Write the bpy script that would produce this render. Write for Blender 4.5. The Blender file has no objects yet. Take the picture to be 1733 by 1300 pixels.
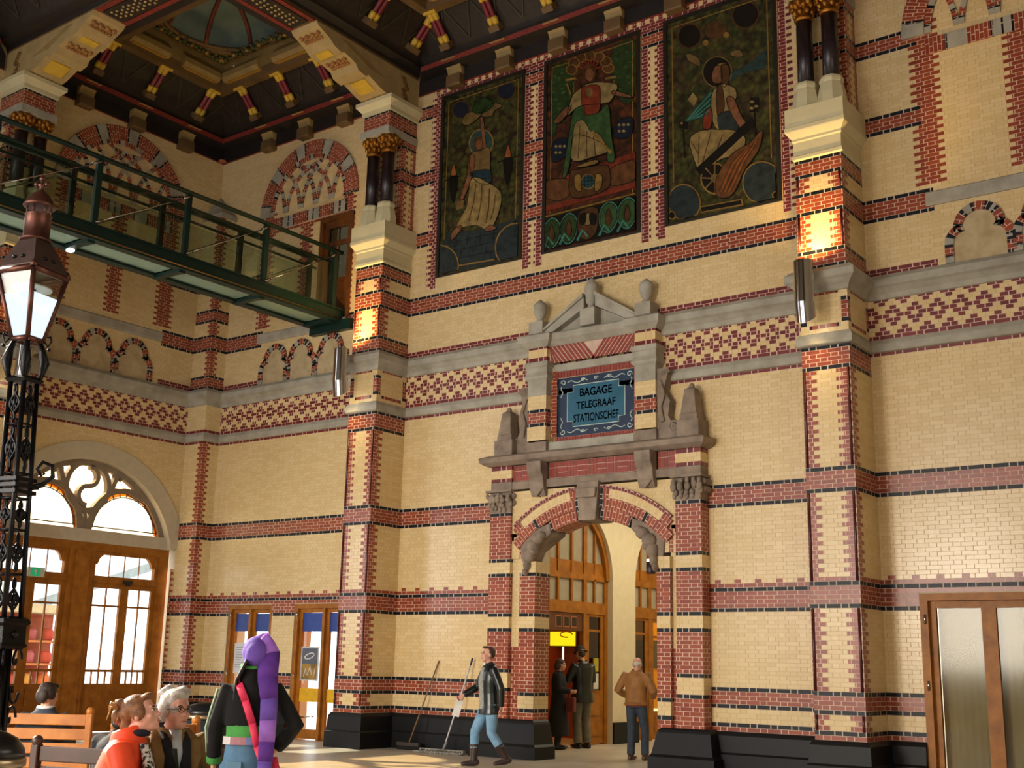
import bpy, bmesh, math, random
from mathutils import Vector, Matrix
random.seed(7)
SC = bpy.context.scene
COL = SC.collection
PI = math.pi

# ---------------------------------------------------------------- colours and materials
def lin(h):
    h = h.lstrip('#')
    o = []
    for i in (0, 2, 4):
        c = int(h[i:i+2], 16)/255
        o.append(c/12.92 if c <= .04045 else ((c+.055)/1.055)**2.4)
    return tuple(o) + (1,)

class NT:
    """small wrapper to write node trees in few characters"""
    def __init__(s, name):
        s.m = bpy.data.materials.new(name); s.m.use_nodes = True
        s.t = s.m.node_tree; s.t.nodes.clear()
        s.out = s.n('ShaderNodeOutputMaterial')
    def n(s, typ, **kw):
        nd = s.t.nodes.new(typ)
        for k, v in kw.items(): setattr(nd, k, v)
        return nd
    def put(s, sock, v):
        if hasattr(v, 'is_output') or isinstance(v, bpy.types.NodeSocket): s.t.links.new(v, sock)
        else: sock.default_value = v
    def math(s, op, a, b=0.0, c=None):
        nd = s.n('ShaderNodeMath', operation=op); s.put(nd.inputs[0], a); s.put(nd.inputs[1], b)
        if c is not None: s.put(nd.inputs[2], c)
        return nd.outputs[0]
    def mix(s, f, a, b, blend='MIX'):
        nd = s.n('ShaderNodeMix', data_type='RGBA', blend_type=blend)
        s.put(nd.inputs[0], f); s.put(nd.inputs[6], a); s.put(nd.inputs[7], b)
        return nd.outputs[2]
    def noise(s, vec, scale, detail=3, rough=.55, dist=0):
        nd = s.n('ShaderNodeTexNoise'); nd.inputs['Scale'].default_value = scale
        nd.inputs['Detail'].default_value = detail; nd.inputs['Roughness'].default_value = rough
        nd.inputs['Distortion'].default_value = dist
        s.t.links.new(vec, nd.inputs['Vector']); return nd.outputs[0]
    def ramp(s, f, stops):
        nd = s.n('ShaderNodeValToRGB'); e = nd.color_ramp.elements
        while len(e) < len(stops): e.new(.5)
        for el, (p, c) in zip(e, stops): el.position = p; el.color = c
        s.put(nd.inputs[0], f); return nd.outputs[0]
    def bsdf(s, col, rough=.6, metal=0., normal=None, **kw):
        b = s.n('ShaderNodeBsdfPrincipled')
        s.put(b.inputs['Base Color'], col); s.put(b.inputs['Roughness'], rough); s.put(b.inputs['Metallic'], metal)
        for k, v in kw.items(): s.put(b.inputs[k.replace('_', ' ')], v)
        if normal is not None: s.t.links.new(normal, b.inputs['Normal'])
        s.t.links.new(b.outputs[0], s.out.inputs[0]); return b
    def bump(s, h, strength=.3, dist=.01):
        b = s.n('ShaderNodeBump'); b.inputs['Strength'].default_value = strength; b.inputs['Distance'].default_value = dist
        s.t.links.new(h, b.inputs['Height']); return b.outputs[0]

MATS = {}
def mat(name, col, rough=.6, metal=0., var=.12, scale=6., bump=0., col2=None, **kw):
    """plain surface: a base colour broken up by noise in object space"""
    if name in MATS: return MATS[name]
    t = NT(name); g = t.n('ShaderNodeTexCoord').outputs['Object']
    f = t.noise(g, scale, 4)
    c = lin(col)
    d = lin(col2) if col2 else tuple(x*(1-var*2.2) for x in c[:3])+(1,)
    cc = t.ramp(f, [(.3, d), (.68, c)])
    nm = t.bump(t.noise(g, scale*5, 3), bump, .01) if bump else None
    t.bsdf(cc, rough, metal, nm, **kw)
    MATS[name] = t.m; return t.m

def brick(name, c1, c2, joint, rough=.4, jw=.045, stain=0., jn=.1, spec=.45):
    """glazed brick laid in courses; uv = (metres along the wall, course number)"""
    t = NT(name)
    uv = t.n('ShaderNodeUVMap'); uv.uv_map = 'UVMap'
    sx = t.n('ShaderNodeSeparateXYZ'); t.t.links.new(uv.outputs[0], sx.inputs[0])
    u, v = sx.outputs[0], sx.outputs[1]
    c = t.math('FLOOR', v); fv = t.math('SUBTRACT', v, c)
    uu = t.math('ADD', t.math('MULTIPLY', u, 1/.33), t.math('MULTIPLY', t.math('MODULO', c, 2.), .5))
    k = t.math('FLOOR', uu); fu = t.math('SUBTRACT', uu, k)
    hd = t.math('GREATER_THAN', fu, .667)
    j1 = t.math('LESS_THAN', t.math('ABSOLUTE', t.math('SUBTRACT', fu, .667)), jw*.5)
    j2 = t.math('LESS_THAN', fu, jw*.5); j3 = t.math('GREATER_THAN', fu, 1-jw*.5)
    j4 = t.math('LESS_THAN', fv, jn*.5); j5 = t.math('GREATER_THAN', fv, 1-jn*.5)
    jj = t.math('MAXIMUM', t.math('MAXIMUM', j1, j2), t.math('MAXIMUM', j3, t.math('MAXIMUM', j4, j5)))
    cb = t.n('ShaderNodeCombineXYZ'); t.put(cb.inputs[0], t.math('ADD', t.math('MULTIPLY', k, 2.), hd)); t.put(cb.inputs[1], c)
    wn = t.n('ShaderNodeTexWhiteNoise', noise_dimensions='2D'); t.t.links.new(cb.outputs[0], wn.inputs['Vector'])
    col = t.mix(wn.outputs[0], lin(c1), lin(c2))
    ob = t.n('ShaderNodeTexCoord').outputs['Object']
    if stain:
        f = t.noise(ob, .55, 5, .6)
        dk = t.math('MULTIPLY', t.math('GREATER_THAN', wn.outputs[0], .62), stain*.5)
        s1 = t.math('MULTIPLY', t.math('SUBTRACT', f, .42), stain*2.2); s1n = t.n('ShaderNodeClamp'); t.put(s1n.inputs[0], t.math('ADD', s1, t.math('MULTIPLY', dk, f)))
        col = t.mix(s1n.outputs[0], col, lin('c8a660'))
    col = t.mix(jj, col, lin(joint))
    h = t.math('ADD', t.math('MULTIPLY', t.math('SUBTRACT', 1., jj), 1.), t.math('MULTIPLY', t.noise(ob, 9., 2), .8))
    nm = t.bump(h, .25, .006)
    t.bsdf(col, t.math('ADD', rough, t.math('MULTIPLY', jj, .3)), 0., nm, Specular_IOR_Level=spec)
    MATS[name] = t.m; return t.m

YEL = brick('glazed yellow brick', 'e2ca9a', 'dcc290', 'c4a672', .24, .03, .36, .07)
RED = brick('glazed red brick', '9c4a2e', '843824', 'd4b8a0', .3, .04, 0, .11)
BLK = brick('glazed black brick', '121319', '1b1d24', 'c0b2a0', .4, .05, 0, .1, .25)
MRN = brick('maroon brick', '7c2e2a', '662220', 'd4b4a2', .35, .05, 0, .12)
BW = [YEL, RED, BLK, MRN]
CODE = {'Y': 0, 'R': 1, 'K': 2, 'M': 3}
STONE = mat('grey sandstone', 'b2ad9e', .8, var=.12, scale=3., bump=.15, col2='938d7e')
BSTONE = mat('brown weathered sandstone', '9c8b7a', .85, var=.15, scale=4., bump=.25, col2='75675a')
CREAM = mat('cream painted stone', 'd6cba2', .55, var=.05, scale=3., bump=.05)
PLAST = mat('pale plaster', 'cfc3a6', .75, var=.06, scale=2.)
DARKST = mat('black polished stone plinth', '0f1112', .5, var=.2, scale=3., col2='0a0b0c', Specular_IOR_Level=.3)
GOLD = mat('gilded carving', 'b07a2c', .4, .75, .3, 14., .4, col2='6e3f14')
GOLDP = mat('gold painted panel', 'd9b23c', .5, .1, .1, 5.)
PORPH = mat('dark porphyry column', '2c2024', .3, var=.3, scale=16., col2='1b1418')
OAK = mat('varnished oak', 'aa6c22', .45, var=.16, scale=5., bump=.05, col2='885214', Specular_IOR_Level=.3)
OAKD = mat('dark oak', '6c3e14', .5, var=.2, scale=5.)
DWOOD = mat('dark panelled wood', '2c2118', .6, var=.25, scale=7., bump=.1)
DWOOD2 = mat('dark frieze wood', '221a18', .6, var=.25, scale=7.)
TAN = mat('tan painted timber', 'a08652', .6, var=.1, scale=4.)
TAND = mat('brown painted timber', '6e5432', .6, var=.12, scale=4.)
TANL = mat('pale carved timber', 'b39a68', .6, var=.1, scale=4., bump=.1)
REDP = mat('red painted ornament', '8a2f20', .6, var=.25, scale=20., col2='5e1c18')
CRIM = mat('crimson painted shaft', '7e2430', .35, var=.12, scale=6.)
GREEN = mat('dark green painted steel', '12302a', .4, .2, .12, 5.)
STEEL = mat('polished stainless steel', 'c9c6c6', .12, 1., .04, 3.)
IRON = mat('black cast iron', '16171b', .35, .6, .2, 18., .2)
COPPER = mat('brown copper', '6a4438', .42, .75, .2, 10., .1, col2='4b302b')
def glass(name, tint='ffffff', gl=.1, rough=.02):
    t = NT(name)
    a = t.n('ShaderNodeBsdfTransparent'); a.inputs[0].default_value = lin(tint)
    b = t.n('ShaderNodeBsdfGlossy'); b.inputs['Roughness'].default_value = rough
    m = t.n('ShaderNodeMixShader'); m.inputs[0].default_value = gl
    t.t.links.new(a.outputs[0], m.inputs[1]); t.t.links.new(b.outputs[0], m.inputs[2]); t.t.links.new(m.outputs[0], t.out.inputs[0])
    MATS[name] = t.m; return t.m
GLASS = glass('clear window glass', 'f4f7f4', .06)
BGLASS = glass('greenish balustrade glass', 'eef4ee', .05)
NGLASS = glass('curtained door glass', 'efede6', .015, .1)
def emit(name, col, st):
    t = NT(name); e = t.n('ShaderNodeEmission'); e.inputs[0].default_value = lin(col); e.inputs[1].default_value = st
    t.t.links.new(e.outputs[0], t.out.inputs[0]); MATS[name] = t.m; return t.m

# ---------------------------------------------------------------- mesh builder
class MB:
    def __init__(s): s.k = 0; s.v = []; s.f = []; s.m = []; s.s = []; s.uv = {}
    def quad(s, pts, m=0, uv=None, smooth=False):
        b = len(s.v); s.v += [tuple(p) for p in pts]; s.f.append(tuple(range(b, b+len(pts)))); s.m.append(m); s.s.append(smooth)
        if uv: s.uv[len(s.f)-1] = uv
        return s
    def box(s, x0, x1, y0, y1, z0, z1, m=0, mt=None):
        if x0 > x1: x0, x1 = x1, x0
        if y0 > y1: y0, y1 = y1, y0
        if z0 > z1: z0, z1 = z1, z0
        b = len(s.v)
        P = [(x, y, z) for z in (z0, z1) for y in (y0, y1) for x in (x0, x1)]
        if mt: P = [tuple(mt @ Vector(p)) for p in P]
        s.v += P
        for q in ((0, 2, 3, 1), (4, 5, 7, 6), (0, 1, 5, 4), (2, 6, 7, 3), (1, 3, 7, 5), (0, 4, 6, 2)):
            s.f.append(tuple(b+i for i in q)); s.m.append(m); s.s.append(False)
        return s
    def ext(s, poly, fn, d0, d1, m=0, caps=True, smooth=False):
        """prism: poly of (a,b), fn(a,b,d) -> xyz"""
        n = len(poly); b = len(s.v)
        for d in (d0, d1): s.v += [tuple(fn(p[0], p[1], d)) for p in poly]
        for i in range(n):
            j = (i+1) % n; s.f.append((b+i, b+j, b+n+j, b+n+i)); s.m.append(m); s.s.append(smooth)
        if caps:
            s.f.append(tuple(b+i for i in reversed(range(n)))); s.m.append(m); s.s.append(False)
            s.f.append(tuple(b+n+i for i in range(n))); s.m.append(m); s.s.append(False)
        return s
    def strip(s, A, B, fn, d0, d1, m=0):
        """solid band between polylines A and B (same length), extruded d0..d1"""
        s.k += 1; e = .0006*(s.k % 8)
        for i in range(len(A)-1): s.ext([A[i], A[i+1], B[i+1], B[i]], fn, d0-e, d1+e, m)
        return s
    def lathe(s, cx, cy, prof, n=16, m=0, mt=None, smooth=True, rot=0.):
        b = len(s.v)
        for r, z in prof:
            for i in range(n):
                a = 2*PI*i/n+rot; p = Vector((cx+r*math.cos(a), cy+r*math.sin(a), z)); s.v.append(tuple(mt @ p if mt else p))
        for k in range(len(prof)-1):
            for i in range(n):
                j = (i+1) % n; s.f.append((b+k*n+i, b+k*n+j, b+(k+1)*n+j, b+(k+1)*n+i)); s.m.append(m); s.s.append(smooth)
        s.f.append(tuple(b+i for i in reversed(range(n)))); s.m.append(m); s.s.append(False)
        e = b+(len(prof)-1)*n; s.f.append(tuple(e+i for i in range(n))); s.m.append(m); s.s.append(False)
        return s
    def tube(s, pts, r, n=8, m=0, close=False):
        pts = [Vector(p) for p in pts]; N = len(pts); b = len(s.v); ref = None
        rr = r if isinstance(r, (list, tuple)) else [r]*N
        for i, p in enumerate(pts):
            if close: t = pts[(i+1) % N]-pts[i-1]
            else: t = pts[min(i+1, N-1)]-pts[max(i-1, 0)]
            t.normalize()
            if ref is None: ref = Vector((0, 0, 1)) if abs(t.z) < .9 else Vector((1, 0, 0))
            x = t.cross(ref)
            if x.length < 1e-4: x = t.orthogonal()
            x.normalize(); y = x.cross(t).normalized(); ref = y
            for k in range(n):
                a = 2*PI*k/n; s.v.append(tuple(p+(x*math.cos(a)+y*math.sin(a))*rr[i]))
        for i in range(N if close else N-1):
            i2 = (i+1) % N
            for k in range(n):
                k2 = (k+1) % n; s.f.append((b+i*n+k, b+i*n+k2, b+i2*n+k2, b+i2*n+k)); s.m.append(m); s.s.append(True)
        if not close:
            s.f.append(tuple(b+k for k in reversed(range(n)))); s.m.append(m); s.s.append(False)
            s.f.append(tuple(b+(N-1)*n+k for k in range(n))); s.m.append(m); s.s.append(False)
        return s
    def ell(s, c, r, m=0, nu=14, nv=9, mt=None):
        if not isinstance(r, (tuple, list)): r = (r, r, r)
        b = len(s.v)
        for i in range(nv+1):
            th = PI*i/nv
            for k in range(nu):
                a = 2*PI*k/nu; p = Vector((r[0]*math.sin(th)*math.cos(a), r[1]*math.sin(th)*math.sin(a), -r[2]*math.cos(th)))
                if mt: p = mt @ p
                s.v.append(tuple(p+Vector(c)))
        for i in range(nv):
            for k in range(nu):
                k2 = (k+1) % nu; s.f.append((b+i*nu+k, b+i*nu+k2, b+(i+1)*nu+k2, b+(i+1)*nu+k)); s.m.append(m); s.s.append(True)
        return s
    def build(s, name, mats, parent=None, bevel=0., weld=False):
        me = bpy.data.meshes.new(name); me.from_pydata(s.v, [], s.f)
        if not isinstance(mats, (list, tuple)): mats = [mats]
        for k in mats: me.materials.append(k)
        me.polygons.foreach_set('material_index', s.m); me.polygons.foreach_set('use_smooth', s.s)
        if s.uv:
            ul = me.uv_layers.new(name='UVMap')
            for fi, uv in s.uv.items():
                for li, q in zip(me.polygons[fi].loop_indices, uv): ul.data[li].uv = q
        me.update()
        o = bpy.data.objects.new(name, me); COL.objects.link(o)
        if parent: o.parent = parent; o.matrix_parent_inverse = parent.matrix_basis.inverted()
        if bevel:
            md = o.modifiers.new('edge', 'BEVEL'); md.width = bevel; md.segments = 2; md.limit_method = 'ANGLE'
        return o

def tag(o, label=None, cat=None, group=None, kind=None):
    if label: o['label'] = label
    if cat: o['category'] = cat
    if group: o['group'] = group
    if kind: o['kind'] = kind
    return o
def thing(name, label, cat, loc=(0, 0, 0), rz=0., group=None):
    o = bpy.data.objects.new(name, None); COL.objects.link(o); o.empty_display_size = .1
    o.location = loc; o.rotation_euler = (0, 0, rz)
    o.matrix_basis = Matrix.Translation(loc) @ Matrix.Rotation(rz, 4, 'Z')
    return tag(o, label, cat, group)
def dup(root, loc, rz=None, label=None):
    """copy a thing with its parts and sub-parts"""
    r = root.copy(); COL.objects.link(r); r.location = loc
    if rz is not None: r.rotation_euler = (0, 0, rz)
    if label: r['label'] = label
    for ch in list(root.children):
        c = ch.copy(); COL.objects.link(c); c.parent = r
        for g in list(ch.children):
            d = g.copy(); COL.objects.link(d); d.parent = c
    return r
EC = [0]
def eps(): EC[0] += 1; return .0007*(EC[0] % 8)
def struct(o): o['kind'] = 'structure'; return o
XZ = lambda y=0: (lambda a, b, d: (a, d, b))            # poly in x,z  extruded in y
YZ = lambda a, b, d: (d, a, b)                           # poly in y,z  extruded in x
XY = lambda a, b, d: (a, b, d)
FX = lambda a, b, d: (a, d, b)
def arc(cx, cz, r, a0, a1, n=16): return [(cx+r*math.cos(math.radians(a0+(a1-a0)*i/n)), cz+r*math.sin(math.radians(a0+(a1-a0)*i/n))) for i in range(n+1)]
# ================================================================ brick walls
KN = [(0, -9.84), (.615, 0), (.74, 2), (.95, 5), (1.26, 10), (2.385, 28), (2.757, 34), (4.007, 54), (4.375, 60), (6.11, 88), (6.17, 89),
      (6.36, 92), (7.13, 104), (7.345, 107), (7.47, 109), (8.22, 121), (8.59, 127), (8.89, 132), (9.63, 144), (9.95, 149), (10.96, 165),
      (11.27, 170), (12.4, 188), (12.71, 193), (13.3, 203), (15., 230)]
def zc(c):
    for (z0, c0), (z1, c1) in zip(KN, KN[1:]):
        if c <= c1: return z0+(z1-z0)*(c-c0)/(c1-c0)
    return KN[-1][0]
def cz(z):
    for (z0, c0), (z1, c1) in zip(KN, KN[1:]):
        if z <= z1: return c0+(c1-c0)*(z-z0)/(z1-z0)
    return KN[-1][1]
BASE = {}
for c in (0, 6, 7, 8, 29, 30, 31, 32, 34, 55, 56, 57, 58, 122, 123, 124, 125): BASE[c] = 'R'
for c in (88, 92, 107, 108): BASE[c] = 'M'
for c in (1, 5, 9, 28, 33, 54, 59, 121, 126): BASE[c] = 'K'
HIGH = {}
for k in (144, 165, 188):
    HIGH[k] = HIGH[k+4] = 'K'
    for j in (1, 2, 3): HIGH[k+j] = 'R'
def ov(L, a, b, code):
    """paint interval a..b of a course"""
    o = []
    for (p, q, m) in L:
        if q <= a or p >= b: o.append((p, q, m)); continue
        if p < a: o.append((p, a, m))
        if q > b: o.append((b, q, m))
    o.append((a, b, code)); return o
def quoin(L, c, a, side, w=(.2, .11), code='R'):
    """toothed brick edge at a, growing to side (+1/-1)"""
    k = w[c % 2]
    return ov(L, min(a, a+side*k), max(a, a+side*k), code)
FRZ = {1: (0, .23), 2: (0, .11), 3: (.5, .11), 4: (.5, .23), 5: (0, .23), 6: (.5, .23), 7: (.5, .11), 8: (0, .11), 9: (0, .23)}
def frieze(L, c, lo, hi, ph=0.):
    if 93 <= c <= 101:
        p, w = FRZ[c-92]; k = math.floor((lo-ph)/.33)-1
        while ph+k*.33 < hi+.4:
            m = ph+(k+p)*.33; a, b = max(lo, m-w/2), min(hi, m+w/2)
            if b > a: L = ov(L, a, b, 'M')
            k += 1
    return L
def dentil(L, c, lo, hi):
    if c == 35:
        k = 0
        while lo+k*.345 < hi-.12: L = ov(L, lo+.1+k*.345, lo+.21+k*.345, 'R'); k += 1
    return L
def panel(mb, fn, rows, c0, c1, ph=0.):
    for c in range(c0, c1):
        z0, z1 = zc(c), zc(c+1)
        for a, b, m in rows(c):
            if m is None or b-a < 1e-4: continue
            mb.quad([fn(a, z0), fn(b, z0), fn(b, z1), fn(a, z1)], CODE[m], [(a+ph, c+.001), (b+ph, c+.001), (b+ph, c+.999), (a+ph, c+.999)])

XL, YA = -21.56, -.83
XR = 2.4
# --- main wall, y = 0
def rows_back(c):
    z = (zc(c)+zc(c+1))/2
    b = BASE.get(c, 'Y')
    if c >= 109 and c < 132: b = BASE.get(c, 'Y')
    L = [(XL, XR, b)]
    L = frieze(L, c, XL+.63, -16.1); L = frieze(L, c, -15.41, -6.83, .1); L = frieze(L, c, -6.1, XR, .05)
    L = dentil(L, c, XL+.63, -16.1); L = dentil(L, c, -15.4, -13.0); L = dentil(L, c, -8.85, -6.83); L = dentil(L, c, -6.1, XR)
    for xc, ri, ro in ((-18.52, 1.2, 1.53), (-3.7, 1.3, 1.65)):
        if 107 <= c < 176:
            L = ov(L, xc-ri-.02, xc+ri+.02, 'Y')
            if 127 < c < 172:
                L = ov(L, xc-ri-.12, xc-ri+.02, 'R'); L = ov(L, xc+ri-.02, xc+ri+.12, 'R')
                L = quoin(L, c, xc-ri-.12, -1, (.15, .06)); L = quoin(L, c, xc-ri+.02, 1, (.17, .08))
                L = quoin(L, c, xc+ri+.12, 1, (.15, .06)); L = quoin(L, c, xc+ri-.02, -1, (.17, .08))
                if c < 164:
                    w = (.2, .12)[c % 2]; L = ov(L, xc-w, xc+w, 'R')
            if c == 163: L = ov(L, xc-ri, xc+ri, 'R')
    if c in HIGH:
        h = HIGH[c]
        if c < 150: L = ov(L, XL, -18.52-1.34, h)
        if c < 175: L = ov(L, -6.1, -5.14, h)
        L = ov(L, -15.41, -14.75, h)
    if c >= 129:                                   # strips beside and between the tile pictures
        L = quoin(L, c, -14.75, -1, (.24, .13), 'M'); L = quoin(L, c, -7.4, 1, (.24, .13), 'M')
        for a, q in ((-12.62, -12.18), (-10.04, -9.57)):
            L = ov(L, a, q, 'M')
            if c % 2: L = ov(L, a+.14, q-.14, 'Y')
            else: L = ov(L, a+.19, q-.19, 'Y')
        if c in HIGH:
            for a, q in ((-12.62, -12.18), (-10.04, -9.57)): L = ov(L, a, q, HIGH[c])
        if c in (193, 194, 195): L = ov(L, -14.75, -7.3, 'M')
        elif 196 <= c < 200:
            L = ov(L, -15.41, -6.83, 'Y')
            for k in range(43): L = ov(L, -14.9+k*.18, -14.81+k*.18, 'M')
    # openings
    if z < 2.62:
        L = ov(L, -20.19, -18.83, None); L = ov(L, -18.17, -16.8, None); L = ov(L, -5.57, -3.25, None)
    if z < 4.2: L = ov(L, -12.25, -9.55, None)
    if 8.5 < z < 10.86: L = ov(L, -18.08, -17.08, None)
    return L
mb = MB(); panel(mb, lambda a, z: (a, 0, z), rows_back, 0, 230)
HB = [(XL-.5, XR, 10.86, 15.)]                     # body of the wall behind the brick face
HB += [(XL-.5, -18.08, 8.5, 10.86), (-17.08, XR, 8.5, 10.86), (XL-.5, XR, 4.2, 8.5), (XL-.5, -12.25, 2.62, 4.2), (-9.55, XR, 2.62, 4.2),
       (XL-.5, -20.19, 0, 2.62), (-18.83, -18.17, 0, 2.62), (-16.8, -12.25, 0, 2.62), (-9.55, -5.57, 0, 2.62), (-3.25, XR, 0, 2.62)]
for a, b, z0, z1 in HB: mb.box(a, b, .004, .5, z0, z1, 4)
struct(mb.build('wall_back', BW+[PLAST]))

# --- left wall, x = XL, runs along y
YC, ZC = -2.65, 3.37
def rows_left(c):
    z = (zc(c)+zc(c+1))/2
    L = [(-13., 0., BASE.get(c, 'Y'))]
    L = frieze(L, c, -4.95, -.42, .07); L = frieze(L, c, -13, -5.6, .07)
    L = dentil(L, c, -13, -4.95)
    yc, ri = YC, 1.33
    if 107 <= c < 176:
        L = ov(L, yc-ri-.02, yc+ri+.02, 'Y')
        if 127 < c < 172:
            for s in (-1, 1):
                e = yc+s*ri
                L = ov(L, e-.1, e+.1, 'R'); L = quoin(L, c, e+.1, 1, (.15, .06)); L = quoin(L, c, e-.1, -1, (.15, .06))
            if c < 164:
                w = (.2, .12)[c % 2]; L = ov(L, yc-w, yc+w, 'R')
        if c == 163: L = ov(L, yc-ri, yc+ri, 'R')
    if c in HIGH and c < 150: L = ov(L, yc+ri+.1, 0, HIGH[c])
    hw = 0
    if z < ZC: hw = 2.12
    elif z < ZC+2.28: hw = math.sqrt(max(0, 2.28**2-(z-ZC)**2))
    if z < 3.78: L = quoin(L, c, -.52, 1, (.1, .04)) if c not in BASE else L
    if hw: L = ov(L, yc-hw, yc+hw, None)
    if 6.8 < z < 12: L = ov(L, -13., -9.1, None)
    return L
mb = MB(); panel(mb, lambda a, z: (XL, a, z), rows_left, 0, 230)
PY = lambda a, b, d: (d, a, b)
for y0, y1, z0, z1 in ((-9.1, YC-2.28, 0, 15), (-13, -9.1, 0, 6.8), (-13, -9.1, 12, 15), (YC+2.28, .5, 0, 15), (YC-2.28, YC+2.28, ZC+2.2, 15)): mb.box(XL-.5, XL-.004, y0, y1, z0, z1, 4)
A = arc(YC, ZC, 2.28, 0, 180, 20)
mb.strip(A, [(p[0], ZC+2.3) for p in A], PY, XL-.5, XL-.004, 4)
struct(mb.build('wall_left', BW+[PLAST]))

# --- solid right wall; wall behind the camera has tall window openings for the daylight
mb = MB()
mb.box(XL-.5, XL, -22, -13, 0, 15, 0)
mb.box(XR, XR+.4, -22.4, .5, 0, 15, 0)
struct(mb.build('wall_right', PLAST))
mb = MB()
for a, b in ((XL-.5, -19.), (-15., -13.), (-9., -7.), (-3., XR+.4)): mb.box(a, b, -22.4, -22., 0, 15, 0)
mb.box(XL-.5, XR+.4, -22.4, -22, 0, 1.6, 0); mb.box(XL-.5, XR+.4, -22.4, -22, 10.5, 15, 0)
struct(mb.build('wall_front', PLAST))

# --- floor
def floor_mat():
    t = NT('pale stone floor slabs')
    ob = t.n('ShaderNodeTexCoord').outputs['Object']
    br = t.n('ShaderNodeTexBrick'); br.offset = 0.5
    for k, v in (('Scale', 1.), ('Mortar Size', .006), ('Brick Width', .6), ('Row Height', .6)): br.inputs[k].default_value = v
    br.inputs['Color1'].default_value = lin('d6cebc'); br.inputs['Color2'].default_value = lin('c6bdaa'); br.inputs['Mortar'].default_value = lin('7a7466')
    t.t.links.new(ob, br.inputs['Vector'])
    f = t.noise(ob, 3., 5)
    c = t.mix(t.math('MULTIPLY', f, .6), br.outputs[0], lin('aea592'))
    t.bsdf(c, .32); return t.m
FLOORM = floor_mat()
struct(MB().box(-40, 12, -26, 14, -.2, 0, 0).build('floor', FLOORM))

# ================================================================ trim swept along the walls (room lies to the right of the path)
def sweep(mb, prof, path, m=0):
    n = len(path); rings = []
    def nr(a, b):
        d = Vector((b[0]-a[0], b[1]-a[1])).normalized(); return Vector((d.y, -d.x))
    for i, p in enumerate(path):
        if i == 0: o = nr(path[0], path[1])
        elif i == n-1: o = nr(path[-2], path[-1])
        else:
            a, b = nr(path[i-1], p), nr(p, path[i+1]); o = (a+b)/(1+a.dot(b))
        rings.append([(p[0]+o.x*q[0], p[1]+o.y*q[0], q[1]) for q in prof])
    k = len(prof)
    for i in range(n-1):
        for j in range(k-1): mb.quad([rings[i][j], rings[i+1][j], rings[i+1][j+1], rings[i][j+1]], m)
    mb.quad(rings[0][::-1], m); mb.quad(rings[-1], m)
PIER = [(XL, -13), (XL, -5.62), (XL+.83, -5.62), (XL+.83, -4.93), (XL, -4.93), (XL, -.42), (XL+.63, -.42), (XL+.63, 0), (-16.11, 0), (-16.11, YA), (-15.4, YA), (-15.4, 0)]
PBR = [(-6.83, 0), (-6.83, YA), (-6.095, YA), (-6.095, 0), (XR, 0)]
FULL = PIER+PBR
S1 = [(0, 6.16), (.045, 6.17), (.06, 6.19), (.06, 6.28), (.03, 6.345), (0, 6.36)]
S2 = [(0, 6.97), (.03, 6.98), (.05, 7.05), (.12, 7.12), (.17, 7.15), (.17, 7.255), (.1, 7.33), (0, 7.35)]
for nme, pr in (('trim_1', S1), ('trim_2', S2)):
    mb = MB(); sweep(mb, pr, FULL); struct(mb.build(nme, STONE))
BB = [(0, -.001), (.1, -.001), (.1, .28), (.075, .31), (.06, .55), (.03, .6), (0, .615)]
mb = MB()
for pth in ([(XL, YC+2.12), (XL, -.42), (XL+.63, -.42), (XL+.63, 0), (-20.19, 0)], [(-18.83, 0), (-18.17, 0)],
            [(-16.8, 0), (-16.11, 0), (-16.11, YA), (-15.4, YA), (-15.4, 0), (-12.9, 0)], [(-8.95, 0), (-6.83, 0), (-6.83, YA), (-6.095, YA), (-6.095, 0), (-5.57, 0)], [(-3.25, 0), (XR, 0)]):
    sweep(mb, BB, pth)
struct(mb.build('baseboard_back', DARKST))
mb = MB(); sweep(mb, BB, [(XL, -13), (XL, -5.62), (XL+.83, -5.62), (XL+.83, -4.93), (XL, -4.93), (XL, YC-2.12)]); struct(mb.build('baseboard_left', DARKST))
# string course of plain stone above the small blind arches
mb = MB()
for a, b in ((-19.85, -17.16), (-5.13, XR)): sweep(mb, [(0, 8.3), (.03, 8.3), (.05, 8.34), (.05, 8.5), (0, 8.53)], [(a, 0), (b, 0)])
sweep(mb, [(0, 8.3), (.03, 8.3), (.05, 8.34), (.05, 8.5), (0, 8.53)], [(XL, YC-1.4), (XL, YC+1.33)])
struct(mb.build('trim_3', STONE))

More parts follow.
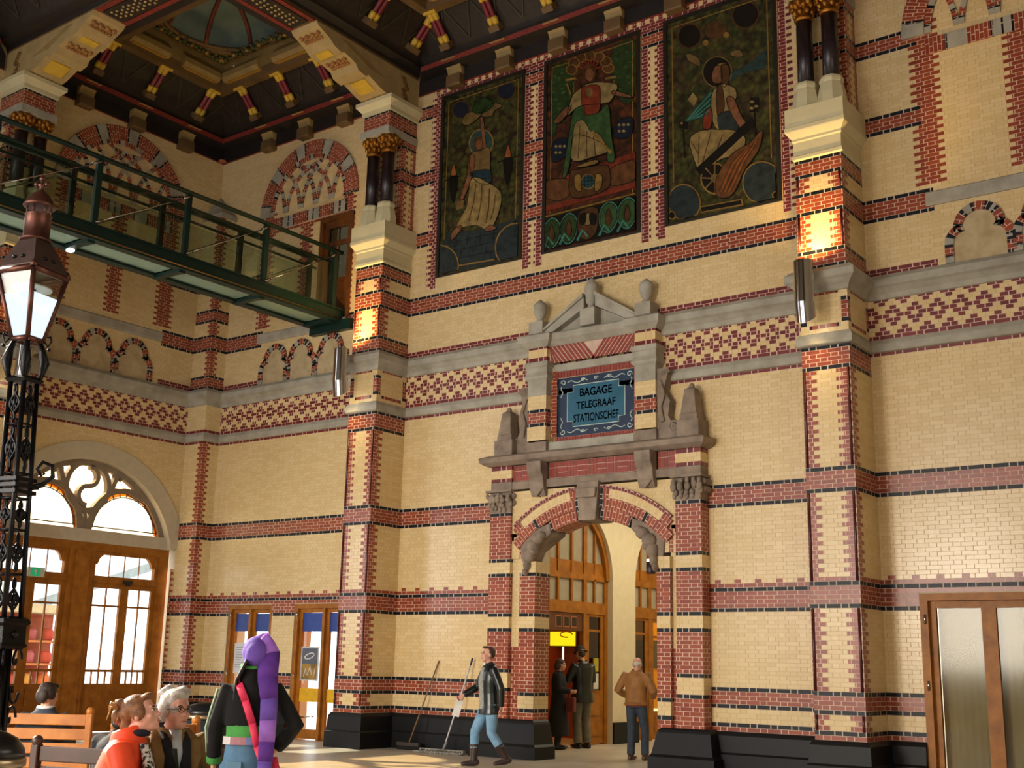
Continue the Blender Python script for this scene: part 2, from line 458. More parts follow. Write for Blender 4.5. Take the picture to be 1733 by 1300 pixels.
# ================================================================ pilasters
def bead(mb, x, y, z0, z1, m): mb.tube([(x, y, z0), (x, y, z1)], .022, 6, m)
def pil_rows(lo, hi, ql, qr):
    def f(c):
        b = BASE.get(c, 'Y')
        if c in (107, 108, 121, 126) : b = 'K' if c in (107, 121, 126) else 'R'
        if 109 <= c <= 110: b = 'R'
        if c == 111: b = 'K'
        if c in (83, 87, 88): b = 'K' if c != 87 else 'R'
        if 84 <= c <= 87: b = 'R'
        if c == 131 or c == 135: b = 'K'
        if 132 <= c <= 134: b = 'R'
        if 92 <= c <= 101: b = 'Y'
        L = [(lo, hi, b)]
        if b == 'Y' and not 89 <= c <= 106:
            if ql: L = quoin(L, c, lo, 1, (.22, .14))
            if qr: L = quoin(L, c, hi, -1, (.22, .14))
        if 92 <= c <= 101:                          # little framed panel at the frieze
            if c in (93, 101): L = ov(L, lo+.14, hi-.14, 'R'); L = ov(L, lo+.14, lo+.18, 'K'); L = ov(L, hi-.18, hi-.14, 'K')
            if c in (94, 99, 100): L = ov(L, lo, lo+.1, 'K' if c != 100 else 'Y'); L = ov(L, hi-.1, hi, 'K' if c != 100 else 'Y')
            if 95 <= c <= 98: L = ov(L, lo, lo+.1, 'R'); L = ov(L, hi-.1, hi, 'R')
        return L
    return f
def shaft(root, fx, x0, x1, y0, y1):
    """brick shaft between x0..x1, y0 (wall) .. y1 (front); fx maps local to world"""
    mb = MB()
    panel(mb, lambda a, z: fx(a, y1, z), pil_rows(x0, x1, 1, 1), 0, 136)
    panel(mb, lambda a, z: fx(x1, a, z), pil_rows(y1, y0, 1, 0), 0, 136, .11)
    panel(mb, lambda a, z: fx(x0, -a, z), pil_rows(-y0, -y1, 0, 1), 0, 136, .07)
    o = mb.build('brick_shaft', BW, root)
    for c0, c1 in ((2, 5), (10, 28), (34, 54), (60, 83), (112, 121), (127, 131)):
        for x in (x0+.035, x1-.035):
            mb = MB(); mb.tube([fx(x, y1-.004, zc(c0)), fx(x, y1-.004, zc(c1))], .02, 6, 0); mb.build('corner_bead', mat('dark red bead', '4a1a18', .35), o)
def cap_block(root, fx, x0, x1, y0, y1, z0, name, mtl, prof):
    """moulded block round three sides"""
    P = [(x0, y0), (x0, y1), (x1, y1), (x1, y0)]
    mb = MB(); sweep(mb, prof, P)
    zt = prof[-1][1]; e = prof[-1][0]
    mb.quad([(x0-e, y0, zt), (x1+e, y0, zt), (x1+e, y1-e, zt), (x0-e, y1-e, zt)])
    zb = prof[0][1]
    mb.quad([(x0, y0, zb), (x0, y1, zb), (x1, y1, zb), (x1, y0, zb)])
    mb.v = [fx(*p) for p in mb.v]
    return mb.build(name, mtl, root)
def capital(mb, x, y, z0, z1, r, m, fx):
    prof = [(r*.98, z0), (r*1.18, z0+.02), (r*1.18, z0+.05), (r*1.02, z0+.07), (r*1.1, z0+.2), (r*1.45, z1-.06), (r*1.55, z1)]
    b = len(mb.v); mb.lathe(x, y, prof, 14, m)
    for k, (zz, rr, n, sz) in enumerate(((z0+.15, 1.12, 8, .045), (z0+.25, 1.25, 8, .05), (z1-.08, 1.5, 8, .055))):
        for i in range(n):
            a = 2*PI*(i+.5*(k % 2))/n; mb.ell((x+r*rr*math.cos(a), y+r*rr*math.sin(a), zz), (sz, sz, sz*1.3), m, 7, 5)
    for i in range(b, len(mb.v)): mb.v[i] = tuple(fx(*mb.v[i]))
def pilaster(root, fx, x0, x1, y0, y1, cols=True):
    shaft(root, fx, x0, x1, y0, y1)
    cap_block(root, fx, x0, x1, y0, y1, 9.13, 'cornice', CREAM,
              [(.0, 9.13), (.03, 9.15), (.03, 9.2), (.012, 9.22), (.012, 9.43), (.03, 9.45), (.03, 9.49), (.1, 9.58), (.11, 9.6), (.11, 9.66), (.1, 9.67), (.1, 9.97), (.0, 9.98)])
    ym = y0-.4
    xm = (x0+x1)/2
    mb = MB()
    def up(lo, hi, q):
        def f(c):
            b = HIGH.get(c, 'Y')
            if 177 <= c: b = {177: 'K', 181: 'K'}.get(c, 'R') if c < 182 else 'R'
            L = [(lo, hi, b)]
            if b == 'Y' and q: L = quoin(L, c, lo, 1, (.16, .09)); L = quoin(L, c, hi, -1, (.16, .09))
            return L
        return f
    panel(mb, lambda a, z: fx(a, ym, z), up(x0, x1, 1), 149, 183)
    panel(mb, lambda a, z: fx(x1, a, z), up(ym, y0, 1), 149, 183)
    panel(mb, lambda a, z: fx(x0, -a, z), up(-y0, -ym, 1), 149, 183)
    mb.build('upper_shaft', BW, root)
    yc = y1+.17
    for sx in (-1, 1):
        x = xm+sx*.205
        mb = MB(); b0 = len(mb.v)
        mb.lathe(x, yc, [(.225, 9.98), (.225, 10.06), (.215, 10.16), (.185, 10.3), (.172, 10.34), (.185, 10.36), (.19, 10.4), (.175, 10.44), (.14, 10.46)], 8, 0, smooth=False, rot=PI/8)
        mb.v = [tuple(fx(*p)) for p in mb.v]; mb.build('column_base', CREAM, root)
        mb = MB(); mb.lathe(x, yc, [(.128, 10.4), (.125, 11.58)], 16, 0); mb.v = [tuple(fx(*p)) for p in mb.v]; cl = mb.build('column', PORPH, root)
        mb = MB(); capital(mb, x, yc, 11.53, 11.9, .128, 0, fx); mb.build('capital', GOLD, cl)
    mb = MB(); mb.box(x0-.05, x1+.03, y1-.06, y0, 11.88, 12.03); mb.v = [tuple(fx(*p)) for p in mb.v]; mb.build('impost_slab', STONE, root)
    mb = MB()
    def top(c, lo, hi): return [(lo, hi, 'R' if c < 187 else 'K')]
    panel(mb, lambda a, z: fx(a, y1, z), lambda c: top(c, x0, x1), 182, 188)
    panel(mb, lambda a, z: fx(x1, a, z), lambda c: top(c, y1, y0), 182, 188)
    panel(mb, lambda a, z: fx(x0, -a, z), lambda c: top(c, -y0, -y1), 182, 188)
    mb.build('brick_entablature', BW, root)
    cap_block(root, fx, x0, x1, y0, y1, 12.38, 'upper_cornice', CREAM, [(.0, 12.38), (.04, 12.4), (.04, 12.47), (.07, 12.5), (.12, 12.56), (.14, 12.58), (.14, 12.66), (0, 12.68)])
ID = lambda x, y, z: (x, y, z)
pa = thing('pilaster', 'striped brick pilaster with twin dark columns touching the end of the glass footbridge', 'pilaster', (-15.75, 0, 0), 0, 'pilasters with twin columns')
pilaster(pa, ID, -16.11, -15.4, 0, YA)
pb = thing('pilaster', 'striped brick pilaster with twin dark columns beside the tile picture of the dark halo', 'pilaster', (-6.46, 0, 0), 0, 'pilasters with twin columns')
pilaster(pb, ID, -6.83, -6.095, 0, YA)
LW = lambda x, y, z: (XL-y, x, z)                  # local (along, out, up) on the left wall
pc = thing('pilaster', 'brick pilaster mostly hidden behind the footbridge railing and the street lantern', 'pilaster', (XL, -5.27, 0), 0, 'pilasters with twin columns')
pilaster(pc, LW, -5.62, -4.93, 0, -.83)
# --- the square pier in the corner
pd = thing('corner_pier', 'slim brick pier with a zigzag red arris filling the corner of the two walls', 'pier', (XL+.3, -.2, 0))
def pier_rows(lo, hi, q):
    def f(c):
        b = BASE.get(c, 'Y')
        if 89 <= c < 92 or 104 <= c < 107: b = 'Y'
        if c in HIGH and c < 150: b = HIGH[c]
        if c in (107, 111, 132, 136): b = 'K'
        if c in (108, 109, 110, 133, 134, 135): b = 'R'
        if 93 <= c <= 101: b = 'Y'
        L = [(lo, hi, b)]
        if b == 'Y' and not 89 <= c <= 106:
            L = quoin(L, c, hi if q > 0 else lo, -q, (.19, .12))
        return L
    return f
mb = MB()
panel(mb, lambda a, z: (a, -.42, z), pier_rows(XL, XL+.63, 1), 0, 172)
panel(mb, lambda a, z: (XL+.63, a, z), pier_rows(-.42, 0, -1), 0, 172)
mb.build('brick_shaft', BW, pd)
zt = zc(172)
mb = MB(); mb.box(XL, XL+.67, -.46, 0, zt, zt+.1)
mb.quad([(XL, -.46, zt+.1), (XL+.67, -.46, zt+.1), (XL, 0, zt+.75)]); mb.quad([(XL+.67, -.46, zt+.1), (XL+.67, 0, zt+.1), (XL, 0, zt+.75)])
mb.build('pier_cap', STONE, pd)
# ================================================================ reliefs on the walls
def resample(P, n):
    d = [0]
    for a, b in zip(P, P[1:]): d.append(d[-1]+math.hypot(b[0]-a[0], b[1]-a[1]))
    o = []; j = 0
    for i in range(n+1):
        t = d[-1]*i/n
        while j < len(P)-2 and d[j+1] < t: j += 1
        f = 0 if d[j+1] == d[j] else (t-d[j])/(d[j+1]-d[j])
        o.append((P[j][0]+(P[j+1][0]-P[j][0])*f, P[j][1]+(P[j+1][1]-P[j][1])*f))
    return o
def offset(P, w):
    o = []
    for i, p in enumerate(P):
        a, b = P[max(i-1, 0)], P[min(i+1, len(P)-1)]
        t = Vector((b[0]-a[0], b[1]-a[1])).normalized(); o.append((p[0]-t.y*w, p[1]+t.x*w))
    return o
def rib(mb, P, w, fn, d0, d1, seq, n=None, uvw=True):
    """band of voussoirs along polyline P, width w to the left; seq = repeating list of (length, material)"""
    L = sum(math.hypot(b[0]-a[0], b[1]-a[1]) for a, b in zip(P, P[1:]))
    n = n or max(6, int(L/.045)); Q = resample(P, n); O = offset(Q, w)
    tot = sum(s[0] for s in seq); k = max(1, round(L/tot)); sc = L/(tot*k); acc = 0; edges = []
    for _ in range(k):
        for l, m in seq: edges.append((acc, acc+l*sc, m)); acc += l*sc
    for i in range(n):
        t = L*(i+.5)/n
        m = next((e[2] for e in edges if e[0] <= t < e[1]), seq[0][1])
        f0 = len(mb.f); mb.ext([Q[i], Q[i+1], O[i+1], O[i]], fn, d0, d1+.0008*(i % 2)*(1 if d1 > d0 and d1 > 0 else -1), m)
        for f in range(f0, len(mb.f)):
            a = L*i/n; b = L*(i+1)/n; mb.uv[f] = [(0.05, a/.062), (.05, b/.062), (.05+w, b/.062), (.05+w, a/.062)]
MIX = [YEL, RED, BLK, STONE]
mirror = lambda P, xc: [(2*xc-x, z) for x, z in reversed(P)]
def trefoil(xc, z0, s=1.):
    H = [(xc+.37*s, z0), (xc+.37*s, z0+.26)] + [(xc+.2*s+.17*s*math.cos(a), z0+.28+.17*math.sin(a)) for a in [i*PI/2/5 for i in range(1, 6)]]
    H += [(xc+.235*s*math.cos(a), z0+.5+.235*math.sin(a)) for a in [i*PI/2/6 for i in range(0, 7)]]
    return H + mirror(H, xc)[1:]
def blind_arch(fn, xc, label, z0=7.36):
    P = trefoil(xc, z0)
    r = thing('blind_arch', label, 'blind arch', fn(xc, z0, 0), 0, 'small trefoil blind arches')
    mb = MB(); mb.ext(P, fn, .0, .012); mb.build('stone_panel', mat('worn tan stone panel', 'c4b08a', .8, var=.12, scale=5., bump=.3, col2='ab956c'), r)
    mb = MB(); PP = [(p[0], p[1]) for p in P]
    rib(mb, PP, -.13, fn, 0, .035, [(.05, 2), (.11, 1), (.05, 2), (.06, 3)], 50); mb.build('voussoir_ring', MIX, r)
MAINF = lambda a, b, d: (a, -d, b)
LEFTF = lambda a, b, d: (XL+d, a, b)
for i, (x, w) in enumerate(((-19.25, 'nearest the corner pier'), (-18.45, 'in the middle of three'), (-17.55, 'nearest the twin-column pilaster'))):
    blind_arch(MAINF, x, 'trefoil blind arch under the end of the glass footbridge, '+w)
for i, (y, w) in enumerate(((-1.98, 'nearest the corner pier'), (-2.9, 'second from the corner pier'), (-3.82, 'half behind the lantern'))):
    blind_arch(LEFTF, y, 'trefoil blind arch over the street entrance wall, '+w)
for x, w in ((-4.4, 'whole one in the bay above the curtained double door'), (-3.45, 'one cut by the frame in the bay above the curtained double door')):
    blind_arch(MAINF, x, 'trefoil blind arch, '+w)

def big_arch(fn, xc, zc_, ri, ro, label):
    r = thing('arch_relief', label, 'arch', fn(xc, zc_, 0), 0, 'round brick arches with interlaced ribs')
    mb = MB(); P = arc(xc, zc_, ro, 180, 0, 60)
    rib(mb, P, -(ro-ri), fn, 0, .05, [(.26, 3), (.07, 2), (.52, 1), (.07, 2)], 90); mb.build('arch_ring', MIX, r)
    mb = MB()
    def inside(P): return [p for p in P if math.hypot(p[0]-xc, p[1]-zc_) < ri and p[1] > zc_-.02]
    ris = ri-.1
    n_ = 5; w_ = 2*ri/n_
    for i in range(n_):                              # interlacing arcs springing from every mullion line
        a = xc-ri+i*w_
        for s, e in ((1, a+w_), (-1, a)):
            R2 = w_*(2.1 if i in (0, n_-1) else 2.6); cx = e+s*R2 if True else e
            Q = inside([(cx-s*R2*math.cos(t), zc_+R2*math.sin(t)) for t in [j*PI/2/40 for j in range(41)]])
            if len(Q) > 5: rib(mb, Q, -.085*s, fn, 0, .03+.002*s+.0015*i, [(.11, 3), (.03, 2), (.13, 1), (.03, 2)])
    P = arc(xc, zc_, ri-.1, 180, 0, 60); rib(mb, P, .1, fn, 0, .036, [(.1, 3), (.04, 2), (.25, 1), (.04, 2)], 80)
    mb.build('interlaced_ribs', MIX, r)
    mb = MB(); Q = [(xc-ri, zc_-.36), (xc+ri, zc_-.36)]
    rib(mb, Q, .26, fn, 0, .028, [(.34, 1), (.035, 2), (.13, 3), (.035, 2), (.13, 3), (.035, 2)], 70); mb.build('brick_lintel', MIX, r)
big_arch(MAINF, -18.52, 11.27, 1.2, 1.53, 'round brick arch relief over the door at the end of the footbridge')
big_arch(LEFTF, YC, 11.2, 1.33, 1.66, 'round brick arch relief seen through the glass railing of the footbridge')
big_arch(MAINF, -3.7, 11.1, 1.3, 1.65, 'round brick arch relief high above the curtained double door')

# ================================================================ tile pictures
def tilemat(name, stops, sc=2.2):
    t = NT(name); ob = t.n('ShaderNodeTexCoord').outputs['Object']
    f = t.noise(ob, sc, 6, .65, 1.2)
    vo = t.n('ShaderNodeTexVoronoi'); vo.inputs['Scale'].default_value = 9.; t.t.links.new(ob, vo.inputs['Vector'])
    c = t.ramp(f, stops)
    c = t.mix(t.math('MULTIPLY', vo.outputs['Distance'], 1.1), c, lin('241d14'))
    t.bsdf(c, .22); return t.m
def T(name, c, v=.25): return mat('tile '+name, c, .25, var=v, scale=7.)
TG = tilemat('painted tiles garden', [(.3, lin('1c2416')), (.42, lin('303c1e')), (.52, lin('525426')), (.6, lin('4a3a22')), (.72, lin('2b3836'))])
TB = tilemat('painted tiles dark border', [(.35, lin('1d1a14')), (.6, lin('3a2f1c'))])
TR_ = tilemat('painted tiles red brown', [(.35, lin('3a1d14')), (.6, lin('6e3a22'))])
TBL = tilemat('painted tiles blue stones', [(.35, lin('20282e')), (.6, lin('42505a'))], 4.)
PAL = {'skin': T('skin', '7c5238'), 'cream': T('cream cloth', '8c784c'), 'tan': T('tan cloth', '725c36'), 'green': T('green cloth', '38542e'), 'teal': T('teal', '2a4a48'),
       'gold': T('gold', '8a6c34'), 'dark': T('black', '14130f'), 'brown': T('brown', '53361e'), 'red': T('red', '7a3322'), 'navy': T('navy', '1c2432'),
       'turq': T('turquoise', '458270'), 'flame': T('flame orange', '98582a'), 'blue': T('blue', '24363f'), 'leaf': T('leaf green', '2c4020'), 'stone': T('stone blue', '2b3536'), 'fire': T('rust plume', '664226')}
PK = list(PAL)
def smooth(P, k=4):
    o = []; n = len(P)
    for i in range(n):
        p0, p1, p2, p3 = P[i-1], P[i], P[(i+1) % n], P[(i+2) % n]
        for j in range(k):
            t = j/k
            o.append(tuple(.5*(2*p1[a]+(p2[a]-p0[a])*t+(2*p0[a]-5*p1[a]+4*p2[a]-p3[a])*t*t+(3*p1[a]-p0[a]-3*p2[a]+p3[a])*t**3) for a in (0, 1)))
    return o
class Pic:
    """flat relief drawn on a panel; design points are taken on a skewed sheet with corners tl,tr,bl,br"""
    def __init__(s, x0, x1, z0, z1, cor): s.q = (x0, x1, z0, z1); s.c = cor; s.mb = MB(); s.d = .002
    def P(s, p):
        tl, tr, bl, br = s.c; u = .5; v = .5
        for _ in range(6):
            xl = bl[0]+(tl[0]-bl[0])*v; xr = br[0]+(tr[0]-br[0])*v; u = (p[0]-xl)/(xr-xl)
            yb = bl[1]+(br[1]-bl[1])*u; yt = tl[1]+(tr[1]-tl[1])*u; v = (p[1]-yb)/(yt-yb)
        u = min(.985, max(.015, u)); v = min(.99, max(.01, v))
        return (s.q[0]+(s.q[1]-s.q[0])*u, s.q[2]+(s.q[3]-s.q[2])*v)
    def poly(s, pts, m, sm=True):
        Q = smooth(pts) if sm else pts
        s.d += .0004; s.mb.ext([s.P(p) for p in Q], MAINF, 0, s.d, PK.index(m))
        if sm:
            C = Q+[Q[0]]; s.mb.strip([s.P(p) for p in offset(C, 1.7)], [s.P(p) for p in offset(C, -1.7)], MAINF, 0, s.d+.0003, PK.index('dark'))
    def disc(s, c, r, m, ry=None, n=20): s.poly([(c[0]+r*math.cos(2*PI*i/n), c[1]+(ry or r)*math.sin(2*PI*i/n)) for i in range(n)], m, False)
    def ring(s, c, r, w, m, mi): s.disc(c, r, m); s.disc(c, r-w, mi)
    def line(s, pts, w, m):
        s.d += .0004; s.mb.strip([s.P(p) for p in offset(pts, w/2)], [s.P(p) for p in offset(pts, -w/2)], MAINF, 0, s.d, PK.index(m))
def picture(x0, x1, z0, z1, cor, label, field, draw):
    r = thing('tile_picture', label, 'tile picture', ((x0+x1)/2, 0, z0), 0, 'large tile pictures above the doorway')
    b = .07
    mb = MB(); mb.box(x0, x1, -.0012, .0, z0, z1); mb.build('tile_field', field, r)
    mb = MB()
    for a, c_, e, f in ((x0-b, x1+b, z1, z1+b), (x0-b, x1+b, z0-.03, z0), (x0-b, x0, z0, z1), (x1, x1+b, z0, z1)): mb.box(a, c_, -.03, 0, e, f)
    mb.build('dark_frame', mat('dark tile frame', '221d14', .4, var=.2), r)
    mb = MB(); g = .09
    for a, c_, e, f in ((x0+g, x1-g, z1-g-.02, z1-g), (x0+g, x0+g+.02, z0+.75, z1-g), (x1-g-.02, x1-g, z0+.75, z1-g)): mb.box(a, c_, -.004, 0, e, f)
    mb.build('gold_line', PAL['gold'], r)
    p = Pic(x0, x1, z0, z1, cor); draw(p); p.mb.build('painted_figure', [PAL[k] for k in PK], r)
def pic1(p):
    for c in ((190, 190), (490, 85)): p.ring(c, 62, 8, 'brown', 'navy')
    p.poly([(95, 1000), (300, 985), (590, 905), (590, 1150), (35, 1285), (60, 1100)], 'stone', False)
    for y in (1030, 1085, 1140, 1195): p.line([(60, y+55), (580, y-65)], 5, 'navy')
    for x in (150, 240, 330, 420, 500): p.line([(x, 1010-(x-300)*.2), (x-5, 1070-(x-300)*.2)], 4, 'navy'); p.line([(x+40, 1090-(x-300)*.2), (x+36, 1140-(x-300)*.2)], 4, 'navy')
    p.line([(75, 665), (200, 632)], 6, 'dark'); p.line([(440, 550), (570, 515)], 6, 'dark')
    for x, y in ((142, 600), (510, 490)):
        p.poly([(x-18, y+30), (x-16, y), (x, y-48), (x+16, y-5), (x+18, y+28)], 'flame'); p.poly([(x-30, y+55), (x, y+35), (x+30, y+50), (x+8, y+190), (x-12, y+190)], 'dark')
    for P in ([(200, 275), (240, 215), (330, 225), (300, 265), (240, 300)], [(330, 240), (400, 165), (470, 185), (420, 215), (400, 250)]): p.poly(P, 'tan')
    p.poly([(270, 190), (340, 120), (410, 160), (390, 200), (310, 230)], 'leaf')
    p.disc((330, 420), 84, 'gold', 92); p.disc((330, 420), 76, 'teal', 84)
    p.poly([(322, 260), (345, 265), (360, 400), (370, 480), (335, 480), (335, 380)], 'skin')
    p.disc((312, 425), 36, 'brown', 45); p.disc((318, 432), 22, 'skin', 30)
    p.poly([(265, 490), (330, 470), (385, 455), (392, 560), (385, 650), (290, 640), (255, 590)], 'tan')
    p.poly([(255, 500), (290, 520), (270, 640), (225, 760), (205, 790), (190, 775), (235, 640)], 'skin')
    p.poly([(270, 610), (390, 600), (400, 680), (340, 690), (275, 650)], 'blue')
    p.poly([(270, 650), (395, 690), (470, 755), (452, 880), (390, 985), (300, 955), (165, 970), (235, 830)], 'cream')
    for a, b in (((300, 690), (250, 930)), ((340, 700), (310, 930)), ((390, 720), (370, 940)), ((430, 760), (400, 920))): p.line([a, ((a[0]+b[0])/2+8, (a[1]+b[1])/2), b], 5, 'brown')
    p.poly([(155, 810), (215, 790), (212, 840), (165, 858)], 'tan', False)
    p.poly([(130, 1010), (180, 960), (205, 975), (150, 1040), (125, 1055)], 'skin'); p.poly([(360, 985), (400, 950), (440, 970), (395, 990)], 'skin')
    p.ring((55, 1215), 130, 9, 'gold', 'stone'); p.ring((590, 1090), 160, 9, 'gold', 'stone'); p.line([(185, 1215), (430, 1165)], 8, 'gold')
def pic2(p):
    p.poly([(60, 260), (170, 235), (190, 470), (110, 560), (70, 640)], 'leaf'); p.poly([(420, 150), (540, 120), (540, 420), (480, 470), (410, 330)], 'leaf')
    for i in range(22):
        x = random.uniform(70, 170); y = random.uniform(270, 560); p.disc((x, y), 11, 'green', 6, 8)
        x = random.uniform(430, 530); y = random.uniform(160, 440); p.disc((x, y), 11, 'green', 6, 8)
    p.poly([(75, 680), (155, 655), (155, 750), (75, 785)], 'navy'); p.poly([(440, 580), (530, 550), (525, 650), (440, 660)], 'navy')
    for i in range(5):
        p.disc((95+i % 3*25, 700+i//3*35), 9, 'cream', 8, 8); p.disc((460+i % 3*25, 590+i//3*35), 9, 'cream', 8, 8)
    for k in range(7):
        a = PI*(k/6); p.disc((290+105*math.cos(a), 270-75*math.sin(a)), 34, 'gold', 30, 14); p.disc((290+105*math.cos(a), 270-75*math.sin(a)), 28, 'brown', 25, 14)
    for x0 in (150, 380): p.line([(x0, 330), (x0+60, 320)], 10, 'gold'); p.line([(x0+10, 350), (x0+30, 410)], 8, 'gold'); p.line([(x0+50, 340), (x0+50, 400)], 6, 'tan')
    p.poly([(30, 900), (560, 740), (560, 930), (30, 1060)], 'red', False); p.poly([(30, 960), (565, 820), (565, 900), (30, 1030)], 'brown', False)
    p.poly([(35, 900), (110, 880), (180, 890), (185, 960), (120, 1000), (40, 980)], 'fire'); p.poly([(410, 840), (480, 800), (555, 790), (550, 890), (420, 920)], 'fire')
    for k in range(8):
        a = PI*(.1+.8*k/7); p.line([(292+30*math.cos(a), 280-30*math.sin(a)), (292+70*math.cos(a), 285-85*math.sin(a))], 7, 'red')
    p.disc((292, 290), 38, 'brown', 48); p.disc((292, 305), 24, 'skin', 36)
    p.poly([(225, 390), (285, 355), (360, 350), (450, 370), (420, 450), (380, 470), (240, 480), (165, 530), (190, 430)], 'cream')
    p.poly([(160, 480), (185, 495), (120, 570), (85, 560)], 'skin'); p.poly([(430, 400), (520, 430), (520, 445), (430, 425)], 'skin')
    p.poly([(245, 395), (270, 370), (335, 365), (355, 400), (345, 520), (265, 540)], 'red'); p.disc((293, 405), 20, 'tan', 26)
    p.poly([(200, 510), (260, 480), (270, 530), (345, 520), (400, 480), (420, 650), (440, 780), (400, 790), (380, 700), (210, 640), (185, 780), (160, 865), (140, 860), (180, 620)], 'green')
    p.poly([(210, 580), (260, 560), (300, 620), (350, 640), (400, 730), (330, 760), (200, 785), (195, 680)], 'cream')
    for a, b in (((240, 590), (230, 770)), ((280, 620), (280, 765)), ((320, 650), (330, 755))): p.line([a, b], 5, 'brown')
    p.line([(310, 625), (420, 745)], 16, 'gold')
    p.poly([(185, 850), (230, 830), (370, 810), (410, 830), (400, 940), (200, 985)], 'brown'); p.poly([(230, 810), (330, 780), (340, 800), (250, 820)], 'gold')
    for s in (-1, 1): p.poly([(290+s*45, 860), (290+s*80, 870), (290+s*75, 930), (290+s*40, 950)], 'gold')
    p.ring((290, 898), 42, 5, 'gold', 'teal')
    for k in (-1, 0, 1): p.line([(255, 898+k*18), (325, 892+k*18)], 3, 'navy'); p.line([(290+k*18, 865), (290+k*18, 930)], 3, 'navy')
    p.poly([(25, 1100), (565, 975), (565, 1165), (30, 1275)], 'dark', False); p.line([(25, 1090), (565, 965)], 7, 'gold')
    for x, y, w, c in ((78, 1170, 48, 'leaf'), (180, 1145, 48, 'leaf'), (410, 1085, 50, 'green'), (515, 1065, 50, 'green')):
        S = lambda k: [(x-w*k, y+55*k), (x-w*k, y-30*k), (x, y-80*k), (x+w*k, y-50*k), (x+w*k, y+35*k), (x, y+95*k)]
        p.poly(S(1.), 'turq'); p.poly(S(.86), c); p.poly([(x-18, y+20), (x, y-40), (x+18, y+15), (x, y+50)], 'brown')
    p.poly([(235, 1080), (292, 1040), (350, 1050), (345, 1160), (292, 1210), (240, 1180)], 'brown'); p.poly([(270, 1080), (310, 1070), (312, 1120), (290, 1135), (272, 1125)], 'cream')
    for s in (-1, 1): p.poly([(292+s*12, 1070), (292+s*50, 1080), (292+s*42, 1130), (292+s*14, 1120)], 'dark')
    for x in (28, 128, 232, 358, 462): p.line([(x, 1262-x*.2), (x+30, 1205-x*.2), (x+60, 1240-x*.2)], 12, 'turq')
def pic3(p):
    p.ring((175, 200), 75, 8, 'brown', 'dark'); p.ring((510, 95), 80, 8, 'brown', 'dark')
    p.disc((335, 175), 66, 'brown', 52); p.disc((275, 245), 17, 'gold'); p.disc((397, 205), 17, 'gold')
    for s in ([(230, 330), (160, 300), (170, 345), (240, 380)], [(440, 330), (500, 330), (470, 290), (420, 310)]): p.poly(s, 'tan')
    for i in range(13):
        a = i/12; p.line([(420, 470-a*40), (500+a*60, 420-a*60), (628, 395-a*100)], 6, 'teal' if i % 2 else 'stone')
    p.poly([(540, 560), (590, 560), (585, 640), (535, 640)], 'dark', False)
    for x, y in ((550, 585), (575, 610), (548, 620)): p.disc((x, y), 13, 'cream', 8, 8)
    p.poly([(115, 690), (170, 700), (165, 740), (115, 730)], 'dark', False); p.disc((130, 705), 10, 'cream', 7, 8); p.line([(140, 740), (150, 900)], 8, 'dark'); p.line([(565, 640), (570, 780)], 8, 'dark')
    p.poly([(168, 570), (200, 530), (228, 565), (205, 608)], 'cream', False)
    p.disc((345, 415), 90, 'tan', 90); p.disc((345, 415), 83, 'dark', 83)
    p.disc((375, 420), 44, 'gold', 55); p.poly([(315, 430), (335, 385), (370, 390), (375, 470), (335, 480), (318, 465)], 'skin'); p.poly([(370, 380), (415, 390), (415, 470), (380, 500)], 'brown')
    p.poly([(325, 520), (380, 485), (450, 510), (462, 560), (440, 600), (450, 700), (400, 760), (330, 720), (310, 600)], 'cream'); p.poly([(345, 510), (375, 500), (390, 620), (350, 660)], 'brown')
    for i in range(9): p.line([(160, 695), (215+i*4, 625+i*6), (315-i*2, 515+i*17)], 6, 'turq' if i % 2 else 'teal')
    p.poly([(262, 730), (275, 640), (310, 620), (320, 680), (300, 740)], 'red')
    p.poly([(355, 660), (440, 640), (475, 720), (440, 760), (370, 750)], 'stone')
    p.poly([(180, 800), (260, 745), (360, 740), (460, 745), (515, 790), (480, 880), (380, 900), (250, 975), (225, 950)], 'cream')
    for a, b in (((240, 770), (235, 930)), ((310, 760), (260, 930)), ((380, 770), (330, 900)), ((190, 810), (240, 880))): p.line([a, b], 5, 'brown')
    p.poly([(405, 565), (445, 565), (490, 660), (525, 715), (500, 745), (475, 720), (420, 630)], 'skin')
    p.line([(232, 980), (380, 850), (560, 690)], 44, 'dark'); p.line([(232, 975), (380, 845), (550, 690)], 24, 'brown')
    p.ring((335, 1010), 88, 9, 'gold', 'dark')
    for k in range(8):
        a = 2*PI*k/8; p.line([(335, 1010), (335+78*math.cos(a), 1010+78*math.sin(a))], 9, 'tan')
    p.disc((335, 1010), 24, 'tan')
    p.poly([(340, 1090), (350, 1000), (430, 880), (540, 810), (612, 740), (590, 850), (510, 960), (450, 1080), (390, 1115)], 'fire')
    for i in range(7): p.line([(360+i*12, 1080), (430+i*15, 930-i*4), (520+i*12, 840-i*8)], 5, 'flame' if i % 2 else 'brown')
    for c, r in (((150, 1150), 103), ((615, 1025), 118)): p.ring(c, r, 7, 'gold', 'stone')
    p.ring((75, 1225), 24, 6, 'gold', 'dark'); p.ring((690, 1085), 22, 6, 'gold', 'dark')
    p.line([(250, 1185), (500, 1130)], 34, 'gold'); p.line([(256, 1184), (494, 1131)], 22, 'dark')
picture(-14.66, -12.7, 8.94, 12.74, ((85, 110), (595, -20), (35, 1290), (590, 1150)), 'tile picture with a raised arm holding up a leafy branch, left of the three', TG, pic1)
picture(-12.1, -10.12, 8.94, 12.74, ((40, 235), (550, 85), (30, 1275), (565, 1165)), 'tile picture of a seated figure in a green mantle above a row of small shields', TR_, pic2)
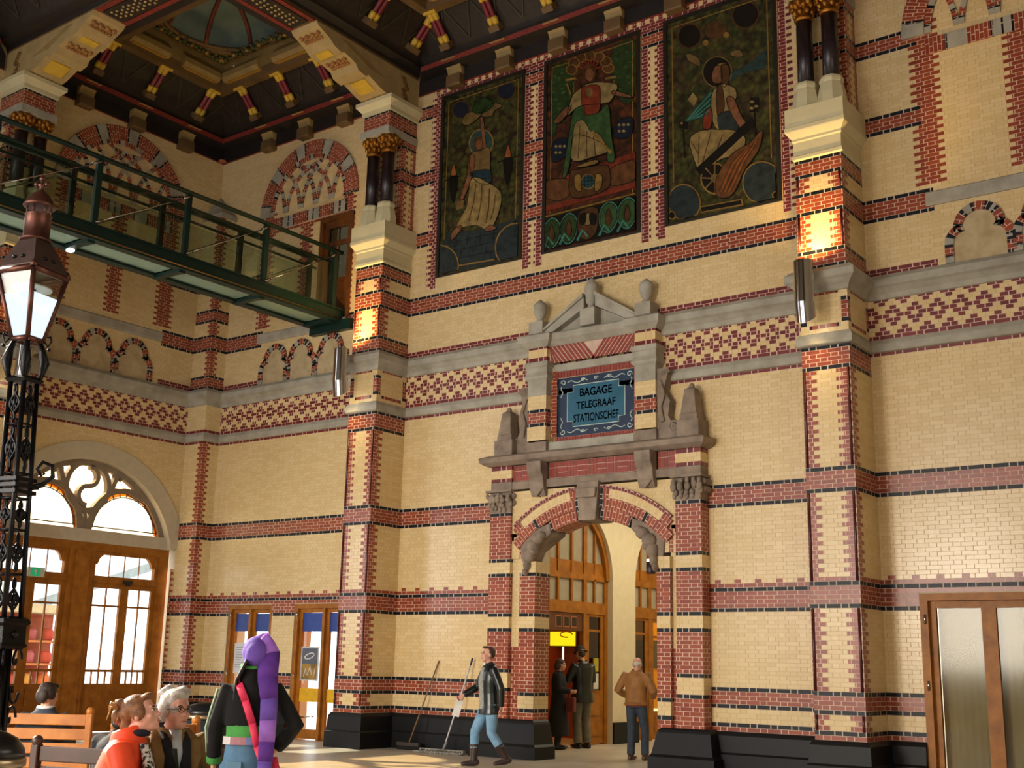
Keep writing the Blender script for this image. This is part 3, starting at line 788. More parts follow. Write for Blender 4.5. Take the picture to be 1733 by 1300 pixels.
picture(-9.5, -7.48, 8.94, 12.74, ((35, 125), (660, -40), (50, 1275), (700, 1105)), 'tile picture of a figure with a dark halo, feather wing and wheel', TG, pic3)

# ================================================================ doorway with pediment
FP = -.25                                          # its front plane
po = thing('portal', 'stone and brick doorway surround with segmental arch, ledge and small pediment', 'doorway', (-10.93, 0, 0))
def bandrow(tab, lo, hi, q=None):
    def f(c):
        z = (zc(c)+zc(c+1))/2; m = 'R'
        for a, b, k in tab:
            if a <= z < b: m = k
        return [(lo, hi, m)]
    return f
TABO = [(1.1, 1.16, 'K'), (1.16, 1.36, 'Y'), (1.36, 1.42, 'K'), (2.08, 2.14, 'K'), (2.14, 2.33, 'Y'), (2.33, 2.4, 'K'), (2.98, 3.05, 'K'), (3.05, 3.24, 'Y'), (3.24, 3.3, 'K'), (4.08, 4.15, 'K'), (4.15, 5, 'Y')]
TABI = [(.74, .8, 'K'), (.8, 1.02, 'Y'), (1.02, 1.08, 'K'), (2.08, 2.14, 'K'), (2.14, 2.33, 'Y'), (2.33, 2.4, 'K'), (2.98, 3.05, 'K'), (3.05, 3.24, 'Y')]
def pier_box(name, x0, x1, y0, y1, c0, c1, tab, back=0.):
    mb = MB()
    panel(mb, lambda a, z: (a, y1, z), bandrow(tab, x0, x1), c0, c1)
    panel(mb, lambda a, z: (x1, a, z), bandrow(tab, y1, y0), c0, c1, .11)
    panel(mb, lambda a, z: (x0, -a, z), bandrow(tab, -y0, -y1), c0, c1, .2)
    zt = zc(c1); mb.quad([(x0, y1, zt), (x1, y1, zt), (x1, y0, zt), (x0, y0, zt)], 1, [(0, .5)]*4)
    return mb.build(name, BW, po)
cT = round(cz(4.15))
for x0, x1 in ((-13.03, -12.57), (-9.29, -8.83)):
    pier_box('outer_pier', x0, x1, 0, FP, 0, cT, TABO)
    mb = MB(); mb.box(x0, x1, FP, 0, 4.13, 4.5); 
    xm = (x0+x1)/2
    for k in range(5):
        for zz, sz in ((4.43, .05), (4.36, .075), (4.27, .06), (4.2, .05)): mb.ell((x0+.02+(k+random.uniform(-.35, .35))*(x1-x0-.04)/4, FP-.01-(zz-4.2)*.3, zz+random.uniform(-.02, .02)), (sz*.75, sz*.6, sz*random.uniform(.7, 1.2)), 0, 8, 6)
    for zz in (4.42, 4.3):
        for k in range(3): mb.ell((x1+.02, FP+.05+k*.08, zz), .06, 0, 8, 6)
    mb.box(x0-.05, x1+.05, FP-.09, 0, 4.49, 4.53)
    mb.build('carved_capital', BSTONE, po)
    mb = MB(); mb.box(x0, x1, FP, 0, 4.53, 4.68); mb.build('stone_block', BSTONE, po, .01)
    mb = MB()
    for a, b, m in ((4.68, 4.74, 3), (4.74, 4.89, 0), (4.89, 4.97, 3)):
        for q in ([(x0, FP, a), (x1, FP, a), (x1, FP, b), (x0, FP, b)], [(x1, FP, a), (x1, 0, a), (x1, 0, b), (x1, FP, b)], [(x0, 0, a), (x0, FP, a), (x0, FP, b), (x0, 0, b)]):
            mb.quad(q, m, [(0, .1), (.45, .1), (.45, 1.9 if m == 0 else .9), (0, 1.9 if m == 0 else .9)])
    mb.build('banded_block', BW, po)
for x0, x1 in ((-12.35, -12.02), (-9.64, -9.4)): pier_box('inner_pier', x0, x1, .18, FP, 0, round(cz(3.24)), TABI)
mb = MB()
for x0, x1 in ((-12.57, -12.35), (-9.43, -9.29)):
    panel(mb, lambda a, z: (a, -.16, z), bandrow([(1.8, 9, 'Y')], x0, x1), 0, 53)
ACX, ACZ = -10.93, 2.12
c = 39
for c in range(39, 62):                            # spandrel around the arch
    z0, z1 = zc(c), min(zc(c+1), 4.56); hw = math.sqrt(max(0, 2.2**2-(z0-ACZ)**2))
    for a, b in (((-12.57, ACX-hw), (ACX+hw, -9.29)) if hw else ((-12.57, -9.29),)):
        if b > a: mb.quad([(a, -.2, z0), (b, -.2, z0), (b, -.2, z1), (a, -.2, z1)], 0, [(a, c), (b, c), (b, c+.99), (a, c+.99)])
for x0, x1, q in ((-12.57, -12.2, 1), (-9.55, -9.29, 0)):
    panel(mb, lambda a, z: (a, -.2, z), lambda c: ov([(x0, x1, 'Y')], *((-12.4, -12.28) if q else (-9.44, -9.36)), 'R'), 43, 50)
mb.build('yellow_infill', BW, po)
mb = MB()
def aring(r0, r1, a0, a1, d0, d1, seq, n=60): rib(mb, arc(ACX, ACZ, r1, 180-a0, 180-a1, n), -(r1-r0), XZ(), d0, d1, seq, n)
A0, A1 = 48.5, 131.5
aring(2.32, 2.38, A0, 84.5, -.275, .0, [(.2, 4)]); aring(2.32, 2.38, 95.5, A1, -.275, .0, [(.2, 4)])
aring(2.17, 2.32, 47, 52, -.255, 0, [(.1, 1)]); aring(2.17, 2.32, 52, 80, -.25, 0, [(.1, 0)]); aring(2.17, 2.32, 80, 84.5, -.255, 0, [(.08, 1), (.05, 2)])
aring(2.17, 2.32, 128, 133, -.255, 0, [(.1, 1)]); aring(2.17, 2.32, 100, 128, -.25, 0, [(.1, 0)]); aring(2.17, 2.32, 95.5, 100, -.255, 0, [(.05, 2), (.08, 1)])
aring(1.99, 2.17, 43, 84, -.26, .2, [(.5, 1), (.06, 2), (.8, 1), (.06, 2)]); aring(1.99, 2.17, 96, 137, -.26, .2, [(.06, 2), (.8, 1), (.06, 2), (.5, 1)])
aring(1.8, 1.99, 65, 83.5, -.23, .25, [(.05, 2), (.6, 1), (.06, 2)]); aring(1.8, 1.99, 96.5, 115, -.23, .25, [(.06, 2), (.6, 1), (.05, 2)])
mb.build('arch_ring', [YEL, RED, BLK, BSTONE, MRN], po)
mb = MB(); mb.ext([(ACX-.16, 3.9), (ACX+.16, 3.9), (ACX+.22, 4.56), (ACX-.22, 4.56)], XZ(), -.32, .25); mb.ext([(ACX-.18, 4.28), (ACX+.18, 4.28), (ACX+.2, 4.44), (ACX-.2, 4.44)], XZ(), -.38, -.3)
mb.build('keystone', BSTONE, po, .015)
for s in (-1, 1):                                   # carved stone springers
    x = ACX+s*1.42
    mb = MB(); P = [(x-s*.02, 3.24), (x-s*.1, 3.24), (x-s*.2, 3.45), (x-s*.62, 3.72), (x-s*.6, 3.9), (x-s*.3, 3.82), (x+s*.02, 3.6)]
    mb.ext(P if s > 0 else P[::-1], XZ(), -.24, .25); mb.build('springer', BSTONE, po, .02)
    mb = MB()
    for (dx, zz, rx, rz) in ((.2, 3.36, .1, .13), (.26, 3.52, .13, .12), (.38, 3.64, .12, .1), (.17, 3.2, .07, .1), (.3, 3.42, .07, .06), (.14, 3.08, .05, .07), (.45, 3.7, .09, .07)):
        mb.ell((x-s*dx, -.26, zz), (rx, .11, rz), 0, 10, 7)
    mb.build('carved_beast', BSTONE, po)
mb = MB(); mb.box(-12.57, -9.29, -.24, 0, 4.53, 4.67); mb.build('stone_band', BSTONE, po, .01)
def herring(mb, x0, x1, z0, z1, y, diag=None):
    mb.quad([(x0, y, z0), (x1, y, z0), (x1, y, z1), (x0, y, z1)], 1)
    w = .062; h = z1-z0
    if diag is None:
        k = 0; x = x0
        while x < x1-.05:
            W = min(.2, x1-x)
            if k % 2:
                for j in range(3): mb.box(x+.006, x+W-.006, y-.012, y, z0+j*h/3+.006, z0+(j+1)*h/3-.006, 0)
            else:
                for j in range(3):
                    a = x+j*W/3; mb.box(a+.006, a+W/3-.006, y-.012, y, z0+.006, z0+h*.62, 0); mb.box(a+.006, a+W/3-.006, y-.012, y, z0+h*.66, z1-.006, 0)
            x += W; k += 1
    else:
        m = (x0+x1)/2; n = int((x1-x0)/.085)
        for i in range(n+1):
            for s in (-1, 1):
                a = m+s*i*.085; P = [(a, z0), (a+.055*1, z0), (a+.055+s*h*.8, z1), (a+s*h*.8, z1)]
                P = [(min(x1, max(x0, q[0])), q[1]) for q in P]
                if max(q[0] for q in P)-min(q[0] for q in P) > .03: mb.ext(P, XZ(), y-.012, y, 0)
HM = [mat('red frieze brick', 'a04638', .4, var=.2, scale=9.), mat('pale mortar', 'dcbca8', .8)]
mb = MB(); herring(mb, -12.57, -12.15, 4.68, 4.96, -.2); herring(mb, -11.8, -9.97, 4.68, 4.96, -.2); herring(mb, -9.63, -9.29, 4.68, 4.96, -.2); mb.build('brick_frieze', HM, po)
mb = MB(); sweep(mb, [(0, 4.96), (.05, 4.98), (.12, 5.02), (.14, 5.1), (.12, 5.12), (0, 5.16)], [(-13.05, 0), (-13.05, -.3), (-8.81, -.3), (-8.81, 0)]); mb.box(-13.05, -8.81, -.3, 0, 4.97, 5.15); mb.build('stone_ledge', BSTONE, po)
for x in (-11.97, -9.8):
    mb = MB(); P = [(-.44, 4.97), (-.2, 4.97), (-.2, 4.4), (-.26, 4.37), (-.33, 4.5), (-.36, 4.7), (-.43, 4.8)]
    mb.ext(P, YZ, x-.15, x+.15); mb.ext([(x-.14, 4.5), (x, 4.36), (x+.14, 4.5)], XZ(), -.34, -.2); mb.build('ledge_bracket', BSTONE, po, .012)
def obelisk(x):
    mb = MB(); mb.box(x-.2, x+.2, -.36, -.02, 5.14, 5.42); mb.box(x-.16, x+.16, -.33, -.05, 5.42, 5.52)
    mb.lathe(x, -.19, [(.2, 5.52), (.13, 5.93), (.06, 5.97)], 4, 0, None, False, PI/4); mb.lathe(x, -.19, [(.165, 5.66), (.18, 5.68), (.16, 5.7)], 4, 0, None, False, PI/4)
    mb.ell((x, -.19, 5.99), .05); mb.build('obelisk', BSTONE, po, .01)
obelisk(-12.7); obelisk(-9.0)
TABA = [(5.3, 5.38, 'M'), (5.38, 5.6, 'Y'), (5.6, 5.67, 'K'), (5.67, 5.86, 'R'), (5.86, 5.93, 'K'), (5.93, 6.42, 'Y'), (6.42, 6.5, 'M')]
for x0, x1 in ((-12.25, -11.85), (-10.04, -9.64)):
    mb = MB(); mb.box(x0-.02, x1+.02, FP-.02, 0, 5.14, 5.34); mb.build('pier_foot', BSTONE, po, .01)
    pier_box('sign_pier', x0, x1, 0, FP, round(cz(5.34)), 89, TABA)
    mb = MB(); mb.box(x0, x1, FP, 0, 6.17, 6.5); sweep(mb, [(0, 6.44), (.04, 6.48), (.05, 6.52), (.02, 6.6), (.02, 6.68), (.05, 6.7), (.05, 6.78), (0, 6.8)], [(x0, 0), (x0, FP), (x1, FP), (x1, 0)]); mb.box(x0, x1, FP, 0, 6.44, 6.8); mb.build('pier_capital', STONE, po)
    mb = MB()
    for a, b, m in ((6.8, 6.87, 3), (6.87, 7.02, 0), (7.02, 7.09, 3)):
        for q in ([(x0, FP, a), (x1, FP, a), (x1, FP, b), (x0, FP, b)], [(x1, FP, a), (x1, 0, a), (x1, 0, b), (x1, FP, b)], [(x0, 0, a), (x0, FP, a), (x0, FP, b), (x0, 0, b)]):
            mb.quad(q, m, [(0, .1), (.4, .1), (.4, .9), (0, .9)])
    mb.build('banded_block', BW, po)
    s = -1 if x0 < -11 else 1; xs = x0 if s < 0 else x1
    mb = MB()                                       # scroll beside the pier
    P = [(xs, 5.15), (xs+s*.45, 5.15), (xs+s*.44, 5.34), (xs+s*.3, 5.38), (xs+s*.2, 5.55), (xs+s*.24, 5.8), (xs+s*.12, 6.0), (xs+s*.2, 6.25), (xs+s*.1, 6.36), (xs, 6.36)]
    mb.ext(P if s > 0 else P[::-1], XZ(), -.2, 0)
    for cx, cz_, r in ((.3, 5.36, .1), (.15, 6.27, .085)):
        S = [(xs+s*(cx+(r*(1-i/26))*math.cos(i*.5)), -.2, cz_+(r*(1-i/26))*math.sin(i*.5)) for i in range(24)]; mb.tube(S, .02, 6)
    mb.tube([(xs+s*.06, -.21, 6.15), (xs+s*.14, -.23, 5.9), (xs+s*.07, -.23, 5.7), (xs+s*.12, -.22, 5.45)], .035, 6)
    mb.build('side_scroll', BSTONE, po, .01)
# the sign
sg = thing('wall_sign', 'blue painted tile sign reading BAGAGE TELEGRAAF STATIONSCHEF under the pediment', 'sign', (-10.95, -.05, 5.4))
mb = MB(); mb.box(-11.72, -10.14, -.06, -.01, 5.42, 6.47); mb.build('sign_board', mat('deep blue tile', '2a3c56', .3, var=.25, scale=5., col2='25324a'), sg)
mb = MB(); P = [(-11.52, 5.68), (-11.4, 5.68), (-11.4, 5.58), (-10.46, 5.58), (-10.46, 5.68), (-10.34, 5.68), (-10.34, 6.2), (-10.46, 6.2), (-10.46, 6.32), (-11.4, 6.32), (-11.4, 6.2), (-11.52, 6.2)]
mb.box(-11.52, -10.34, -.066, -.055, 5.68, 6.2); mb.box(-11.4, -10.46, -.066, -.055, 5.58, 5.68); mb.box(-11.4, -10.46, -.066, -.055, 6.2, 6.32); tqp = mb.build('turquoise_panel', mat('turquoise tile', '2f6680', .3, var=.2, scale=5., col2='265a72'), sg)
WHT = mat('white sign paint', 'cfe0d6', .4, var=.1)
mb = MB(); mb.tube([(p[0], -.067, p[1]) for p in P], .009, 5, 0, True)
for s in (-1, 1):
    for t in (-1, 1):
        cx, cz_ = -10.93+s*.62, 5.945+t*.44
        mb.tube([(cx+s*(.06+.055*(1-i/20)*math.cos(i*.45)), -.064, cz_+t*(.055*(1-i/20)*math.sin(i*.45))) for i in range(16)], .01, 5)
        mb.tube([(cx-s*(.03+.035*i), -.064, cz_+t*.025*math.sin(i*.8)) for i in range(13)], .009, 5)
        mb.tube([(cx+s*(.09+.02*math.sin(i)), -.064, cz_-t*(.06+.025*i)) for i in range(9)], .009, 5)
for s in (-1, 1):
    for x in (-11.2, -10.93, -10.66): mb.tube([(x+.05*math.cos(i*.5)*(1-i/18), -.064, 5.945+s*.46+.03*math.sin(i*.5)*(1-i/18)) for i in range(13)], .009, 5)
mb.build('white_scrollwork', WHT, sg)
def text(body, x, y, z, h, w, m, parent, name, rot=None, ext=.004, off=.0):
    cu = bpy.data.curves.new(name, 'FONT'); cu.body = body; cu.size = 1.; cu.extrude = .0; cu.offset = off; cu.align_x = 'CENTER'
    o = bpy.data.objects.new(name, cu); COL.objects.link(o)
    dg = bpy.context.evaluated_depsgraph_get(); me = bpy.data.meshes.new_from_object(o.evaluated_get(dg))
    bpy.data.objects.remove(o)
    xs = [v.co.x for v in me.vertices]; ys = [v.co.y for v in me.vertices]; cx = (min(xs)+max(xs))/2; sx = w/(max(xs)-min(xs)); sy = h/(max(ys)-min(ys)); y0 = min(ys)
    R = rot or (lambda a, b, d: (x+a, y-d, z+b))
    bm = bmesh.new(); bm.from_mesh(me)
    bmesh.ops.solidify(bm, geom=bm.faces[:], thickness=.006)
    for v in bm.verts: v.co = R((v.co.x-cx)*sx, (v.co.y-y0)*sy, v.co.z if abs(v.co.z) < .1 else 0)
    bm.to_mesh(me); bm.free(); me.name = name; me.materials.clear(); me.materials.append(m)
    t = bpy.data.objects.new(name, me); COL.objects.link(t); t.parent = parent; t.matrix_parent_inverse = parent.matrix_basis.inverted(); return t
text('BAGAGE', -10.93, -.066, 6.1, .15, .66, WHT, tqp, 'lettering', off=.024)
text('TELEGRAAF', -10.93, -.066, 5.88, .135, .8, WHT, tqp, 'lettering', off=.022)
text('STATIONSCHEF', -10.93, -.066, 5.65, .145, .92, WHT, tqp, 'lettering', off=.018)
for z0, z1 in ((6.47, 6.59), (5.33, 5.41)):
    mb = MB(); mb.box(-11.76, -10.1, -.1, 0, z0, z1, 1)
    for i in range(26): mb.box(-11.75+i*.0635+.005, -11.75+(i+1)*.0635-.005, -.115, -.09, z0+.006, z1-.006, 0)
    mb.build('soldier_course', HM, po)
mb = MB(); mb.box(-11.85, -10.04, -.09, 0, 6.6, 6.74); mb.build('stone_lintel', STONE, po, .012); MB().box(-11.85, -10.04, -.18, 0, 5.15, 5.33).build('stone_sill', STONE, po, .012)
for x0, x1, s in ((-11.85, -11.72, 1), (-10.14, -10.04, 1)):
    mb = MB(); panel(mb, lambda a, z: (a, -.1, z), lambda c: [(x0, x1, 'R')], round(cz(5.4)), round(cz(6.6))); mb.build('sign_reveal', BW, po)
mb = MB(); herring(mb, -11.85, -10.04, 6.75, 7.06, -.16, 1); mb.build('diagonal_frieze', HM, po)
mb = MB(); sweep(mb, [(0, 7.05), (.04, 7.08), (.12, 7.14), (.13, 7.25), (.1, 7.28), (0, 7.31)], [(-12.27, 0), (-12.27, FP-.02), (-11.83, FP-.02), (-11.83, FP+.06), (-10.06, FP+.06), (-10.06, FP-.02), (-9.62, FP-.02), (-9.62, 0)])
mb.box(-12.27, -9.62, FP+.02, 0, 7.07, 7.3); mb.build('pediment_cornice', STONE, po)
for s in (-1, 1):
    mb = MB(); xm = -10.95; P = [(xm+s*1.0, 7.3), (xm+s*.78, 7.3), (xm+s*.12, 7.64), (xm+s*.12, 7.86)]
    mb.ext(P if s > 0 else P[::-1], XZ(), -.26, 0); mb.ext([(xm+s*.78, 7.3), (xm+s*.14, 7.3), (xm+s*.14, 7.62)], XZ(), -.12, 0)
    P = [(xm+s*1.02, 7.3), (xm+s*.98, 7.36), (xm+s*.12, 7.9), (xm+s*.12, 7.83)]; mb.ext(P, XZ(), -.31, -.02); mb.build('raking_stone', STONE, po)
for x, z0, h in ((-12.05, 7.3, .58), (-10.95, 7.3, .86), (-9.84, 7.3, .6)):
    k = h/.86 if h < .8 else 1; hb = .3 if h > .8 else .22
    mb = MB(); mb.box(x-.15, x+.15, -.33, -.05, z0, z0+hb); y = -.19; zz = z0+hb
    mb.lathe(x, y, [(.12, zz), (.07, zz+.05), (.06, zz+.09), (.095, zz+.13), (.13, zz+.13+.28*k), (.1, zz+.13+.36*k), (.05, zz+.13+.42*k), (.02, zz+.15+.43*k)], 14); mb.build('finial', STONE, po)
for x0, x1 in ((-13.1, -12.02), (-9.6, -8.76)):
    mb = MB(); P = [(x0+.03, .18), (x0+.03, FP), (x1, FP), (x1, 0)]
    if x0 < -11: P = [(x0, 0), (x0, FP), (x1, FP), (x1, .18)]
    sweep(mb, [(0, -.001), (.16, -.001), (.16, .2), (.12, .24), (.05, .56), (.03, .6), (0, .63)], P); mb.build('plinth', DARKST, po)
# ================================================================ ceiling: beams, coves, corbels, coffers
XA0, XA1 = -16.11, -15.4
BYC0, BYC1 = -5.62, -4.93
# ledge/cove along one side of a bay. map(s, o, z): s along the wall, o outwards
def cove_side(mb, fx, s0, s1, e0, e1, low=True):
    """e0,e1: inward mitre (0 or 1) at the two ends"""
    def pt(s, o, z): return fx(min(max(s, s0+o*e0), s1-o*e1), o, z)
    def sh(o0, z0, o1, z1, m):
        mb.quad([fx(s0+o0*e0, o0, z0), fx(s1-o0*e1, o0, z0), fx(s1-o1*e1, o1, z1), fx(s0+o1*e0, o1, z1)], m)
    if low:
        sh(0, 12.98, .05, 12.98, 1); sh(.05, 12.98, .05, 13.28, 0); sh(.05, 13.28, .34, 13.32, 0); sh(.34, 13.32, .36, 13.42, 1); sh(.36, 13.42, .3, 13.44, 0)
    else:
        sh(.04, 13.38, .06, 13.44, 0); sh(.06, 13.44, .3, 13.44, 0)
    sh(.3, 13.44, .22, 13.5, 0)
    sh(.22, 13.5, 1.0, 14.3, 2); sh(1.0, 14.3, .92, 14.1, 3); sh(.92, 14.1, 1.12, 14.1, 3); sh(1.12, 14.1, 1.16, 14.3, 3); sh(1.16, 14.3, 1.16, 14.78, 4)
    # strips on the dark slope
    n = max(1, int((s1-s0-2)/.6))
    for i in range(n+1):
        s = s0+1+(s1-s0-2)*i/n
        for ds in (-.3, .3): mb.quad([fx(s-.012, .40, 13.64), fx(s+.012, .40, 13.64), fx(s+ds+.012, .86, 14.12), fx(s+ds-.012, .86, 14.12)], 5)
CM = [DWOOD2, REDP, DWOOD, TAND, TAN, mat('dull green line', '3c3c26', .6)]
SIDES = {
 'back_corner': (lambda s, o, z: (s, -o, z), XL, XA0, 1, 1), 'left': (lambda s, o, z: (XL+o, -s, z), 0, -BYC1, 1, 1),
 'beam_a_left': (lambda s, o, z: (XA0-o, -s, z), 0, -BYC1, 1, 1), 'beam_c': (lambda s, o, z: (s, BYC1+o, z), XL, XA0, 1, 1),
 'back_mid': (lambda s, o, z: (s, -o, z), XA1, -6.83, 1, 1), 'beam_a_right': (lambda s, o, z: (XA1+o, -s, z), 0, 9.5, 1, 0),
 'beam_b': (lambda s, o, z: (-6.83-o, -s, z), 0, 9.5, 1, 0), 'back_right': (lambda s, o, z: (s, -o, z), -6.1, XR, 1, 0),
 'left_far': (lambda s, o, z: (XL+o, s, z), -13., BYC0, 0, 1), 'beam_c_front': (lambda s, o, z: (s, BYC0-o, z), XL, XA0, 1, 0)}
mb = MB()
for k_, (f, a, b, e0, e1) in SIDES.items(): cove_side(mb, f, a, b, e0, e1, 'beam' not in k_)
# flat ceilings: corner bay with the round opening, plain slabs elsewhere
x0, x1, y0, y1 = XL+1.1, XA0-1.1, BYC1+1.1, -1.1
dcx, dcy, dr = (XL+XA0)/2, (BYC1)/2, 1.28
N = 48
for i in range(N):
    q = []
    for a in (2*PI*i/N, 2*PI*(i+1)/N):
        c, s = math.cos(a), math.sin(a); k = min(((x1-x0)/2)/max(abs(c), 1e-6), ((y1-y0)/2)/max(abs(s), 1e-6))
        q.append(((dcx+dr*c, dcy+dr*s, 14.78), (dcx+k*c, dcy+k*s, 14.78)))
    mb.quad([q[0][0], q[1][0], q[1][1], q[0][1]], 6)
mb.box(-15.4, XR+.4, -22.4, .5, 14.8, 15.1, 3); mb.box(XL-.5, -15.4, -22.4, BYC0, 14.8, 15.1, 3); mb.box(XL-.5, -15.4, BYC1-.6, .5, 16.6, 16.8, 3)
o = mb.build('ceiling', CM+[mat('ochre ceiling panel', 'a47c30', .6, var=.1)]); struct(o)
# dome
dm = thing('ceiling_dome', 'shallow blue-grey dome with red ribs in the corner bay of the ceiling', 'dome', (dcx, dcy, 14.8))
mb = MB(); mb.lathe(dcx, dcy, [(dr*math.cos(a), 14.78+.75*math.sin(a)) for a in [i*PI/2/10*.995 for i in range(11)]], 48); del mb.f[-2:]; del mb.m[-2:]; del mb.s[-2:]
mb.build('dome_shell', mat('blue grey painted dome', '6f8583', .7, var=.12, scale=2., col2='55696a'), dm)
for k in range(8):
    a = PI/8+2*PI*k/8
    mb = MB(); mb.tube([(dcx+dr*.99*math.cos(t)*math.cos(a), dcy+dr*.99*math.cos(t)*math.sin(a), 14.77+.74*math.sin(t)) for t in [i*PI/2/9 for i in range(10)]], .05, 6); mb.build('rib', mat('dull red rib', '7c3a2a', .6), dm)
mb = MB()
def ringprof(r, z, w): return [(dcx+r*math.cos(2*PI*i/48), dcy+r*math.sin(2*PI*i/48), z) for i in range(48)]
for r, w, z in ((1.3, .05, 14.76), (1.4, .035, 14.75), (1.5, .05, 14.77)): mb.tube(ringprof(r, z, w), w, 8, 0, True)
mb.build('dome_moulding', TAND, dm)
# coffer boxes and garland round the ceiling opening
def along(f, a, b, e0, e1, o): return (a+o*e0, b-o*e1)
def coffers(key, n, label):
    f, a, b, e0, e1 = SIDES[key]
    s0, s1 = along(f, a, b, e0, e1, 1.1); 
    for i in range(n):
        sa = s0+(s1-s0)*(i+.14)/n; sb = s0+(s1-s0)*(i+.86)/n
        r = thing('coffer_box', label, 'cornice box', f((sa+sb)/2, 1.1, 14.3), 0, 'ochre boxes of the ceiling cornice')
        mb = MB(); P = [(.95, 14.22), (1.24, 14.22), (1.3, 14.3), (1.3, 14.42), (1.16, 14.6), (1.1, 14.6)]
        mb.ext(P, lambda p, q, d: f(d, p, q), sa, sb); mb.build('box_body', TAN, r)
        mb = MB(); mb.ext([(1.0, 14.2), (1.22, 14.2), (1.22, 14.225), (1.0, 14.225)], lambda p, q, d: f(d, p, q), sa+.06, sb-.06); mb.build('gold_panel', mat('ochre gold panel', 'b08432', .5), r)
coffers('back_corner', 2, 'ochre cornice box over the end wall of the corner bay'); coffers('left', 2, 'ochre cornice box over the street entrance wall of the corner bay'); coffers('back_mid', 6, 'ochre cornice box high over the tile pictures')
GM = [mat('garland leaf', '5a5a2c', .7, var=.3, scale=20.), mat('garland gold flower', 'b08a3c', .5, .3, .2)]
for key, lb in (('back_corner', 'over the end wall'), ('left', 'over the street entrance wall')):
    f, a, b, e0, e1 = SIDES[key]; mb = MB(); s0, s1 = along(f, a, b, e0, e1, 1.3)
    n = int((s1-s0)/.1); random.seed(3)
    for i in range(n+1):
        s = s0+(s1-s0)*i/n; mb.ell(f(s, 1.36+random.uniform(-.03, .03), 14.68+random.uniform(-.03, .03)), (.06, .06, .05), 1 if i % 4 == 1 else 0, 8, 6)
        if i % 2: mb.ell(f(s, 1.44, 14.72), (.05, .05, .04), 0, 7, 5)
    o = mb.build('garland', GM); tag(o, 'carved garland of leaves and gold flowers round the dome, '+lb, 'garland')
# corbels
def corbel_thing(f, s, label, group):
    r = thing('corbel', label, 'corbel', f(s, 0, 13.), 0, group)
    mb = MB(); mb.ext([(0, 12.88), (.18, 12.88), (.2, 12.91), (.2, 13.12), (0, 13.12)], lambda p, q, d: f(d, p, q), s-.18, s+.18); mb.build('block', TAND, r, .01)
    mb = MB(); P = [(0, 13.12), (.13, 13.12)]+[(.13+.27*(1-math.cos(t)), 13.12+.26*math.sin(t)) for t in [i*PI/2/6 for i in range(1, 7)]]+[(0, 13.4)]
    mb.ext(P, lambda p, q, d: f(d, p, q), s-.18, s+.18); mb.build('curved_arm', TAN, r)
    return r
def colonnette(f, s, label, group):
    r = thing('colonnette', label, 'colonnette', f(s, .4, 13.5), 0, group)
    D = Vector((.62, .66)).normalized(); Nn = Vector((D.y, -D.x)); B = Vector((.37, 13.62))
    def P(t, d, n): q = B+D*t+Nn*n; return f(s+d, q.x, q.y)
    def blk(name, t0, t1, w, h, m):
        mb = MB(); mb.ext([(-w, -.03), (w, -.03), (w, h), (-w, h)], lambda a, b, t: P(t, a, b), t0, t1); return mb.build(name, m, r)
    blk('foot_block', 0., .12, .12, .16, TAND)
    for nm, t0, t1, rr, m in (('shaft', .12, .76, .05, CRIM), ('gilt_foot', .11, .28, .062, GOLDP), ('gilt_capital', .6, .78, .062, GOLDP)):
        mb = MB()
        for d in (-.055, .055):
            prof = [rr*.9, rr, rr*1.02, rr*.92] if nm != 'gilt_capital' else [rr*.9, rr*.95, rr*1.1, rr*1.25]
            mb.tube([P(t0+(t1-t0)*k/3, d, .07) for k in range(4)], prof, 10)
        q_ = mb.build(nm, m, r if nm == 'shaft' else sh_)
        if nm == 'shaft': sh_ = q_
    blk('abacus', .76, .82, .15, .17, GOLDP)
for i, s in enumerate((-19.87, -18.67, -17.44)):
    w = ('first from the corner', 'middle', 'third from the corner')[i]
    corbel_thing(SIDES['back_corner'][0], s, 'tan ceiling corbel on the end wall over the footbridge, '+w, 'ceiling corbels'); colonnette(SIDES['back_corner'][0], s-.1, 'crimson twin colonnette on the dark cove over the end wall, '+w, 'crimson colonnettes')
for i, s in enumerate((1.2, 2.53, 3.85)):
    w = ('first from the corner', 'middle', 'third from the corner')[i]
    corbel_thing(SIDES['left'][0], s, 'tan ceiling corbel over the street entrance wall, '+w, 'ceiling corbels'); colonnette(SIDES['left'][0], s+.02, 'crimson twin colonnette on the dark cove over the street entrance wall, '+w, 'crimson colonnettes')
for i, s in enumerate((-14.32, -13.07, -11.8, -10.54, -9.28, -8.02)):
    w = ('first', 'second', 'third', 'fourth', 'fifth', 'sixth')[i]+' from the twin-column pilaster'
    corbel_thing(SIDES['back_mid'][0], s, 'tan ceiling corbel above the tile pictures, '+w, 'ceiling corbels'); colonnette(SIDES['back_mid'][0], s+.03, 'crimson twin colonnette on the cove above the tile pictures, '+w, 'crimson colonnettes')
for i, s in enumerate((.75, 2.0)):
    colonnette(SIDES['beam_a_right'][0], s, 'crimson twin colonnette along the ceiling beam, '+('nearest the wall', 'second from the wall', 'third from the wall')[i], 'crimson colonnettes')
mb = MB(); mb.lathe(0, 0, [(.09, 0), (.1, .02), (.05, .05), (.02, .06)], 14, 0, Matrix.Translation((XL+.2, -.2, 12.97)) @ Matrix.Rotation(PI, 4, 'X')); tag(mb.build('ceiling_rosette', mat('terracotta rosette', 'b0623c', .6)), 'small terracotta rosette under the dark frieze in the corner', 'rosette')
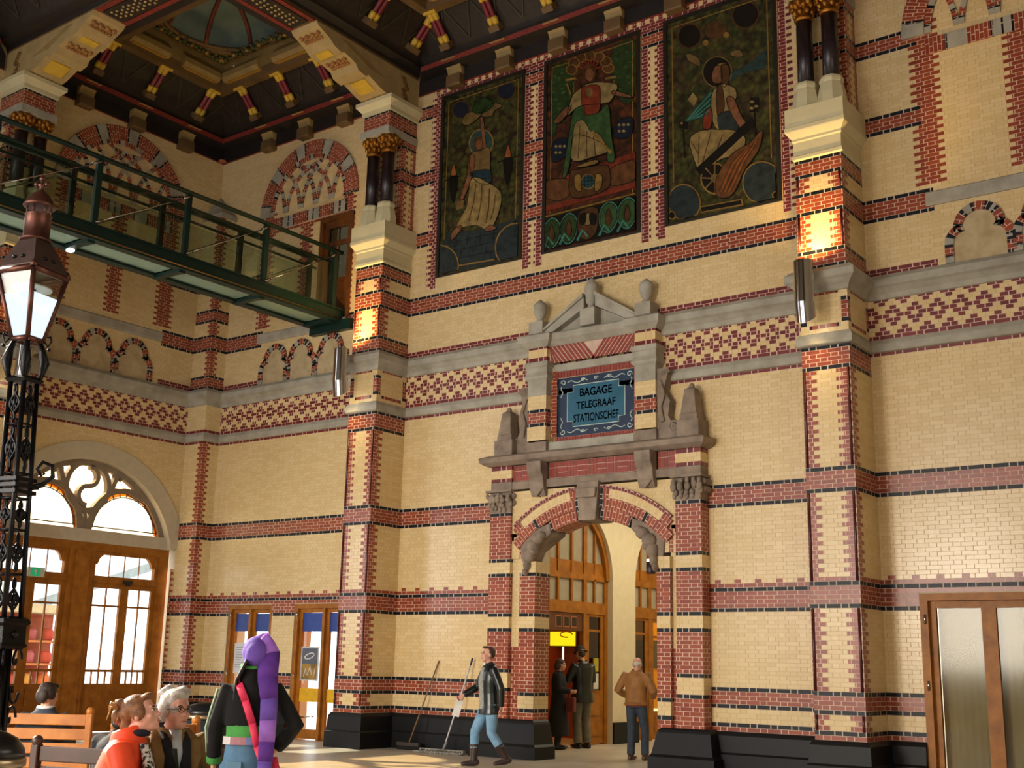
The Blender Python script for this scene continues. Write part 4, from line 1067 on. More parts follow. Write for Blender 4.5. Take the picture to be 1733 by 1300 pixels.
# beams and their stepped consoles
def console(fx, root):
    """fx(across, out, z): console springing from the pilaster head"""
    P = [(0, 12.68), (.92, 12.68), (1.12, 12.72), (1.5, 12.86), (1.56, 12.8), (1.78, 12.84), (1.86, 12.95), (2.2, 13.05), (2.26, 13.0), (2.46, 13.06), (2.6, 13.16), (2.9, 13.28), (2.96, 13.36), (0, 13.36)]
    mb = MB(); mb.ext(P, lambda a, b, d: fx(d, a, b), -.35, .35); mb.build('console_body', TANL, root)
    def slab(nm, a0, a1, w0, w1, m, h=.02):
        def zz(a):
            for p, q in zip(P[1:], P[2:]):
                if p[0] <= a <= q[0]: return p[1]+(q[1]-p[1])*(a-p[0])/(q[0]-p[0])
            return 13.3
        mb = MB(); mb.ext([(a0, zz(a0)-h), (a1, zz(a1)-h), (a1, zz(a1)+.01), (a0, zz(a0)+.01)], lambda a, b, d: fx(d, a, b), w0, w1); return mb.build(nm, m, root)
    slab('gold_panel', 1.14, 1.46, -.2, .2, GOLDP); slab('gold_strip', 2.28, 2.44, -.2, .16, GOLDP)
    for a, z in ((2.02, 13.0), (2.75, 13.22)):
        mb = MB()
        for k in range(-3, 4): mb.ell(fx(k*.075, a+.04*(k % 2), z), (.05, .05, .05), 0, 8, 6); mb.ell(fx(k*.07, a-.08, z-.03), (.04, .04, .04), 0, 8, 6)
        mb.build('carved_ornament', mat('ochre carving', 'a9733a', .6, var=.2, scale=20.), root)
    for sd in (-1, 1):
        e = .35*sd; mb = MB()
        mb.ext([(1.0, 12.98), (1.5, 13.0), (2.3, 13.28), (2.1, 13.3)], lambda a, b, d: fx(d, a, b), e-.012, e+.012); mb.build('side_panel', TAN, root)
        mb = MB()
        for k in range(6): mb.ell(fx(e, .42+.05*(k % 3-1), 12.78+k*.085), tuple(abs(q) for q in (Vector(fx(.022, 0, 0))-Vector(fx(0, 0, 0))+Vector(fx(0, .08, .06))-Vector(fx(0, 0, 0)))), 0, 8, 6)
        mb.build('side_ornament', mat('gold brown carving', '8f6a34', .6, var=.3, scale=20.), root)
def beam(nm, lab, fx, L, loc):
    r = thing(nm, lab, 'beam', loc)
    mb = MB(); P = [(-.35, 13.36), (.35, 13.36), (.38, 13.6), (.38, 14.8), (-.38, 14.8), (-.38, 13.6)]
    mb.ext(P, lambda a, b, d: fx(a, d, b), 0., L); mb.build('beam_body', TAND, r)
    mb = MB(); mb.box(-.24, .24, 0, 0, 0, 0); mb = MB()
    mb.ext([(-.22, 13.33), (.22, 13.33), (.22, 13.365), (-.22, 13.365)], lambda a, b, d: fx(a, d, b), 3.05, L); mb.build('soffit_panel', DWOOD, r)
    mb = MB()
    for s in (-1, 1): mb.ext([(s*.3-.05, 13.335), (s*.3+.05, 13.335), (s*.3+.05, 13.365), (s*.3-.05, 13.365)], lambda a, b, d: fx(a, d, b), 3.0, L)
    mb.build('red_border', REDP, r)
    mb = MB()
    for k in range(int((L-3.2)/.12)):
        for s in (-1, 0, 1): mb.ell(fx(s*.1+.03*((k*7) % 3-1), 3.2+k*.12, 13.325), (.03, .03, .02), 0, 7, 5)
    mb.build('gilt_ornament', mat('gilt soffit ornament', 'c0a468', .5, .4), r)
    console(fx, r)
beam('ceiling_beam', 'broad ceiling beam on a stepped console beside the first tile picture', lambda a, o, z: (-15.755+a, -o, z), 9.5, (-15.755, 0, 13.3))
beam('ceiling_beam', 'broad ceiling beam on a stepped console over the street entrance wall', lambda a, o, z: (XL+o, -5.275+a, z), XA0-XL, (XL, -5.27, 13.3))

# ================================================================ footbridge
X0, X1 = -18.05, -17.28
fb = thing('footbridge', 'dark green steel and glass footbridge crossing high up', 'footbridge', ((X0+X1)/2, -.3, 8.4))
YE = -13.
for x, s in ((X0, -1), (X1, 1)):
    mb = MB(); mb.box(x-.05, x+.05, YE, 0.0, 8.4, 8.66); mb.box(x-.09, x+.09, YE, 0., 8.63, 8.66); mb.box(x-.09, x+.09, YE, 0., 8.38, 8.41); mb.build('edge_beam', GREEN, fb)
    mb = MB(); mb.tube([(x, YE, 9.9), (x, -.1, 9.9)], .045, 10); mb.build('handrail', GREEN, fb)
    mb = MB(); mb.tube([(x-.1*s, YE, 9.66), (x-.1*s, -.2, 9.66)], .028, 8); mb.build('lower_rail', GREEN, fb)
    mb = MB(); mb.tube([(x+.055*s, YE, 8.44), (x+.055*s, -.15, 8.44)], .022, 8); mb.build('bright_tube', mat('brushed brass tube', 'a8946a', .3, .9), fb)
    ys = [-.3-1.9*k for k in range(7)]
    for y in ys:
        mb = MB(); mb.box(x-.04, x+.04, y-.055, y+.055, 8.62, 9.88); mb.build('post', GREEN, fb, .006)
    for a, b in zip(ys, ys[1:]):
        mb = MB(); mb.box(x-.008-.05*s, x+.008-.05*s, b+.06, a-.06, 8.7, 9.62); mb.build('glass_panel', BGLASS, fb)
        mb = MB(); mb.tube([(x+.05*s, a, 9.8), (x+.05*s, b, 8.7)], .014, 6); mb.tube([(x+.05*s, a-.02, 9.8), (x+.05*s, a-.16, 9.72)], .024, 6); mb.tube([(x+.05*s, b+.02, 8.71), (x+.05*s, b+.14, 8.78)], .024, 6)
        mb.build('tie_rod', STEEL, fb)
for k in range(7):
    y = -.3-1.9*k
    mb = MB(); mb.ext([(X0, 8.42), (X0, 8.34), (X0+.3, 8.36), (X1-.3, 8.36), (X1, 8.34), (X1, 8.42)], lambda a, b, d: (a, d, b), y-.07, y+.07); mb.build('cross_beam', GREEN, fb)
    if k < 6:
        mb = MB(); mb.box(X0+.06, X1-.06, y-1.82, y-.08, 8.44, 8.5); mb.build('deck_panel', mat('frosted green deck glass', '8ea892', .35, var=.06), fb)
mb = MB(); mb.box(X0-.05, X1+.35, -.14, 0, 8.2, 8.42); mb.build('wall_bracket', GREEN, fb)
# two tiny white lamps under the deck
for k in (3, 2):
    mb = MB(); mb.box(X0+.1, X0+.22, -.35-1.9*k, -.25-1.9*k, 8.3, 8.35); mb.build('marker_lamp', emit('small white lamp', 'ffffff', 2.), fb) if k == 3 else None

# ================================================================ steel up-and-down lights on the pilasters
def uplight(fx, label, on=True):
    r = thing('wall_light', label, 'wall light', fx(0, 0, 6.6), 0, 'steel wall lights on the pilasters')
    mb = MB(); b0 = 0
    R = .145; n = 24
    prof = [(R, 6.72), (R, 7.36)]
    mb.lathe(0, -.24, prof, n); mb.f.pop(); mb.m.pop(); mb.s.pop(); del mb.f[n:n+1]; del mb.m[n:n+1]; del mb.s[n:n+1]
    b = len(mb.v)                                    # elbow cut towards the wall
    for i in range(n):
        a = 2*PI*i/n; mb.v.append((R*math.cos(a), -.24+R*math.sin(a), 6.72))
    for i in range(n):
        a = 2*PI*i/n; mb.v.append((R*.96*math.cos(a), -.2+R*math.sin(a), 6.5+.1*math.sin(a)))
    for i in range(n):
        j = (i+1) % n; mb.f.append((b+i, b+n+i, b+n+j, b+j)); mb.m.append(0); mb.s.append(True)
    mb.v = [fx(*p) for p in mb.v]; mb.build('steel_tube', STEEL, r)
    mb = MB(); mb.lathe(0, -.21, [(R*.8, 6.56), (R*.8, 6.57)], n); mb.v = [fx(*p) for p in mb.v]; mb.build('lower_lamp', emit('warm lamp', 'fff0d0', 18.), r)
    mb = MB(); mb.lathe(0, -.24, [(R*.8, 7.2), (R*.8, 7.21)], n); mb.v = [fx(*p) for p in mb.v]; mb.build('upper_lamp', MATS['warm lamp'], r)
    mb = MB(); mb.box(-.03, .03, -.1, 0, 6.9, 7.0); mb.v = [fx(*p) for p in mb.v]; mb.build('wall_bracket', STEEL, r)
uplight(lambda x, y, z: (-15.76-.22+x, YA+y-.17, z), 'stainless steel tube light on the pilaster beside the footbridge')
uplight(lambda x, y, z: (-6.46-.12+x, YA+y-.17, z), 'stainless steel tube light on the pilaster beside the tile picture of the dark halo')
uplight(lambda x, y, z: (XL+.83-y+.17, -5.2+x, z), 'stainless steel tube light behind the copper head of the street lantern')

# ================================================================ doors and windows
def leaf(root, fx, a0, a1, z0, z1, name='door_leaf', panes=((.96, 1.19, 4), (1.24, 2.5, 2), (2.54, 2.88, 2)), st=.1, bot=True, gm=None, m=OAK):
    """glazed timber leaf between a0..a1; fx(a, d, z)"""
    mb = MB()
    def B(p, q, d0, d1, r, s): e = eps(); mb.ext([(p, r), (q, r), (q, s), (p, s)], lambda a, b, d: fx(a, d, b), d0-e, d1+e)
    B(a0, a0+st, -.03, .03, z0, z1); B(a1-st, a1, -.03, .03, z0, z1)
    zb = min(p[0] for p in panes); zt = max(p[1] for p in panes)
    B(a0+st, a1-st, -.03, .03, zt, z1); B(a0+st, a1-st, -.03, .03, z0, zb)
    if bot:
        for r, s in ((z0+.15, (z0+zb)/2-.03), ((z0+zb)/2+.03, zb-.1)): B(a0+st+.03, a1-st-.03, -.045, .045, r, s)
    mb2 = MB()
    for r, s, k in panes:
        for i in range(1, k): x = a0+st+(a1-a0-2*st)*i/k; B(x-.012, x+.012, -.015, .015, r, s)
    zz = sorted([p[0] for p in panes]+[p[1] for p in panes])[1:-1]
    for r, s in zip(zz[::2], zz[1::2]): B(a0+st, a1-st, -.02, .02, r, s)
    lf = mb.build(name, m, root)
    g = MB(); g.ext([(a0+st, zb), (a1-st, zb), (a1-st, zt), (a0+st, zt)], lambda a, b, d: fx(a, d, b), -.004, .004); g.build('glass_pane', gm or GLASS, lf)
    return lf
# --- arched street doors on the left wall
d1 = thing('door_1', 'wide arched street entrance with oak doors and a bright tracery window', 'door', (XL, YC, 0)); struct(d1)
F = lambda a, d, z: (XL-.2+d, a, z)
mb = MB(); A = arc(YC, ZC, 2.1, -8 if False else 11.3, 168.7, 40); Bo = [(YC+2.46*math.cos(math.radians(11.3+157.4*i/40)), ZC+2.46*math.sin(math.radians(11.3+157.4*i/40))) for i in range(41)]
mb.strip(A, Bo, PY, XL-.0, XL+.03); mb.strip(A, [(YC+2.3*math.cos(math.radians(11.3+157.4*i/40)), ZC+2.3*math.sin(math.radians(11.3+157.4*i/40))) for i in range(41)], PY, XL-.42, XL)
mb.build('arch_surround', mat('pale plaster band', 'c9bda2', .7, var=.05), d1)
mb = MB(); mb.ext([(YC-2.14, 3.78), (YC+2.14, 3.78), (YC+2.14, 4.04), (YC-2.14, 4.04)], lambda a, b, d: F(a, d, b), -.1, .12); mb.build('stone_transom', mat('pale stone transom', 'c6baa4', .7, var=.06), d1)
# tracery: stone plate with holes drawn as a fan of ribs
TRM = mat('brown grey tracery stone', '8f7f6c', .75, var=.1)
mb = MB()
def ribs(P, w): mb.strip(offset(P, w/2), offset(P, -w/2), lambda a, b, d: F(a, d, b), -.06, .06)
ribs(arc(YC, ZC, 2.05, 17, 163, 40), .14)
for s in (-1, 1):
    cx = YC+s*.98
    ribs(arc(cx, 4.04, .9, 0, 180, 24), .1)
    # spandrel divisions
    ribs([(YC+s*.12, 4.04), (YC+s*.16, 4.3), (YC+s*.3, 4.62), (YC+s*.56, 4.9), (YC+s*.7, 5.3)], .1)
    ribs([(YC+s*.55, 4.9), (YC+s*1.0, 4.93), (YC+s*1.6, 4.72)], .1)
ribs(arc(YC, 4.93, .5, 0, 360, 32), .1)
ribs([(YC+.02+.2*math.cos(a), 5.13+.2*math.sin(a)) for a in [PI*.5-i*PI/10 for i in range(11)]]+[(YC-.0-.2*math.cos(a)+.0, 4.73+.2*math.sin(a)) for a in [PI*.5-i*PI/10 for i in range(1, 11)]], .09)
mb.ext([(YC-.1, 4.04), (YC+.1, 4.04), (YC+.02, 4.4), (YC-.02, 4.4)], lambda a, b, d: F(a, d, b), -.05, .05)
for s in (-1, 1):
    for c in ((.62, 5.18), (.78, 5.12), (1.0, 5.1), (1.2, 5.02)): mb.ell(F(YC+s*c[0], 0, c[1]+.04), (.05, .045, .045), 0, 8, 6)
mb.build('tracery', TRM, d1)
mb = MB(); P = arc(YC, ZC, 2.08, 18.8, 161.2, 30); mb.ext(P, lambda a, b, d: F(a, d, b), -.012, -.004)
STG = glass('leaded border glass', 'fff2d8', .05); mb.build('tracery_glass', STG, d1)
mb = MB()
for s in (-1, 1):
    cx = YC+s*.98
    for k in range(15):
        a = PI*(k+.5)/15; mb.tube([F(cx+.84*math.cos(a), .0, 4.04+.84*math.sin(a)), F(cx+.75*math.cos(a), .0, 4.04+.75*math.sin(a))], .012, 5)
    mb.tube([F(cx+.75*math.cos(PI*k/24), 0, 4.1+.7*math.sin(PI*k/24)) for k in range(25)], .012, 5); mb.tube([F(cx-.75, 0, 4.12), F(cx+.75, 0, 4.12)], .012, 5)
mb.build('lead_lines', mat('dark lead', '3a332e', .6), d1)
mb = MB()
for s in (-1, 1):
    cx = YC+s*.98; mb.strip(arc(cx, 4.06, .845, 0, 180, 24), arc(cx, 4.06, .765, 0, 180, 24), lambda a, b, d: F(a, d, b), .0, .004)
mb.build('amber_border', glass('amber border glass', 'e0a850', .04), d1)
mb = MB()
def B(p, q, d0, d1_, r, s): e = eps(); mb.ext([(p, r), (q, r), (q, s), (p, s)], lambda a, b, d: F(a, d, b), d0-e, d1_+e)
YR = YC+2.06
B(YR-.16, YR+.08, -.06, .08, 0, 3.78); B(YC-2.14, YC-2.06+.16, -.06, .08, 0, 3.78); B(YC-2.1, YR, -.06, .08, 3.62, 3.78)
B(YC-.28, YC+.28, -.06, .1, 0, 3.7); B(YC-.17, YC+.17, -.06, .14, 0, 3.6)
for s in (-1, 1):
    a, b = (YC+.28, YR-.16) if s > 0 else (YC-2.06+.16, YC-.28)
    B(a, b, -.05, .07, 2.98, 3.12); B(a, a+.08, -.04, .05, 3.1, 3.62); B(b-.08, b, -.04, .05, 3.1, 3.62); B(a, b, -.04, .05, 3.56, 3.63)
    for e, t in ((a+.08, 1), (b-.08, -1)): mb.ext([(e, 3.57), (e, 3.36), (e+t*.05, 3.36), (e+t*.1, 3.48), (e+t*.2, 3.57)][::t], lambda p, q, d: F(p, d, q), -.04, .04)
    for i in (1, 2, 3): x = a+.08+(b-a-.16)*i/4; B(x-.008, x+.008, -.01, .01, 3.12, 3.57)
mb.build('timber_frame', OAK, d1)
mb = MB()
for a, b in ((YC+.36, YR-.24), (YC-2.06+.24, YC-.36)): mb.ext([(a, 3.12), (b, 3.12), (b, 3.57), (a, 3.57)], lambda p, q, d: F(p, d, q), -.004, .004)
mb.build('transom_glass', GLASS, d1)
for a, b in ((YC+.28, YC+1.13), (YC+1.13, YC+1.9), (YC-1.05, YC-.28), (YC-1.9, YC-1.05)): leaf(d1, F, a, b, .02, 2.98)
mb = MB(); mb.box(XL-.12, XL-.06, -1.62, -1.42, 2.98, 3.06); mb.box(XL-.1, XL-.05, -1.56, -1.48, 2.94, 2.985); mb.build('door_closer', mat('dark closer', '2c2622', .5), d1)
es = thing('exit_sign', 'small green and white emergency exit sign on the oak transom of the street doors', 'sign', (XL, -3.55, 3.05))
mb = MB(); mb.box(XL-.09, XL-.03, -3.86, -3.5, 3.0, 3.18); mb.build('sign_box', mat('pale sign box', 'cfe0d2', .5), es)
mb = MB(); mb.box(XL-.03, XL-.026, -3.8, -3.6, 3.01, 3.17); mb.build('green_field', emit('exit green', '2e9a62', 1.3), es)
mb = MB(); mb.ell((XL-.025, -3.7, 3.11), (.004, .035, .035)); mb.box(XL-.026, XL-.022, -3.71, -3.69, 3.03, 3.08); mb.build('white_symbol', mat('white symbol', 'e8f2ea', .5), es)

# --- pair of shop doors on the far left of the end wall
G = lambda a, d, z: (a, .12+d, z)
def shopdoor(nm, lab, x0, x1, zt, split, posters):
    r = thing(nm, lab, 'door', ((x0+x1)/2, .1, 0)); struct(r)
    mb = MB(); B = lambda p, q, r_, s: mb.ext([(p, r_), (q, r_), (q, s), (p, s)], lambda a, b, d: G(a, d, b), -.1-eps(), .08)
    B(x0, x0+.09, 0, zt); B(x1-.09, x1, 0, zt); B(x0, x1, zt-.09, zt); B(split-.035, split+.035, 0, zt-.09)
    mb.build('frame', OAK, r)
    for a, b in ((x0+.09, split-.035), (split+.035, x1-.09)):
        leaf(r, G, a, b, .02, zt-.09, 'door_leaf', ((.2, zt-.17, 1),), .07, False)
    mb = MB()
    for z in (2.35, 1.15): mb.tube([G(x0+.07, -.11, z), G(x0+.07, -.11, z+.12)], .015, 6)
    mb.build('hinge', STEEL, r)
    return r
s1 = shopdoor('door_2', 'glazed oak shop door with a white notice, behind the person in purple', -20.19, -18.83, 2.62, -19.52, 0)
s2 = shopdoor('door_3', 'glazed oak shop door with yellow bands beside the twin-column pilaster', -18.17, -16.8, 2.62, -17.35, 0)
for r, x0, x1, sp in ((s1, -20.19, -18.83, -19.52), (s2, -18.17, -16.8, -17.35)):
    mb = MB()
    for a, b in ((x0+.16, sp-.1), (sp+.1, x1-.16)): mb.ext([(a, 2.08), (b, 2.08), (b, 2.44), (a, 2.44)], lambda p, q, d: G(p, d, q), -.008, -.005)
    mb.build('blue_band', mat('blue window film', '2a4aa0', .4), r)
    mb = MB()
    for a, b in ((x0+.16, sp-.1), (sp+.1, x1-.16)): mb.ext([(a, .72), (b, .72), (b, .98), (a, .98)], lambda p, q, d: G(p, d, q), -.008, -.005)
    mb.build('yellow_band', mat('yellow window film', 'e8b414', .4), r)
mb = MB(); mb.tube([G(-17.9, -.09, .42), G(-17.5, -.09, .45)], .015, 6); mb.build('push_bar', STEEL, s2)
ps = thing('poster', 'white notice sheet taped inside the shop door next to the corner pier', 'poster', (-19.95, .1, 1.3))
mb = MB(); mb.box(-20.02, -19.62, .1, .104, 1.22, 1.84); mb.build('sheet', mat('white notice paper', 'dfe2e6', .6, var=.04), ps)
mb = MB()
for i in range(9): mb.box(-19.97, -19.7-.05*(i % 3), .098, .1005, 1.74-i*.05, 1.755-i*.05)
mb.build('printed_lines', mat('grey print', '9aa2ac', .6), ps)
ps = thing('poster', 'grey and gold poster with white loops on the shop door beside the pilaster', 'poster', (-17.7, .1, 1.3))
mb = MB(); mb.box(-18.01, -17.5, .1, .104, 1.12, 1.78); mb.build('sheet', mat('pale poster paper', 'c8ccd4', .5), ps)
mb = MB(); mb.box(-17.97, -17.54, .097, .1, 1.45, 1.75); mb.build('grey_panel', mat('slate print', '5c6274', .5), ps)
mb = MB(); mb.box(-17.97, -17.54, .097, .1, 1.15, 1.45); mb.build('gold_panel', mat('ochre print', 'b08a3c', .5, var=.3), ps)
mb = MB(); mb.tube([(-17.76+.13*math.cos(i*PI/8), .095, 1.6+.05*math.sin(i*PI/8)+.03*math.cos(i*PI/8)) for i in range(16)], .012, 5, 0, True)
mb.tube([(-17.9, .095, 1.2), (-17.85, .095, 1.36), (-17.8, .095, 1.22), (-17.72, .095, 1.4), (-17.68, .095, 1.24)], .01, 5); mb.tube([(-17.62, .095, 1.2), (-17.58, .095, 1.36)], .01, 5); mb.build('white_loops', mat('white print', 'f0efe8', .5), ps)
# --- door high up at the end of the footbridge
d4 = thing('door_4', 'brown timber door with small panes at the end of the footbridge', 'door', (-17.58, .05, 8.5)); struct(d4)
H = lambda a, d, z: (a, .08+d, z)
mb = MB()
for p, q, r_, s in ((-18.08, -17.98, 8.5, 10.86), (-17.18, -17.08, 8.5, 10.86), (-18.08, -17.08, 10.76, 10.86)): mb.ext([(p, r_), (q, r_), (q, s), (p, s)], lambda a, b, d: H(a, d, b), -.11-eps(), .08)
mb.build('frame', OAKD, d4)
leaf(d4, H, -17.98, -17.18, 8.5, 10.76, 'door_leaf', ((9.45, 10.2, 2), (10.3, 10.6, 2)), .12, True, glass('dim door glass', '6e6a5c', .1), OAKD)
# --- big double door at the right edge with drawn curtains
d5 = thing('door_5', 'oak double door with cream net curtains', 'door', (-4.5, .1, 0)); struct(d5)
mb = MB()
for p, q, r_, s in ((-5.57, -5.46, 0, 2.62), (-3.36, -3.25, 0, 2.62), (-5.57, -3.25, 2.52, 2.62)): mb.ext([(p, r_), (q, r_), (q, s), (p, s)], lambda a, b, d: G(a, d, b), -.12-eps(), .08)
mb.build('frame', OAK, d5)
for a, b in ((-5.46, -4.68), (-4.68, -3.36)):
    a2 = a if a < -5 else a; leaf(d5, G, a2, b if b < -4 else -3.9, .02, 2.52, 'door_leaf', ((.25, 2.42, 1),), .085 if a < -5 else .11, False, NGLASS)
leaf(d5, G, -3.9, -3.36, .02, 2.52, 'door_leaf', ((.25, 2.42, 1),), .085, False, NGLASS)
mb = MB()
for z in (2.2, 1.3): mb.tube([G(-5.5, -.14, z), G(-5.5, -.14, z+.13)], .015, 6)
mb.build('hinge', STEEL, d5)
cu = thing('net_curtain', 'cream net curtain behind the glass of the oak double door', 'curtain', (-4.4, .3, 0))
mb = MB(); P = [(-5.4+i*.02, .27+.004*math.sin(i*1.3)+.003*math.sin(i*.37)) for i in range(104)]
mb.strip(P, [(p[0], p[1]+.004) for p in P], XY, .05, 2.5); mb.build('cloth', mat('cream net cloth', 'a69b78', .8, var=.06, scale=3.), cu)
# ================================================================ passage behind the doorway
PX, PW = -13.3, -8.2
mb = MB(); CRW = mat('cream passage wall', 'e0d3ae', .6, var=.04)
for a, b, z0, z1 in ((.5, 1.3, 0, 5.2), (4.3, 5.2, 0, 5.2), (8.2, 10., 0, 5.2)): mb.box(PX-.4, PX, a, b, z0, z1)
for yc in (2.8, 6.7):
    A = arc(yc, 3.25, 1.5, 0, 180, 24); mb.strip(A, [(p[0], 5.2) for p in A], PY, PX-.4, PX)
    mb.box(PX-.4, PX, yc-1.5, yc+1.5, 4.75, 5.2)
struct(mb.build('wall_passage_left', CRW))
mb = MB(); mb.box(PW, PW+.2, .5, 10, 0, 5.2); struct(mb.build('wall_passage_right', CRW))
mb = MB(); mb.box(PX-.4, PW+.2, 10, 10.2, 0, 5.2); struct(mb.build('wall_passage_end', CRW))
mb = MB(); mb.box(-16.6, PW+.2, .5, 10.2, 5.2, 5.3); struct(mb.build('ceiling_passage', CRW))
mb = MB(); mb.box(PX, PX+.04, 4.3, 5.2, 0, .42); mb.box(PX-.2, PX+.03, 5.2, 5.3, 0, .42); mb.box(PX, PX+.04, .5, 1.3, 0, .42); struct(mb.build('baseboard_passage', DARKST))
K = lambda a, d, z: (PX-.18+d, a, z)
def screen(nm, lab, yc, opened):
    r = thing(nm, lab, 'door', (PX-.18, yc, 0)); struct(r)
    mb = MB()
    def B(p, q, r_, s, d0=-.04, d1=.05): e = eps(); mb.ext([(p, r_), (q, r_), (q, s), (p, s)], lambda a, b, d: K(a, d, b), d0-e, d1+e)
    A = arc(yc, 3.25, 1.5, 0, 180, 24); mb.strip(A, arc(yc, 3.25, 1.38, 0, 180, 24), lambda a, b, d: K(a, d, b), -.07, .1)
    for e in (-1.5, -.72, .6, 1.38): B(yc+e, yc+e+.12, 0, 3.4 if abs(e) > 1 else 4.5)
    B(yc-1.5, yc+1.5, 2.55, 2.72); B(yc-1.45, yc+1.45, 3.22, 3.34); B(yc-1.45, yc+1.45, 2.72, 2.78)
    for e in (-1.05, -.3, .18, 1.03): B(yc+e-.03, yc+e+.03, 2.75, 3.25); B(yc+e-.03, yc+e+.03, 3.34, 3.25+math.sqrt(1.4**2-e*e))
    B(yc-1.4, yc+1.4, 3.34, 3.58, -.03, .03)
    mb.build('timber_frame', OAK, r)
    mb = MB(); mb.ext([(yc-1.4, 2.72), (yc+1.4, 2.72), (yc+1.4, 3.25)]+arc(yc, 3.25, 1.4, 0, 180, 20), lambda a, b, d: K(a, d, b), -.004, .004)
    mb.build('upper_glass', mat('milky glass', 'a89f88', .25, var=.05), r)
    for a, b in ((yc-1.38, yc-.72), (yc+.72, yc+1.38)): leaf(r, K, a, b, .02, 2.55, 'side_light', ((1.05, 2.2, 1), (2.25, 2.5, 1)), .12, True, glass('amber side glass', '8a7a58', .1) if 'amber side glass' not in MATS else MATS['amber side glass'])
    if not opened:
        gl = glass('yellow lit glass', 'efe0b0', .06)
        for a, b in ((yc-.6, yc), (yc, yc+.6)): leaf(r, K, a, b, .02, 2.55, 'door_leaf', ((.6, 2.15, 1), (2.2, 2.48, 1)), .1, True, gl)
    else:
        mb = MB(); mb.ext([(yc-.6, 2.2), (yc+.6, 2.2), (yc+.6, 2.55), (yc-.6, 2.55)], lambda a, b, d: K(a, d, b), -.02, .03); mb.build('door_head', OAKD, r)
        mb = MB()
        for k in range(3): mb.ext([(yc-.36+k*.27, 2.26), (yc-.16+k*.27, 2.26), (yc-.16+k*.27, 2.48), (yc-.36+k*.27, 2.48)], lambda a, b, d: K(a, d, b), .03, .04)
        mb.build('leaded_panel', emit('lit leaded pane', 'c06a3c', .9), r)
        mb = MB()
        for k in range(3): mb.ext([(yc-.34+k*.27, 2.28), (yc-.18+k*.27, 2.28), (yc-.18+k*.27, 2.46), (yc-.34+k*.27, 2.46)], lambda a, b, d: K(a, d, b), .04, .045)
        mb.build('leaded_centre', mat('dark leaded glass', '3a3020', .3, var=.4, scale=40.), r)
        L = lambda a, d, z: (PX-.2-(a-(yc-.6)), yc-.6+d, z)
        leaf(r, L, yc-.6, yc-.02, .02, 2.2, 'door_leaf', ((.6, 2.1, 1),), .1, True)
    return r
screen('door_6', 'arched oak screen with an open door inside the doorway passage', 2.8, True)
screen('door_7', 'second arched oak screen deeper in the doorway passage', 6.7, False)
# shop room behind the first screen
mb = MB(); mb.box(-16.6, -16.4, .5, 5.2, 0, 5.2); mb.box(-16.4, PX-.4, 5.2, 5.3, 0, 5.2); struct(mb.build('wall_shop', mat('rust orange shop wall', 'a84a1c', .7)))
mb = MB(); mb.box(-16.6, -16.4, 5.3, 10.2, 0, 5.2); struct(mb.build('wall_shop_back', mat('pale yellow shop wall', 'd8be7a', .7)))
sgn = thing('light_box', 'glowing yellow shop light box seen through the open door of the passage', 'sign', (-14.95, 4.9, 1.9))
mb = MB(); mb.box(-15.3, -14.6, 4.9, 5.1, 1.92, 2.26); mb.build('housing', mat('brown sign housing', '6a4a20', .5), sgn)
mb = MB(); mb.box(-15.28, -14.62, 4.885, 4.9, 1.94, 2.24); mb.build('yellow_face', emit('yellow sign light', 'f2d818', 1.8), sgn)
mb = MB(); mb.tube([(-14.85+.16*math.cos(i*.5), 4.88, 2.18+.06*math.sin(i*.5)) for i in range(11)], .014, 5); mb.build('printed_loop', mat('orange print', 'c86a1c', .5), sgn)
mb = MB(); mb.box(-15.0, -14.97, 4.95, 4.98, 1.45, 1.93); mb.build('sign_post', emit('white light strip', 'fff4d8', 2.), sgn)
for (y0, y1, z0, z1, c, w) in ((3.74, 3.92, 1.42, 1.68, 'c8b428', 'yellow'), (3.74, 3.92, 1.08, 1.38, 'd8d4c8', 'white')):
    o = MB().box(PX-.12, PX-.1, y0, y1, z0, z1).build('notice', mat(w+' notice card', c, .6)); tag(o, w+' notice stuck on the side light beside the open passage door', 'notice')
sc_ = thing('wall_lamp', 'small cylinder wall lamp glowing upward under the right end of the arch', 'wall lamp', (-10.12, .4, 3.1))
mb = MB(); mb.lathe(-10.12, .4, [(.07, 3.04), (.08, 3.06), (.08, 3.24)], 14); mb.build('lamp_body', mat('dark purple lamp body', '3a2c34', .4, .3), sc_)
mb = MB(); mb.lathe(-10.12, .4, [(.075, 3.24), (.07, 3.28)], 14); mb.build('lamp_glow', emit('bright lamp top', 'fff6e8', 9.), sc_)
mb = MB(); mb.tube([(-10.06, .4, 3.12), (-9.8, .36, 3.12), (-9.68, .24, 3.12)], .02, 6); mb.build('lamp_arm', IRON, sc_)

